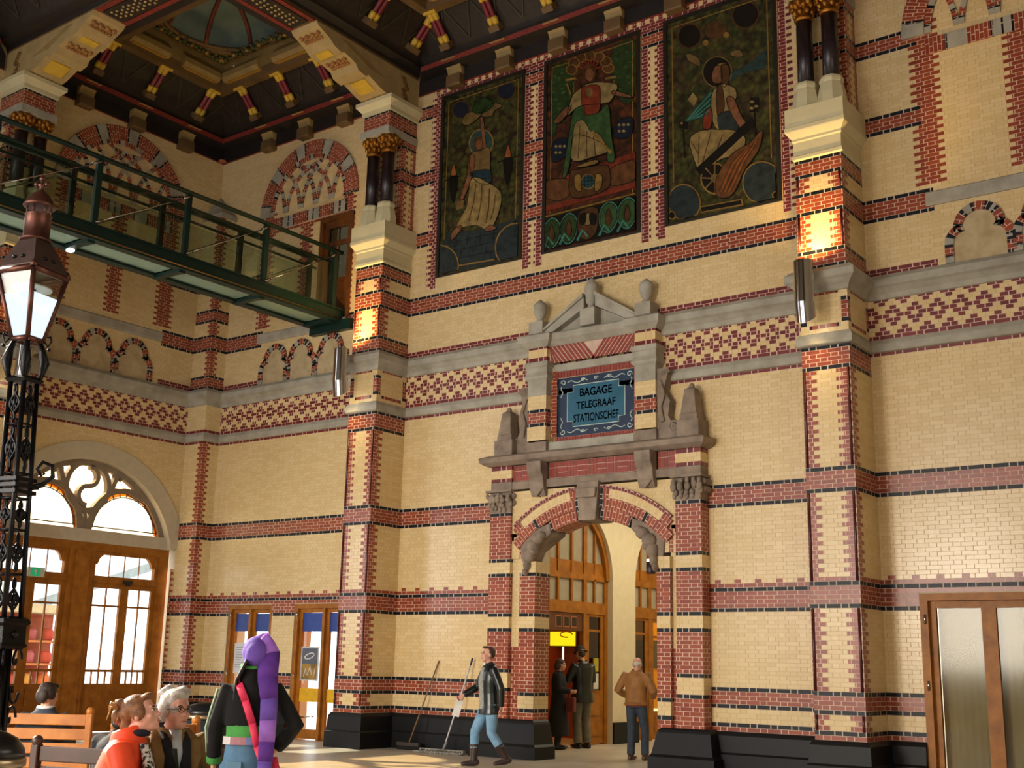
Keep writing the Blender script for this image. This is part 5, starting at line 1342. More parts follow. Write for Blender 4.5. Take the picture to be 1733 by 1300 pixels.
# ================================================================ street outside the left entrance
mb = MB(); mb.box(-60, XL-.5, -30, 20, -.3, -.02); o = mb.build('ground_outside', mat('pale paving', 'd8d4cc', .8, var=.05)); struct(o)
kk = thing('kiosk', 'orange and red market kiosk on the street seen through the left oak door', 'kiosk', (-27, -.4, 0))
mb = MB(); mb.box(-28.2, -28, -1.6, .9, 0, 2.7); mb.build('back_panel', mat('red kiosk panel', 'b04a34', .6, var=.2), kk)
mb = MB(); mb.box(-28, -26.8, -1.6, .9, 2.5, 2.7); mb.build('kiosk_roof', mat('cream kiosk roof', 'cfc3a6', .6), kk)
for z in (.7, 1.25, 1.8):
    mb = MB(); mb.box(-28, -27.3, -1.6, .9, z, z+.05); mb.build('shelf', mat('orange shelf', 'cc7c44', .6), kk)
random.seed(5)
for z, zn in ((.75, 'lowest'), (1.3, 'middle'), (1.85, 'top')):
    for i in range(5):
        y = -1.4+i*.48; c = ('e07a3c', 'c8483c', 'f0e0d0', 'd8a048', 'b85c6c')[(i*2+int(z*10)) % 5]
        mb = MB(); mb.lathe(-27.6, y, [(.12, z), (.15, z+.05), (.16, z+.22), (.1, z+.3)], 10)
        tag(mb.build('goods_tub', mat('goods '+c, c, .6)), ('red', 'orange', 'pale', 'ochre', 'pink')[i]+' goods tub on the '+zn+' shelf of the kiosk outside, number '+('one', 'two', 'three', 'four', 'five')[i]+' from the left', 'tub', 'tubs on the kiosk shelves')
hs = thing('building', 'pale sunlit building across the street seen through the oak street doors', 'building', (-44, 2, 0))
mb = MB(); mb.box(-48, -44, -1., 9, 0, 7); mb.build('facade', mat('pale facade', 'd9d2c2', .8, var=.05), hs)
for i in range(3):
    mb = MB(); mb.box(-44, -43.9, .2+i*2.6, 1.4+i*2.6, 1.5, 3.6); mb.build('window', mat('grey window', '8f9488', .3), hs)
cn = thing('canopy', 'grey-blue slanting street canopy seen through the right oak door', 'canopy', (-34, 4, 3))
mb = MB(); mb.ext([(3.2, 2.7), (8.5, 4.6), (8.5, 4.9), (3.2, 3.0)], YZ, -36, -33); mb.build('canopy_roof', mat('blue grey roof', '9fb0bc', .5), cn)
for y in (3.6, 7.5):
    mb = MB(); mb.tube([(-34.5, y, 0), (-34.5, y, 2.9 if y < 5 else 4.3)], .06, 8); mb.build('post', mat('grey post', '7c8890', .5), cn)
# yellow train seen through the shop doors
tn = thing('train_carriage', 'yellow and blue railway carriage behind the shop doors', 'train', (-19, 4.2, 0))
mb = MB(); mb.box(-24, -14.2, 4.2+6.4, 6.9+6.4, .5, 3.4); mb.build('carriage_body', mat('yellow carriage paint', 'e0ac14', .4), tn)
mb = MB(); mb.box(-24, -14.2, 4.16+6.4, 4.2+6.4, 1.5, 2.2); mb.build('window_band', mat('dark blue carriage glass', '46506a', .3), tn)
mb = MB(); mb.box(XL-.5, -18.6, .5, .52, 2.62, 5.2); struct(mb.build('trim_4', PLAST))

# ================================================================ street lantern in the foreground
LB = Vector((-7.1, -12.812)); LT = Vector((-.0325*.8, -.0325*.6))
def LX(z): return LB+LT*(z-1.9)
sl = thing('street_lamp', 'tall ornate black iron street lantern with copper head', 'street lamp', (LB.x, LB.y, 0))
ca = math.atan2(-17+12.79, 7.07)                     # towards the camera
def ring(z, r, n=4, rot=0.): c = LX(z); return [(c.x+r*math.cos(ca+rot+2*PI*i/n), c.y+r*math.sin(ca+rot+2*PI*i/n), z) for i in range(n)]
def loft4(mb, zs, n=4, rot=0., m=0):
    R = [ring(z, r, n, rot) for z, r in zs]
    for a, b in zip(R, R[1:]):
        for i in range(n): mb.quad([a[i], a[(i+1) % n], b[(i+1) % n], b[i]], m)
    mb.quad(R[0][::-1], m); mb.quad(R[-1], m)
ZB, ZE = 3.55, 4.0
a, b = ring(ZB, .092), ring(ZE, .214)
mb = MB()
for i in range(4):
    j = (i+1) % 4; mb.tube([a[i], b[i]], .018, 6); mb.tube([a[i], a[j]], .02, 6); mb.tube([b[i], b[j]], .024, 6)
    mb.tube([b[i], tuple(Vector(b[i])+Vector((0, 0, .05)))], [.03, .01], 6)
lf_ = mb.build('lantern_frame', COPPER, sl)
FROST = NT('lit frosted lantern glass')
e1 = FROST.n('ShaderNodeEmission'); e1.inputs[0].default_value = lin('e8f4ff'); e1.inputs[1].default_value = 1.8
tr = FROST.n('ShaderNodeBsdfTranslucent'); tr.inputs[0].default_value = lin('f4f8ff'); ms = FROST.n('ShaderNodeMixShader'); ms.inputs[0].default_value = .3
FROST.t.links.new(e1.outputs[0], ms.inputs[1]); FROST.t.links.new(tr.outputs[0], ms.inputs[2]); FROST.t.links.new(ms.outputs[0], FROST.out.inputs[0]); FROST = FROST.m
for i in range(4):
    j = (i+1) % 4; A = [Vector(q) for q in (a[i], a[j], b[j], b[i])]; c = sum(A, Vector())/4; k = .66
    A2 = [A[0], A[1], A[1]+(A[2]-A[1])*k, A[0]+(A[3]-A[0])*k]
    n = (A[1]-A[0]).cross(A[3]-A[0]).normalized()*.004
    mb = MB(); mb.quad([p-n for p in A2]); mb.quad([p+n for p in A2]); mb.build('frosted_pane', FROST, lf_)
    A3 = [A2[3], A2[2], A[2], A[3]]; mb = MB(); mb.quad([p-n for p in A3]); mb.quad([p+n for p in A3]); mb.build('clear_pane', GLASS, lf_)
mb = MB(); loft4(mb, [(ZE+.01, .225), (ZE+.03, .225), (4.24, .1), (4.25, .085)]); mb.build('lantern_roof', mat('dull brown copper', '54423c', .5, .5, .2, 8., .1), sl)
mb = MB()
for i in range(4):
    p, q = Vector(ring(4.09, .185)[i]), Vector(ring(4.09, .185)[(i+1) % 4])
    for f in (.36, .64): v = p+(q-p)*f; mb.ell(v, (.022, .022, .014), 0, 8, 6)
mb.build('vent_hood', IRON, sl)
c = LX(4.3)
mb = MB(); mb.lathe(c.x, c.y, [(.1, 4.235), (.105, 4.25), (.085, 4.265), (.085, 4.42), (.09, 4.425), (.07, 4.43)], 18); mb.build('chimney', COPPER, sl)
mb = MB()
for k in range(6): t = k*PI/3; mb.tube([(c.x+.075*math.cos(t), c.y+.075*math.sin(t), 4.42), (c.x+.075*math.cos(t), c.y+.075*math.sin(t), 4.5)], .006, 5)
mb.build('chimney_stay', COPPER, sl)
mb = MB(); mb.lathe(c.x, c.y, [(.1, 4.48), (.108, 4.49), (.1, 4.505), (.085, 4.53), (.06, 4.57), (.02, 4.6), (.015, 4.63), (.03, 4.64), (.015, 4.66)], 18)
mb.ell((c.x+.03, c.y+.02, 4.65), .02); mb.ell((c.x-.03, c.y-.02, 4.65), .02); mb.ell((c.x, c.y, 4.69), .022); mb.tube([(c.x, c.y, 4.63), (c.x, c.y, 4.72)], .008, 6); mb.build('finial_cap', COPPER, sl)
mb = MB(); c = LX(3.9); mb.lathe(c.x, c.y, [(.13, 3.9), (.13, 3.91)], 20); mb.build('reflector_disc', mat('white reflector', 'd8d6c8', .5), sl)
mb = MB(); mb.lathe(c.x, c.y, [(.03, 3.86), (.03, 3.9)], 10); mb.build('lamp_holder', IRON, sl)
# balusters and lattice column
mb = MB()
for i in range(4):
    P = []; R = []
    for z, r, w in ((3.56, .07, .014), (3.48, .1, .022), (3.4, .115, .036), (3.33, .105, .02), (3.28, .09, .016)): P.append(ring(z, r)[i]); R.append(w)
    mb.tube(P, R, 10)
loft4(mb, [(3.26, .1), (3.28, .12), (3.3, .1)]); mb.build('baluster_cage', IRON, sl)
mb = MB()
for i in range(4):
    mb.tube([ring(3.28, .08)[i], ring(1.72, .098)[i]], .017, 8)
for i in range(4):
    j = (i+1) % 4
    for z in (2.98, 2.66, 2.5, 2.3, 2.02): loft = (Vector(ring(z, .088)[i]), Vector(ring(z, .088)[j])); mb.tube([loft[0], loft[1]], .008, 6)
c = LX(2.5)
mb.build('corner_rods', IRON, sl)
mb = MB()
for i in range(4):
    j = (i+1) % 4
    for z0, z1 in ((3.24, 3.0), (2.97, 2.68), (2.48, 2.32), (2.28, 2.04), (2.0, 1.74)):
        p0, q0, p1, q1 = (Vector(ring(z0, .085)[i]), Vector(ring(z0, .085)[j]), Vector(ring(z1, .092)[i]), Vector(ring(z1, .092)[j]))
        def W(u, v): return (p0+(q0-p0)*u)*(1-v)+(p1+(q1-p1)*u)*v
        for s in (0, 1):
            f = (lambda u: u) if s == 0 else (lambda u: 1-u)
            mb.tube([W(f(.5-.35*math.sin(v*PI)*math.cos(v*6)), v) for v in [k/12 for k in range(13)]], .008, 5)
            mb.tube([W(f(.3+.14*(1-k/16)*math.cos(k*.55)), .5+.2*(1-k/16)*math.sin(k*.55)) for k in range(16)], .008, 5)
        mb.tube([W(.5, 0), W(.5, 1)], [.007, .007], 5); mb.ell(W(.5, .5), (.016, .016, .035), 0, 7, 5)
mb.build('scroll_lattice', IRON, sl)
mb = MB()
for z, r in ((2.62, .13), (2.58, .145), (2.54, .13)): loft4(mb, [(z-.012, r), (z+.012, r)])
mb.build('collar', IRON, sl)
for i in (1, 3):
    mb = MB(); d = (Vector(ring(2.6, 1.)[i])-Vector((LX(2.6).x, LX(2.6).y, 2.6))); B0 = Vector((LX(2.6).x, LX(2.6).y, 2.58))
    P = [B0+d*.1, B0+d*.16+Vector((0, 0, .02)), B0+d*.22+Vector((0, 0, .08)), B0+d*.21+Vector((0, 0, .15)), B0+d*.15+Vector((0, 0, .17)), B0+d*.12+Vector((0, 0, .12)), B0+d*.15+Vector((0, 0, .08)), B0+d*.17+Vector((0, 0, .1))]
    mb.tube(P, [.02, .018, .016, .014, .013, .012, .01, .008], 7); mb.build('scroll_bracket', IRON, sl)
    mb = MB(); B0 = Vector((LX(3.6).x, LX(3.6).y, 3.56)); P = [B0+d*.1, B0+d*.13+Vector((0, 0, -.04)), B0+d*.15, B0+d*.14+Vector((0, 0, .03)), B0+d*.12+Vector((0, 0, .02))]
    mb.tube(P, .008, 6); mb.ell(B0+d*.14+Vector((0, 0, -.06)), .012); mb.ell(B0+d*.11+Vector((0, 0, -.07)), .012); mb.build('iron_curl', IRON, sl)
mb = MB(); loft4(mb, [(1.56, .12), (1.58, .15), (1.6, .135), (1.7, .135), (1.72, .16), (1.745, .15), (1.76, .11)])
for i in range(4):
    p, q = Vector(ring(1.65, .14)[i]), Vector(ring(1.65, .14)[(i+1) % 4]); mb.ell((p+q)/2, .025, 0, 8, 6)
mb.build('box_collar', IRON, sl)
mb = MB(); c = LX(1.)
for i in range(4):
    mb.tube([ring(1.57, .05)[i], ring(.9, .055)[i], ring(.45, .08)[i]], .016, 8)
    d = Vector(ring(1, 1.)[i])-Vector((c.x, c.y, 1)); B0 = Vector((c.x, c.y, 0))
    for z, s in ((1.5, 1), (1.3, -1), (1.15, 1), (.98, 1)):
        mb.tube([B0+d*(.06+.05*(1+math.cos(k*.5))*.5*(1-k/18))+Vector((0, 0, z+s*.08*(1-k/16)*math.sin(k*.5))) for k in range(14)], .009, 5)
mb.tube([(c.x, c.y, 1.6), (c.x, c.y, .4)], .035, 10); mb.build('lower_stem', IRON, sl)
mb = MB(); mb.lathe(c.x, c.y, [(.22, 0), (.22, .06), (.17, .1), (.15, .35), (.1, .42), (.08, .5)], 8, smooth=False); mb.build('base', IRON, sl)

# ================================================================ benches, bins, broom, mop
RT = Vector((.8, .6, 0)); FWD = Vector((-.6, .8, 0))
BEN = mat('orange varnished bench timber', 'b8742c', .4, var=.12, scale=5., col2='98581c')
BEND = mat('dark bench timber', '4a2c20', .4, var=.2, scale=5.)
def bench(label, origin, ang, L, m, h=.95):
    """origin = left rear corner on the floor; runs along ang; sitters face +90 deg"""
    r = thing('bench', label, 'bench', origin, ang, 'wooden benches in the hall')
    M = Matrix.Translation(origin) @ Matrix.Rotation(ang, 4, 'Z')
    def B(nm, x0, x1, y0, y1, z0, z1, bv=.008):
        mb = MB(); mb.box(x0, x1, y0, y1, z0, z1, 0, M); return mb.build(nm, m, r, bv)
    zs = h-.1; 
    for k in range(4): B('back_slat', .06, L-.06, .02+.012*k, .045+.012*k, zs-k*.13, zs-k*.13+.1)
    for k in range(4): B('seat_slat', .02, L-.02, .1+k*.1, .18+k*.1, .42, .45)
    for x in (0, L-.06):
        B('rear_leg', x, x+.06, 0, .06, 0, h+.01); B('front_leg', x, x+.06, .44, .5, 0, .64); B('arm_rest', x-.01, x+.07, .02, .54, .64, .68); B('side_rail', x, x+.06, .06, .44, .36, .42)
        mb = MB(); mb.ell(M @ Vector((x+.03, .03, h+.03)), .04, 0, 10, 7); mb.build('post_knob', m, r)
    return r
bench('orange timber bench with slatted back carrying the person in the slate jacket', (-11.0, -10.85, 0), math.atan2(.6, .8), 1.25, BEN, .99)
bench('dark timber bench in front, where the two people chat', (-7.62, -12.2, 0), math.atan2(.3, .95), 1.5, BEND, .93)
bench('orange timber bench seen end-on behind the man in the tan coat', (-8.52, -10.1, 0), math.atan2(.85, -.3)-PI, 1.2, BEN, .98)
def bin_(label, x, y, h, R):
    r = thing('litter_bin', label, 'litter bin', (x, y, 0), 0, 'round litter bins')
    mb = MB(); mb.lathe(x, y, [(R*.88, 0), (R*.9, .03), (R*.95, h-.17)], 28); mb.build('bin_body', mat('dark grey bin metal', '33363a', .45, .3, .15), r)
    mb = MB(); mb.lathe(x, y, [(R, h-.16), (R*1.02, h-.15), (R*1.02, h-.13), (R*.98, h-.12)], 28); mb.build('rim', mat('brass bin rim', '9a8a70', .3, .8), r)
    mb = MB(); mb.lathe(x, y, [(R*.98, h-.12), (R*.93, h-.08), (R*.7, h-.035), (R*.35, h-.008), (.01, h)], 28); mb.build('domed_lid', mat('black bin lid', '1b1c20', .3, .2), r)
    mb = MB(); mb.box(x-.08, x+.08, y-R*.97, y-R*.85, h-.36, h-.22); mb.build('slot', mat('black slot', '08080a', .8), r)
bin_('domed dark litter bin beyond the seated couple', -9.86, -8.87, 1.1, .255)
bin_('domed dark litter bin at the foot of the lantern', -5.335, -13.83, 1.19, .15)
def stick(nm, label, cat, b, t, m, r_=.013):
    r = thing(nm, label, cat, (b[0], b[1], 0)); mb = MB(); mb.tube([b, t], r_, 8); mb.build('handle', m, r); return r
bm_ = stick('broom', 'brown wooden broom leaning on the wall beside the brick pilaster', 'broom', (-14.72, -.28, .1), (-14.3, -.02, 1.56), mat('brown broomstick', '8a6a44', .6))
mb = MB(); mb.box(-.26, .26, -.04, .04, .07, .13, 0, Matrix.Translation((-14.72, -.28, 0))); mb.build('broom_head', mat('dark broom wood', '3a3028', .7), bm_)
mb = MB()
for k in range(26): mb.tube([(-14.96+k*.019, -.28, .08), (-14.97+k*.0195, -.29, .0)], .011, 4)
mb.build('bristles', mat('black bristles', '1e1c1a', .9), bm_)
mp = stick('mop', 'white-handled flat mop leaning on the wall beside the walking man', 'mop', (-13.78, -.42, .1), (-13.48, -.1, 1.56), mat('white mop handle', 'd8d8dc', .4), .014)
mb = MB(); mb.tube([(-13.49, -.11, 1.5), (-13.47, -.09, 1.62)], .018, 8); mb.build('blue_grip', mat('blue grip', '2a3050', .5), mp)
mb = MB(); mb.tube([(-13.79, -.43, .06), (-13.75, -.39, .2)], .024, 8); mb.build('grey_socket', mat('grey socket', '8a8c94', .5), mp)
mb = MB(); random.seed(2)
for k in range(60): x = -14.3+k*.0165; mb.tube([(x, -.44, .06), (x+random.uniform(-.02, .02), -.5+random.uniform(-.04, .04), .02), (x+random.uniform(-.03, .03), -.56+random.uniform(-.04, .04), .014)], .014, 5)
mb.box(-14.3, -13.32, -.47, -.39, .03, .07); mb.build('mop_strands', mat('grey mop strands', '9a968e', .9, var=.2), mp)
# ================================================================ people
def remesh(o, vox, sm=4):
    m = o.modifiers.new('r', 'REMESH'); m.mode = 'VOXEL'; m.voxel_size = vox; m.use_smooth_shade = True
    s = o.modifiers.new('s', 'SMOOTH'); s.iterations = sm; s.factor = .5
    dg = bpy.context.evaluated_depsgraph_get(); me = bpy.data.meshes.new_from_object(o.evaluated_get(dg))
    old = o.data; o.modifiers.clear(); o.data = me; me.name = old.name; bpy.data.meshes.remove(old)
    me.polygons.foreach_set('use_smooth', [True]*len(me.polygons)); return o
V = lambda *a: Vector(a)
def loft(mb, rings, n=22, m=0):
    """rings: (centre, half width, half depth, side vector, forward vector)"""
    b = len(mb.v)
    for c, rx, ry, X, Y in rings:
        for k in range(n): a = 2*PI*k/n; mb.v.append(tuple(c+X*(rx*math.cos(a))+Y*(ry*math.sin(a))))
    for i in range(len(rings)-1):
        for k in range(n): k2 = (k+1) % n; mb.f.append((b+i*n+k, b+i*n+k2, b+(i+1)*n+k2, b+(i+1)*n+k)); mb.m.append(m); mb.s.append(True)
    mb.f.append(tuple(b+k for k in reversed(range(n)))); mb.m.append(m); mb.s.append(True)
    e = b+(len(rings)-1)*n; mb.f.append(tuple(e+k for k in range(n))); mb.m.append(m); mb.s.append(True)
class Fig:
    """a figure in its own frame: faces +Y, right hand at +X; J holds joint positions"""
    def __init__(s, name, label, loc, yaw, H=1.75, wid=1., **J):
        s.k = H/1.75; k = s.k
        D = dict(pel=V(0, 0, .93), wai=V(0, .0, 1.08), che=V(0, 0, 1.27), nk=V(0, -.015, 1.45), hd=V(0, .03, 1.62),
                 sR=V(.185, -.01, 1.41), sL=V(-.185, -.01, 1.41), eR=V(.24, -.03, 1.13), eL=V(-.24, -.03, 1.13), wR=V(.25, .04, .88), wL=V(-.25, .04, .88),
                 hR=V(.09, 0, .9), hL=V(-.09, 0, .9), kR=V(.1, .02, .49), kL=V(-.1, .02, .49), aR=V(.1, -.02, .09), aL=V(-.1, -.02, .09), tR=V(0, 1, 0), tL=V(0, 1, 0),
                 look=V(0, 1, 0), gR=None, gL=None)
        for q, v in J.items(): D[q] = V(*v) if isinstance(v, tuple) and not isinstance(v[0], Vector) else v
        s.J = {q: (v*k if isinstance(v, Vector) and q not in ('tR', 'tL', 'look', 'gR', 'gL') else v) for q, v in D.items()}
        s.r = thing(name, label, 'person', (loc[0], loc[1], 0), yaw)
        s.M = Matrix.Translation((loc[0], loc[1], 0)) @ Matrix.Rotation(yaw, 4, 'Z') @ Matrix.Diagonal((wid, wid, 1, 1))
        s.X = (s.J['sR']-s.J['sL']).normalized(); s.hx = (s.J['hR']-s.J['hL']).normalized()
        s.Y = V(0, 0, 1).cross(s.X).normalized()
        lk = s.J['look'].normalized(); s.fy = lk; s.fx = lk.cross(V(0, 0, 1)).normalized(); s.fz = s.fx.cross(lk).normalized()
    def done(s, mb, name, m, vox=None, sm=4, parent=None):
        mb.v = [tuple(s.M @ Vector(p)) for p in mb.v]
        o = mb.build(name, m, parent or s.r)
        if vox: remesh(o, vox*1., sm)
        return o
    def spine(s, t):
        """point and frame on pelvis..neck, t 0..1"""
        P = [s.J['pel'], s.J['wai'], s.J['che'], s.J['nk']]; T = [0, .29, .65, 1.]
        for i in range(3):
            if t <= T[i+1] or i == 2: f = (t-T[i])/(T[i+1]-T[i]); c = P[i]+(P[i+1]-P[i])*f; break
        x = (s.hx*(1-t)+s.X*t).normalized(); up = (s.J['nk']-s.J['pel']).normalized(); y = up.cross(x).normalized()
        return c, x, y
    def F(s, x, y, z): return s.J['hd']+s.fx*(x*s.k)+s.fy*(y*s.k)+s.fz*(z*s.k)
    def hand(s, mb, w, d, side, curl=.5):
        """palm, four fingers and a thumb growing from wrist w along d; side = palm normal"""
        k = s.k; d = d.normalized(); n = (side-d*side.dot(d)).normalized(); a = d.cross(n).normalized()
        loft(mb, [(w-d*.01*k, .026*k, .02*k, a, n), (w+d*.03*k, .036*k, .018*k, a, n), (w+d*.085*k, .041*k, .015*k, a, n), (w+d*.095*k, .036*k, .011*k, a, n)], 12)
        for i, (o, L) in enumerate(((-.031, .062), (-.0105, .075), (.0105, .07), (.031, .055))):
            p = w+d*.088*k+a*o*k; L *= k; c = curl*(1+.12*i); d1 = (d*math.cos(c*.5)+n*math.sin(c*.5)); d2 = (d*math.cos(c*1.3)+n*math.sin(c*1.3)); d3 = (d*math.cos(c*2)+n*math.sin(c*2))
            q1 = p+d1*L*.45; q2 = q1+d2*L*.32; mb.tube([p-d*.02*k, p, q1, q2, q2+d3*L*.25], [.0095*k, .0095*k, .009*k, .0082*k, .006*k], 8)
        t0 = w+d*.025*k+a*.03*k*(-1); mb.tube([t0, t0-a*.022*k+d*.025*k+n*.01*k, t0-a*.028*k+d*.055*k+n*.022*k, t0-a*.022*k+d*.075*k+n*.03*k], [.013*k, .0115*k, .0095*k, .007*k], 8)
    def body(s, skin, vox=.0085, curlR=.6, curlL=.6):
        J, k = s.J, s.k; mb = MB()
        R = []
        for t, rx, ry in ((-.1, .12, .1), (0, .155, .11), (.28, .125, .09), (.6, .15, .1), (.85, .14, .085), (.97, .07, .06), (1.04, .055, .055)):
            c, x, y = s.spine(t); R.append((c, rx*k, ry*k, x, y))
        loft(mb, R)
        mb.tube([J['nk']-V(0, 0, .03), J['nk']+(J['hd']-J['nk'])*.4, J['hd']-s.fz*.06*k], [.058*k, .054*k, .052*k], 12)
        for q in 'RL':
            S, E, W = J['s'+q], J['e'+q], J['w'+q]
            mb.tube([S+(J['che']-S)*.25, S, S+(E-S)*.5, E, E+(W-E)*.35, W], [.05*k, .052*k, .044*k, .036*k, .036*k, .025*k], 12)
            h, kn, an = J['h'+q], J['k'+q], J['a'+q]
            mb.tube([h, h+(kn-h)*.45, kn, kn+(an-kn)*.35, an], [.085*k, .075*k, .055*k, .052*k, .036*k], 14)
            t = J['t'+q]; mb.ell(an+t*.06*k-V(0, 0, .045*k), .045*k, 0, 10, 7); mb.tube([an-V(0, 0, .04*k), an+t*.15*k-V(0, 0, .055*k)], [.045*k, .034*k], 10)
            g = J['g'+q]; d = (W-E).normalized(); s.hand(mb, W, d if g is None else g[0], g[1] if g else (s.Y+(-s.X if q == 'R' else s.X)*.6), curlR if q == 'R' else curlL)
        # head: skull, jaw, brow, nose, chin, ears
        mt = Matrix((s.fx, s.fy, s.fz)).transposed().to_4x4()
        E = lambda x, y, z, rx, ry, rz: mb.ell(s.F(x, y, z), (rx*k, ry*k, rz*k), 0, 16, 11, mt)
        E(0, -.012, .035, .074, .094, .085); E(0, .022, -.02, .062, .074, .085); E(0, .045, -.075, .042, .045, .038); E(0, .074, -.095, .022, .02, .017)
        E(0, .083, .028, .05, .014, .011); E(0, .094, -.012, .012, .014, .026); E(0, .105, -.025, .015, .015, .012); E(-.011, .098, -.03, .009, .01, .008); E(.011, .098, -.03, .009, .01, .008)
        for sx in (-1, 1): E(sx*.073, -.008, -.005, .009, .02, .031); E(sx*.042, .064, -.025, .018, .02, .02)
        E(0, .092, -.06, .022, .011, .006); E(0, .09, -.069, .02, .011, .006)
        o = s.done(mb, 'body', skin, vox, 3)
        mb = MB()
        for sx in (-1, 1): mb.ell(s.F(sx*.03, .083, .008), (.0125*k, .0085*k, .0065*k), 0, 10, 7, mt)
        s.done(mb, 'eyes', mat('eye white', 'd8d4cc', .3, var=.02), None)
        mb = MB()
        for sx in (-1, 1):
            mb.ell(s.F(sx*.03, .0905, .008), (.0055*k, .004*k, .0058*k), 0, 8, 6, mt)
            mb.tube([s.F(sx*.017, .093, .026), s.F(sx*.031, .094, .031), s.F(sx*.046, .084, .026)], .0032*k, 5); mb.tube([s.F(sx*.018, .09, .014), s.F(sx*.03, .0935, .0165), s.F(sx*.043, .086, .012)], .002*k, 5)
        s.done(mb, 'brows', mat('dark brow', '2e2018', .7), None)
        mb = MB(); mb.tube([s.F(-.022, .094, -.064), s.F(0, .103, -.065), s.F(.022, .094, -.064)], [.002*k, .0042*k, .002*k], 6); s.done(mb, 'lips', mat('lips', 'a04a44', .5), None)
        return o
    def coat(s, name, m, hem, grow=.022, sleeve=(.066, .058, .048), flare=.0, vox=.011, collar=True, sm=5, wrist=1., hemw=None):
        J, k = s.J, s.k; mb = MB(); R = []
        t0 = hem
        for t, rx, ry in ([(t0, .165+flare, .125+flare), (t0*.5, .165+flare*.6, .12+flare*.6), (0., .163, .115)] if t0 < 0 else [(t0, .16, .112)])+[q for q in ( (.28, .148, .103), (.6, .165, .112), (.85, .168, .098), (.97, .105, .078), (1.03, .07, .065)) if q[0] > t0]:
            c, x, y = s.spine(t)
            if t < 0: c = J['pel']+(J['pel']-J['wai']).normalized()*(-t*.52*k)
            R.append((c, (rx+grow)*k, (ry+grow)*k, x, y))
        loft(mb, R, 26)
        for q in 'RL':
            S, E, W = J['s'+q], J['e'+q], J['w'+q]; W2 = E+(W-E)*wrist
            mb.tube([S+(J['che']-S)*.35, S-V(0, 0, .008), S+(E-S)*.5, E, E+(W2-E)*.5, W2], [sleeve[0]*.95*k, sleeve[0]*1.02*k, sleeve[0]*.93*k, sleeve[1]*k, sleeve[1]*.93*k, sleeve[2]*k], 14)
            for f, a in ((.8, .006), (1.15, .008), (1.35, -.006)):      # creases at the elbow
                pass
        if collar:
            c = J['nk']+V(0, 0, .03*k); mb.tube([c+(s.X*math.cos(a)*.075+s.Y*math.sin(a)*.07)*k+V(0, 0, .012*k*math.cos(a*2)) for a in [2*PI*i/16 for i in range(16)]], .022*k, 8, 0, True)
        return s.done(mb, name, m, vox, sm)
    def trousers(s, m, name='trousers', ankle=1., r=(.1, .088, .07, .062, .056), vox=.011, rise=.1):
        J, k = s.J, s.k; mb = MB()
        c0, x, y = s.spine(rise); c1 = J['pel']; dn = (J['pel']-J['wai']).normalized()
        loft(mb, [(c0, .158*k, .118*k, x, y), (c1, .172*k, .126*k, x, y), (c1+dn*.08*k, .165*k, .12*k, x, y)])
        for q in 'RL':
            h, kn, an = J['h'+q], J['k'+q], J['a'+q]; e = kn+(an-kn)*ankle
            mb.tube([h+V(0, 0, .03), h+(kn-h)*.4, kn, kn+(e-kn)*.4, e], [x_*k for x_ in r], 14)
        return s.done(mb, name, m, vox, 5)
    def shoes(s, m, name='shoe', top=0.):
        J, k = s.J, s.k
        for q in 'RL':
            an, t = J['a'+q], J['t'+q].normalized(); mb = MB(); up = (J['k'+q]-an).normalized()
            n = t.cross(V(0, 0, 1)).normalized(); u2 = n.cross(t).normalized()*-1 if n.cross(t).z < 0 else n.cross(t).normalized()
            B0 = an-V(0, 0, .05*k)
            loft(mb, [(B0-t*.085*k, .03*k, .03*k, n, u2), (B0-t*.05*k, .043*k, .05*k, n, u2), (B0+t*.03*k, .046*k, .055*k, n, u2), (B0+t*.1*k, .052*k, .038*k, n, u2), (B0+t*.165*k, .045*k, .03*k, n, u2), (B0+t*.195*k, .025*k, .02*k, n, u2)], 14)
            mb.tube([an-V(0, 0, .02), an+up*(.05+top)*k], [.052*k, (.058+top*.1)*k], 12)
            s.done(mb, name, m, .009, 3)
    def hair(s, m, blobs, vox=.008, name='hair', sm=2):
        mb = MB(); mt = Matrix((s.fx, s.fy, s.fz)).transposed().to_4x4()
        for x, y, z, rx, ry, rz in blobs: mb.ell(s.F(x, y, z), (rx*s.k, ry*s.k, rz*s.k), 0, 14, 10, mt)
        return s.done(mb, name, m, vox, sm)
    def piece(s, name, m, fn, vox=None, sm=3):
        mb = MB(); fn(mb); return s.done(mb, name, m, vox, sm)
SK = mat('warm skin', 'd09a7c', .5, var=.06, scale=12., Subsurface_Weight=.05)
SKP = mat('pink skin', 'd8a08c', .5, var=.06, scale=12.)
LEATHER = mat('black leather', '1a2120', .3, var=.25, scale=9., bump=.12)
def hairmat(n, a, b): return mat(n, a, .55, var=.2, scale=30., bump=.4, col2=b)
# ---- the man striding past in the leather jacket (heads to the left)
w = Fig('person', 'man in open black leather jacket and light blue jeans striding past the mop', (-11.66, -1.9), math.radians(138), 1.79,
        pel=(0, 0, .9), wai=(0, .01, 1.07), che=(0, .02, 1.27), nk=(0, .015, 1.46), hd=(0, .05, 1.63), hR=(.09, .02, .88), hL=(-.09, -.02, .88),
        kR=(.09, .2, .5), aR=(.08, .21, .1), tR=(.0, 1, -.12), kL=(-.09, -.02, .48), aL=(-.09, -.25, .14), tL=(0, .95, -.25),
        sR=(.18, .05, 1.41), sL=(-.18, -.02, 1.41), eR=(.28, .14, 1.15), wR=(.27, .36, 1.02), eL=(-.28, -.11, 1.13), wL=(-.27, -.12, .87), look=(-.28, 1, .06))
w.body(SKP, .0075, .9, .7)
w.coat('leather_jacket', LEATHER, -.28, .03, (.07, .062, .05), .02)
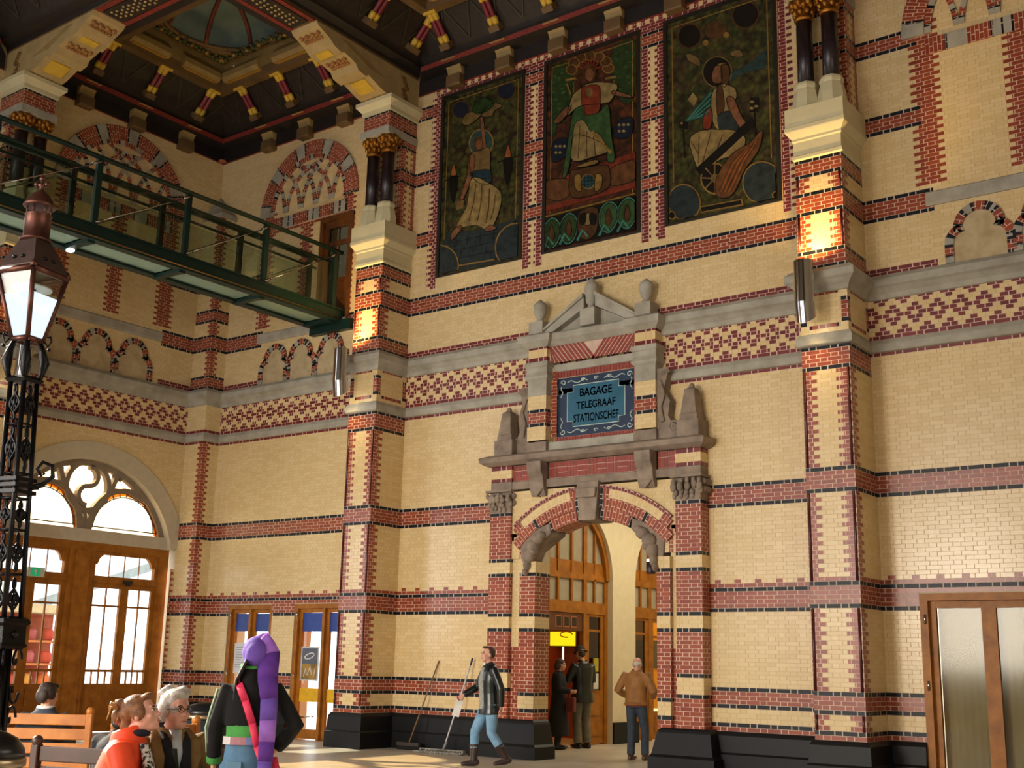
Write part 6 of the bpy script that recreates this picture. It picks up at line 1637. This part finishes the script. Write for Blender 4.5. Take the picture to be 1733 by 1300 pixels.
w.trousers(mat('light blue denim', '7ea6c4', .75, var=.14, scale=10., bump=.1, col2='5f88a8'), 'trousers', .62, r=(.105, .095, .074, .072, .07))
w.shoes(mat('dark brown leather boot', '3a2a28', .5, var=.2), 'boot', .17)
w.hair(hairmat('short brown hair', '4a3526', '2c1e16'), [(0, -.03, .055, .078, .088, .072), (0, -.075, .01, .066, .045, .06), (0, .05, .105, .058, .045, .022), (.06, -.03, .03, .022, .05, .05), (-.06, -.03, .03, .022, .05, .05)])
def knit(mb):
    R = []
    for t, rx in ((-.12, .08), (0, .085), (.3, .075), (.6, .085), (.85, .07), (.98, .05)):
        c, x, y = w.spine(t); R.append((c+y*(.13 if t < .8 else .105), rx, .04, x, y))
    loft(mb, R, 16)
w.piece('grey_sweater', mat('grey knit', 'a2a29a', .85, var=.2, scale=25., bump=.3), knit, .01)
w.piece('white_collar', mat('white cotton', 'e4e4e0', .8), lambda mb: mb.tube([w.J['nk']+V(.0, .075, .0)+V(.05*math.cos(a), .02*math.sin(a), .03+.0*a) for a in [PI*i/8 for i in range(9)]], .022, 8), .008)
pp = thing('paper_sheet', 'white folded papers in the striding man\'s right hand', 'paper', (-12.1, -2.1, .9))
M2 = w.M @ Matrix.Translation(w.J['wR']+V(-.01, .07, -.13)) @ Matrix.Rotation(.25, 4, 'X')
MB().box(-.006, .006, -.05, .06, -.2, .07, 0, M2).build('folded_paper', mat('white paper', 'eae8e2', .7), pp)
# ---- elderly man walking into the passage, seen from behind
o = Fig('person', 'bald man in tan-brown jacket and dark jeans walking into the passage', (-10.86, 1.15), math.radians(8), 1.74,
        hd=(-.02, .1, 1.575), nk=(0, .02, 1.44), kR=(.11, .12, .49), aR=(.15, .02, .09), kL=(-.1, .03, .49), aL=(-.11, .02, .08), sR=(.2, 0, 1.4), sL=(-.2, 0, 1.4),
        eR=(.33, -.03, 1.14), wR=(.24, .18, 1.05), eL=(-.33, -.03, 1.14), wL=(-.24, .18, 1.05), look=(-.25, 1, -.3))
o.body(SKP, .009)
o.coat('tan_jacket', mat('tan brown suede', '9a6a34', .7, var=.12, scale=8., bump=.1, col2='7d5224'), -.06, .04, (.08, .074, .06), .025)
o.piece('jacket_hem', mat('rust rib knit', '7a3a22', .8), lambda mb: loft(mb, [(o.J['pel']+V(0, 0, .02), .2, .16, V(1, 0, 0), V(0, 1, 0)), (o.J['pel']+V(0, 0, -.05), .195, .155, V(1, 0, 0), V(0, 1, 0))]), .01)
o.trousers(mat('dark blue denim', '34404e', .8, var=.2, scale=10., col2='252e3a'), r=(.1, .09, .074, .07, .07))
o.shoes(mat('brown leather shoe', '4a2c1c', .5, var=.2))
o.hair(hairmat('short white hair', 'cdc6bc', 'a8a098'), [(0, -.07, .0, .066, .04, .045), (.062, -.03, .0, .02, .045, .035), (-.062, -.03, .0, .02, .045, .035)])
# ---- man in the hat at the open door
h = Fig('person', 'man in black leather coat, olive trousers and dark brimmed hat at the open door', (-13.02, 2.75), math.radians(70), 1.9,
        eR=(.27, .06, 1.16), wR=(.2, .26, 1.1), eL=(-.27, .06, 1.16), wL=(-.2, .26, 1.1), hd=(0, .06, 1.6), look=(.1, 1, -.25))
h.body(SK, .009)
h.coat('leather_coat', LEATHER, -.3, .04, (.078, .07, .058), .02)
h.trousers(mat('olive grey cloth', '74705e', .8, var=.15, scale=8., col2='5c5848'), r=(.1, .092, .08, .078, .078))
h.shoes(mat('black leather shoe', '1c1a1a', .4))
mt = Matrix((h.fx, h.fy, h.fz)).transposed().to_4x4(); hm = mat('dark felt hat', '2a2220', .8, var=.2)
hb = []
def hat(mb):
    T_ = Matrix.Translation(h.F(0, -.01, .05)) @ mt
    mb.lathe(0, 0, [(.08, .0), (.14, -.012), (.142, -.004), (.095, .012), (.092, .07), (.08, .1), (.05, .112), (.01, .105)], 24, 0, T_)
h.piece('brimmed_hat', hm, hat)
h.hair(hairmat('dark grey hair', '3c3430', '2a2420'), [(0, -.06, .0, .072, .05, .06)])
# ---- someone in a long black coat just inside that door
k_ = Fig('person', 'person in a long black coat with a red bag just inside the open passage door', (-13.15, 2.15), math.radians(-60), 1.66, eR=(.26, .04, 1.14), wR=(.2, .24, 1.12), look=(.2, 1, -.1))
k_.body(SK, .01)
k_.coat('long_black_coat', mat('black wool', '141315', .9, var=.2), -1.3, .04, (.075, .068, .055), .06, .013)
k_.trousers(mat('black cloth', '151517', .85)); k_.shoes(MATS['black leather shoe'])
k_.hair(hairmat('brown bobbed hair', '4a3024', '2e1c14'), [(0, -.02, .05, .085, .1, .075), (.07, -.03, -.03, .03, .06, .08), (-.07, -.03, -.03, .03, .06, .08), (0, -.09, -.03, .07, .04, .09)])
rb = thing('handbag', 'dull red handbag hanging beside the person in the long black coat', 'bag', (-12.86, 2.2, .6))
mb = MB(); mb.box(-12.96, -12.78, 2.1, 2.2, .68, .95); mb.build('bag_body', mat('dull red leather', '7a2c20', .6, var=.2), rb, .02)
mb = MB(); mb.tube([(-12.94, 2.15, .95), (-12.92, 2.15, 1.06), (-12.87, 2.15, 1.1), (-12.82, 2.15, 1.06), (-12.8, 2.15, .95)], .01, 6); mb.build('strap', mat('dark strap', '2a1612', .6), rb)
# ---- woman in the purple headscarf, back to the camera
yw = math.atan2(-.6, .8)
p = Fig('person', 'standing person in black jacket with a long purple striped headscarf and pink strap', (-5.725, -11.95), math.radians(40), 1.73, .86,
        hd=(0, .05, 1.55), nk=(0, .0, 1.42), sR=(.175, -.01, 1.37), sL=(-.175, .0, 1.37), eR=(.34, -.09, 1.16), wR=(.2, .05, 1.04), eL=(-.245, .02, 1.14), wL=(-.25, .09, .93), look=(-.45, 1, -.12), gL=(V(-.05, .2, -1), V(1, .2, 0)))
p.body(SK, .008)
p.coat('black_jacket', mat('black fleece', '0a090c', .95, var=.25, scale=12., bump=.2), .42, .014, (.06, .058, .052), .0)
p.piece('high_collar', MATS['black fleece'], lambda mb: loft(mb, [(p.J['nk']+V(0, 0, -.05), .13, .1, V(1, 0, 0), V(0, 1, 0)), (p.J['nk']+V(0, .0, .03), .095, .088, V(1, 0, 0), V(0, 1, 0)), (p.J['nk']+V(0, .01, .085), .082, .08, V(1, 0, 0), V(0, 1, 0))]), .01)
def hemband(mb): 
    c, x, y = p.spine(.48); c2, x, y = p.spine(.34); c3, x, y = p.spine(.26)
    loft(mb, [(c, .165, .122, x, y), (c2, .16, .12, x, y), (c3, .165, .122, x, y)])
GRN = mat('green jersey', '4aa24a', .8, var=.12, scale=10.)
p.piece('green_shirt_hem', GRN, hemband, .01)
p.piece('green_collar', GRN, lambda mb: mb.tube([p.J['nk']+V(.086*math.cos(a), .083*math.sin(a)+.01, .088+.01*math.sin(a)) for a in [2*PI*i/18 for i in range(18)]], .011, 6, 0, True))
p.piece('green_cuff', GRN, lambda mb: (mb.tube([p.J['wL']+(p.J['eL']-p.J['wL'])*.22, p.J['wL']+(p.J['eL']-p.J['wL'])*.0], [.056, .05], 14)), .008)
p.piece('sleeve_stripe', mat('pale green stripe', 'b9d8b8', .7), lambda mb: mb.tube([p.J['sL']+V(-.068, .01, .0), p.J['sL']+(p.J['eL']-p.J['sL'])*.5+V(-.07, .01, 0), p.J['eL']+V(-.066, .01, 0), p.J['wL']+V(-.052, .0, .06)], .009, 6))
p.trousers(mat('mid blue denim', '5b86a8', .8, var=.14, scale=10., bump=.1, col2='466c8c'), r=(.105, .094, .075, .07, .07), rise=.27)
p.shoes(MATS['brown leather shoe'])
def belt(mb):
    c, x, y = p.spine(.27)
    for i in range(28):
        a, b = 2*PI*i/28, 2*PI*(i+1)/28
        mb.ext([(-.022, 0), (.022, 0), (.022, .012), (-.022, .012)], lambda q, r_, d: c+x*((.166+r_)*math.cos(d))+y*((.122+r_)*math.sin(d))+V(0, 0, q), a, b, (0, 1, 2, 0, 3)[i//3 % 5])
mb = MB(); belt(mb); p.done(mb, 'belt', [mat('white belt', 'e6e0e4', .6), mat('pink belt', 'b07a84', .6), mat('blue belt', '7a88c0', .6), mat('ochre belt', 'b08a40', .6)])
p.piece('back_pocket', mat('pocket denim', '6a94b4', .8), lambda mb: mb.box(-.13, -.02, -.14, -.122, .8, .94))
PUR = [mat('purple scarf dark', '5c2a94', .8, var=.15, scale=12.), mat('purple scarf light', '9a66cc', .8, var=.12, scale=12.), mat('purple scarf blue', '6a4ab0', .8, var=.15, scale=12.)]
p.hair(PUR[2], [(0, -.012, .045, .098, .115, .095), (0, -.07, .015, .094, .078, .095), (0, -.03, -.02, .09, .08, .07)], .008, 'headscarf')
def tail(mb):
    A = [p.F(-.03, .03, .085), p.F(.02, -.06, .085), p.F(.065, -.115, .005), V(.12, -.12, 1.42), V(.145, -.155, 1.3), V(.15, -.175, 1.18), V(.15, -.18, 1.06), V(.15, -.19, .95), V(.14, -.19, .84), V(.13, -.18, .72)]
    W = [.05, .085, .082, .07, .06, .058, .055, .05, .045, .04]
    for i in range(len(A)-1):
        for f in range(4):
            pass
    def fr(i): d = (A[min(i+1, len(A)-1)]-A[max(i-1, 0)]).normalized(); x = d.cross(V(0, -1, .25)).normalized(); return x, x.cross(d)
    for i in range(len(A)-1):
        (x, y), (x2, y2) = fr(i), fr(i+1); a, b = A[i], A[i+1]
        loft(mb, [(a, W[i], W[i]*.45, x, y), ((a+b)/2, (W[i]+W[i+1])*.5, (W[i]+W[i+1])*.23, (x+x2).normalized(), (y+y2).normalized()), (b, W[i+1], W[i+1]*.45, x2, y2)], 18, (1, 1, 0, 0, 2, 1, 0, 2, 0)[i])
mb = MB(); tail(mb); p.done(mb, 'scarf_tail', PUR)
p.piece('pink_strap', mat('bright pink strap', 'e8305c', .6), lambda mb: [loft(mb, [(a, .026, .008, (b-a).normalized().cross(V(0, -1, 0)).normalized(), V(0, 1, 0)), (b, .026, .008, (b-a).normalized().cross(V(0, -1, 0)).normalized(), V(0, 1, 0))], 10) for a, b in zip(
    (V(-.1, .02, 1.4), V(-.08, -.09, 1.385), V(-.02, -.145, 1.29), V(.04, -.155, 1.16), V(.085, -.158, 1.03)), (V(-.08, -.09, 1.4), V(-.02, -.145, 1.29), V(.04, -.155, 1.16), V(.085, -.158, 1.03), V(.15, -.16, .9)))])
p.piece('pink_bag', mat('pink cloth bag', 'd82c54', .7, var=.2), lambda mb: loft(mb, [(V(.2, -.11, .97), .02, .03, V(1, 0, 0), V(0, 1, 0)), (V(.21, -.1, .85), .05, .06, V(1, 0, 0), V(0, 1, 0)), (V(.22, -.1, .6), .07, .07, V(1, 0, 0), V(0, 1, 0))], 14))
random.seed(4)
def dread(mb):
    for i in range(9):
        a = p.F(-.05-.006*i, .02-.02*i, -.02); mb.tube([a, a+V(-.03-.005*i, .03, -.12), a+V(-.05-.004*i, .04, -.26), a+V(-.06+random.uniform(-.02, .01), .03, -.36-.03*(i % 3))], [.011, .01, .009, .006], 6)
p.piece('dreadlocks', hairmat('black dreadlocks', '241a16', '140f0d'), dread)
# ---- seated woman in orange
s_ = Fig('person', 'seated woman in bright orange jacket with fair tied-up hair, looking up to the right', (-6.47, -12.37), math.atan2(.62, .78)-PI/2+.05, 1.75,
         pel=(0, 0, .5), wai=(0, .0, .66), che=(0, .05, .86), nk=(0, .1, 1.035), hd=(0, .155, 1.185), sR=(.17, .08, .99), sL=(-.17, .08, .99), eR=(.24, .16, .74), wR=(.12, .36, .68), eL=(-.24, .16, .74), wL=(-.12, .36, .68),
         hR=(.09, .06, .48), hL=(-.09, .06, .48), kR=(.12, .45, .5), kL=(-.12, .45, .5), aR=(.12, .42, .09), aL=(-.12, .42, .09), look=(.12, 1, .3))
s_.body(SKP, .0075)
s_.coat('orange_jacket', mat('bright orange padded cloth', 'ee4a16', .6, var=.1, scale=7., bump=.15, col2='d23c10'), -.05, .03, (.078, .07, .055), .01)
s_.trousers(MATS['dark blue denim']); s_.shoes(MATS['black leather shoe'])
FAIR = hairmat('fair brown hair', '8a5c34', '5a3820')
s_.hair(FAIR, [(0, -.025, .055, .083, .092, .078), (0, -.075, .03, .072, .055, .075), (.06, .0, .02, .025, .05, .055), (-.06, .0, .02, .025, .05, .055), (0, .06, .1, .055, .035, .022), (-.02, -.12, .06, .05, .045, .06), (.0, -.1, -.04, .05, .045, .085), (.01, -.14, .03, .04, .04, .05), (.02, -.11, .1, .035, .035, .03)], .0075)
def strands(mb):
    random.seed(9)
    for i in range(16):
        a = s_.F(random.uniform(-.06, .06), -.1+random.uniform(-.03, .03), .06+random.uniform(-.05, .06)); b = a+V(random.uniform(-.03, .03), -.02+random.uniform(-.02, .02), random.uniform(-.03, .03)); mb.tube([a, (a+b)/2+V(0, -.015, .02), b, b+V(random.uniform(-.03, .03), -.01, -.05)], [.009, .008, .006, .002], 5)
s_.piece('loose_strands', hairmat('sunlit fair hair', 'c89a5c', 'a07440'), strands)
s_.piece('jacket_collar', MATS['bright orange padded cloth'], lambda mb: loft(mb, [(s_.J['nk']+V(0, -.01, -.04), .125, .12, V(1, 0, 0), V(0, 1, 0)), (s_.J['nk']+V(0, -.015, .03), .1, .1, V(1, 0, 0), V(0, 1, 0)), (s_.J['nk']+V(0, -.02, .075), .088, .09, V(1, 0, 0), V(0, 1, .3))]), .01)
s_.piece('black_scarf', mat('dark navy scarf', '1c1a2c', .85), lambda mb: mb.tube([s_.J['nk']+V(.062*math.cos(a), .066*math.sin(a)+.03, .045) for a in [2*PI*i/18 for i in range(18)]], .024, 8, 0, True), .008)
KN_ = NT('black and white knit'); ob_ = KN_.n('ShaderNodeTexCoord').outputs['Object']; KN_.bsdf(KN_.ramp(KN_.noise(ob_, 45., 2), [(.46, lin('1c1c1e')), (.54, lin('c8c4bc'))]), .9)
s_.piece('knit_scarf', KN_.m, lambda mb: loft(mb, [(V(.06, .2, 1.02), .05, .03, V(1, 0, 0), V(0, 1, 0)), (V(.08, .24, .9), .055, .035, V(1, 0, 0), V(0, 1, 0)), (V(.08, .25, .76), .055, .035, V(1, 0, 0), V(0, 1, 0)), (V(.07, .26, .62), .05, .03, V(1, 0, 0), V(0, 1, 0))], 14), .01)
# ---- seated man in the tan coat
c_ = Fig('person', 'seated grey-haired man with glasses in a tan overcoat and dark scarf', (-6.44, -11.98), math.atan2(-.12, .99)-PI/2-.15, 1.76,
         pel=(0, 0, .5), wai=(0, -.02, .67), che=(0, -.01, .86), nk=(0, .02, 1.04), hd=(0, .07, 1.195), sR=(.185, 0, 1.0), sL=(-.185, 0, 1.0), eR=(.29, .06, .76), wR=(.16, .3, .7), eL=(-.29, .06, .76), wL=(-.14, .3, .7),
         hR=(.09, .06, .48), hL=(-.09, .06, .48), kR=(.14, .46, .5), kL=(-.14, .46, .5), aR=(.14, .42, .09), aL=(-.14, .42, .09), look=(-.22, 1, .06), gL=(V(.6, .6, -.3), V(.2, -.3, -1)), gR=(V(-.6, .6, -.3), V(-.2, -.3, -1)))
c_.body(SKP, .0075)
TANW = mat('tan wool overcoat', '8a6a3c', .85, var=.1, scale=9., bump=.1, col2='755832')
c_.coat('tan_overcoat', TANW, -.1, .04, (.085, .076, .062), .02)
def lap(mb):
    for q in (-1, 1):
        A = [V(q*.085, -.01, 1.1), V(q*.11, .1, 1.03), V(q*.1, .155, .93), V(q*.06, .165, .78), V(q*.04, .17, .66)]; W = [.05, .06, .065, .05, .02]
        loft(mb, [(a, w_, .014, V(1, -.3*q*.0, 0), V(0, 1, .1)) for a, w_ in zip(A, W)], 12)
c_.piece('lapels', TANW, lap, .009)
c_.piece('dark_scarf', mat('black scarf', '15131c', .9), lambda mb: ([mb.tube([V(q*.06, .0, 1.1), V(q*.065, .11, 1.02), V(q*.05, .165, .88), V(q*.055, .175, .7), V(q*.05, .18, .58)], [.03, .035, .042, .045, .045], 10) for q in (-1, 1)], mb.tube([c_.J['nk']+V(.075*math.cos(a), .07*math.sin(a)-.01, .06) for a in [PI+PI*i/10 for i in range(11)]], .03, 8)), .009)
c_.piece('shirt_front', mat('pale blue shirt', 'c8d0dc', .7), lambda mb: loft(mb, [(V(0, .09, 1.09), .04, .03, V(1, 0, 0), V(0, 1, 0)), (V(0, .15, .95), .035, .025, V(1, 0, 0), V(0, 1, 0)), (V(0, .16, .76), .035, .02, V(1, 0, 0), V(0, 1, 0))], 12))
c_.piece('dark_jumper', mat('dark green jumper', '2c3a34', .85), lambda mb: loft(mb, [(V(.03, .16, .98), .02, .02, V(1, 0, 0), V(0, 1, 0)), (V(.02, .172, .86), .03, .02, V(1, 0, 0), V(0, 1, 0)), (V(.01, .18, .64), .04, .02, V(1, 0, 0), V(0, 1, 0))], 12))
c_.trousers(MATS['dark blue denim']); c_.shoes(MATS['black leather shoe'])
GRY = hairmat('wavy grey hair', 'd0ccc6', '9c968e')
random.seed(6)
c_.hair(GRY, [(0, -.025, .06, .088, .095, .08), (0, -.085, .01, .078, .05, .08), (.072, -.02, .02, .028, .05, .06), (-.072, -.02, .02, .028, .05, .06), (0, .045, .105, .07, .045, .035)]+[(random.uniform(-.08, .08), random.uniform(-.12, .06), .06+random.uniform(-.06, .085), .024, .024, .024) for _ in range(26)], .0075)
def specs(mb):
    for q in (-1, 1):
        mb.tube([c_.F(q*.032+.022*math.cos(a), .105, .006+.016*math.sin(a)) for a in [2*PI*i/14 for i in range(14)]], .0022, 6, 0, True); mb.tube([c_.F(q*.054, .104, .01), c_.F(q*.078, .06, .012), c_.F(q*.08, -.01, .01)], .002, 5)
    mb.tube([c_.F(-.01, .106, .008), c_.F(.01, .106, .008)], .002, 5)
c_.piece('glasses', mat('dark metal spectacle frame', '3a2c28', .3, .6), specs)
bb = thing('handbag', 'black handbag on the lap of the man in the tan overcoat', 'bag', (-6.2, -12.1, .6))
mb = MB(); mb.box(-.17, .17, .2, .36, .58, .8, 0, c_.M); mb.build('bag_body', mat('black soft leather', '16141c', .5, var=.2), bb, .03)
mb = MB(); mb.tube([c_.M @ V(-.1, .28, .8), c_.M @ V(-.06, .28, .86), c_.M @ V(.06, .28, .86), c_.M @ V(.1, .28, .8)], .01, 6); mb.build('strap', MATS['black soft leather'], bb)
# ---- two seated figures farther back
b_ = Fig('person', 'dark-haired seated person in slate jacket with a white collar', (-10.62, -10.2), math.atan2(.8, -.6)-PI/2-.05, 1.7,
         pel=(0, 0, .5), wai=(0, -.01, .66), che=(0, .0, .85), nk=(0, .02, 1.02), hd=(0, .05, 1.175), sR=(.18, 0, .97), sL=(-.18, 0, .97), eR=(.25, .06, .74), wR=(.14, .3, .66), eL=(-.25, .06, .74), wL=(-.14, .3, .66),
         hR=(.09, .05, .48), hL=(-.09, .05, .48), kR=(.12, .45, .5), kL=(-.12, .45, .5), aR=(.12, .42, .09), aL=(-.12, .42, .09), look=(.45, 1, -.1))
b_.body(SK, .009); b_.coat('slate_jacket', mat('slate blue jacket', '3c4858', .7, var=.15), -.05, .035, (.08, .07, .055), .01)
b_.piece('white_collar', mat('white cotton', 'e4e4e0', .8), lambda mb: mb.tube([b_.J['nk']+V(.07*math.cos(a), .066*math.sin(a), .045) for a in [2*PI*i/16 for i in range(16)]], .018, 8, 0, True))
b_.trousers(MATS['dark blue denim']); b_.shoes(MATS['black leather shoe'])
b_.hair(hairmat('dark brown hair', '33241c', '1e1511'), [(0, -.02, .055, .086, .096, .08), (0, -.08, .0, .074, .05, .08), (.066, -.02, .01, .024, .05, .05), (-.066, -.02, .01, .024, .05, .05), (0, .05, .1, .06, .045, .03)])
d_ = Fig('person', 'person in dark coat sitting half hidden behind the woman in orange', (-7.75, -11.42), math.atan2(.9, -.2)-PI/2, 1.66,
         pel=(0, 0, .5), wai=(0, -.01, .66), che=(0, .02, .84), nk=(0, .05, 1.0), hd=(0, .1, 1.13), sR=(.18, .03, .96), sL=(-.18, .03, .96), eR=(.25, .1, .74), wR=(.14, .32, .66), eL=(-.25, .1, .74), wL=(-.14, .32, .66),
         hR=(.09, .05, .48), hL=(-.09, .05, .48), kR=(.12, .45, .5), kL=(-.12, .45, .5), aR=(.12, .42, .09), aL=(-.12, .42, .09), look=(.1, 1, -.35))
d_.body(SK, .009); d_.coat('dark_coat', mat('near black coat', '1a1820', .85, var=.2), -.05, .04, (.085, .075, .06), .01)
d_.trousers(MATS['black cloth']); d_.shoes(MATS['black leather shoe'])
d_.hair(hairmat('black hair', '1c1514', '100c0b'), [(0, -.02, .05, .088, .098, .085), (0, -.08, -.01, .078, .055, .09), (.068, -.01, -.01, .03, .05, .07), (-.068, -.01, -.01, .03, .05, .07)])
bench('timber bench carrying the half-hidden seated person in dark clothes', (-7.5, -11.75, 0), math.atan2(.2, .9)+PI/2-.0, 1.3, BEN, .9) if False else None
sb = thing('bench', 'low backless timber bench behind the woman in orange', 'bench', (-7.75, -11.35, 0))
M3 = d_.M
for k in range(4):
    mb = MB(); mb.box(-.6, .6, -.15+k*.1, -.07+k*.1, .37, .41, 0, M3); mb.build('seat_slat', BEN, sb)
for x in (-.5, .5):
    mb = MB(); mb.box(x-.04, x+.04, -.12, .2, 0, .37, 0, M3); mb.build('leg', BEN, sb)

# ================================================================ light
def area(name, loc, rot, sx, sy, e, col, spread=180):
    l = bpy.data.lights.new(name, 'AREA'); l.shape = 'RECTANGLE'; l.size = sx; l.size_y = sy; l.energy = e; l.color = lin(col)[:3]
    l.spread = math.radians(spread)
    o = bpy.data.objects.new(name, l); COL.objects.link(o); o.location = loc; o.rotation_euler = rot; return o
R_ = math.radians
for i, (x, wd) in enumerate(((-17., 3.8), (-11., 3.8), (-5., 3.8))):
    area('daylight_front_window', (x, -21.9, 3.6), (R_(78), 0, 0), wd, 4.4, (330, 600, 290)[i], ('fffaf2', 'fff3e0', 'ffc27a')[i], (180, 75, 180)[i])
area('daylight_side_window', (XL+.12, -7.4, 3.6), (R_(90), 0, R_(-90)), 2.6, 3.6, 300, 'fbfaff')
def spot(name, loc, tgt, e, ang, col, blend=.5, r=.05):
    l = bpy.data.lights.new(name, 'SPOT'); l.energy = e; l.spot_size = R_(ang); l.spot_blend = blend; l.color = lin(col)[:3]; l.shadow_soft_size = r
    o = bpy.data.objects.new(name, l); COL.objects.link(o); o.location = loc; o.rotation_euler = (Vector(tgt)-Vector(loc)).to_track_quat('-Z', 'Y').to_euler(); return o
for x in (-15.98, -6.58):
    spot('uplight_beam', (x, -1.24, 7.25), (x+.05, -.95, 9.4), 430, 150, 'ffcf78', .8); spot('downlight_beam', (x, -1.15, 6.5), (x+.05, -1.0, 3.), 60, 100, 'ffd890', 1.)
spot('uplight_beam', (XL+1.12, -5.2, 7.3), (XL+1., -5.2, 10.), 150, 110, 'ffc45c', 1.)
area('added_right_fill', (XR-.1, -11., 4.), (R_(90), 0, R_(90)), 5., 4., 300, 'fff2de')  # unseen fill added to brighten the left wall; the right wall has no window
area('passage_lamp', (-10.9, 4.5, 5.1), (0, 0, 0), 3., 5., 280, 'ffeed2')
area('shop_lamp', (-15., 3.2, 5.0), (0, 0, 0), 2., 2., 90, 'ffc070')
area('shop_lamp', (-15., 7.7, 5.), (0, 0, 0), 2., 3., 300, 'ffe0a0')
area('platform_daylight', (-19., 6., 2.5), (R_(-70), 0, 0), 5., 3., 160, 'ffffff')
su = bpy.data.lights.new('sun', 'SUN'); su.energy = 19.; su.angle = R_(.6); su.color = lin('fff2dc')[:3]
so = bpy.data.objects.new('sun', su); COL.objects.link(so); so.rotation_euler = Vector((1., -.02, -.53)).to_track_quat('-Z', 'Y').to_euler()
W_ = bpy.data.worlds.new('World'); SC.world = W_; W_.use_nodes = True
bg = W_.node_tree.nodes['Background']; bg.inputs[0].default_value = lin('f2f6ff'); bg.inputs[1].default_value = 4.5
# ================================================================ camera
cd = bpy.data.cameras.new('camera'); cd.sensor_fit = 'HORIZONTAL'; cd.sensor_width = 36; cd.lens = 36*2016.876/1733
co = bpy.data.objects.new('camera', cd); COL.objects.link(co); SC.camera = co
yw_, pt, rl = R_(36.97307038), R_(13.20120771), R_(1.26136206)
fw = Vector((-math.sin(yw_)*math.cos(pt), math.cos(yw_)*math.cos(pt), math.sin(pt))); rt = Vector((math.cos(yw_), math.sin(yw_), 0)); up = rt.cross(fw)
rt, up = rt*math.cos(rl)+up*math.sin(rl), up*math.cos(rl)-rt*math.sin(rl)
mw = Matrix((rt, up, -fw)).transposed().to_4x4(); mw.translation = (0, -17, 1.54); co.matrix_world = mw
SC.view_settings.view_transform = 'Standard'; SC.view_settings.look = 'None'; SC.view_settings.exposure = -.58; SC.view_settings.gamma = 1.
SC.cycles.max_bounces = 6; SC.cycles.diffuse_bounces = 3; SC.cycles.transparent_max_bounces = 12; SC.cycles.sample_clamp_indirect = 6.
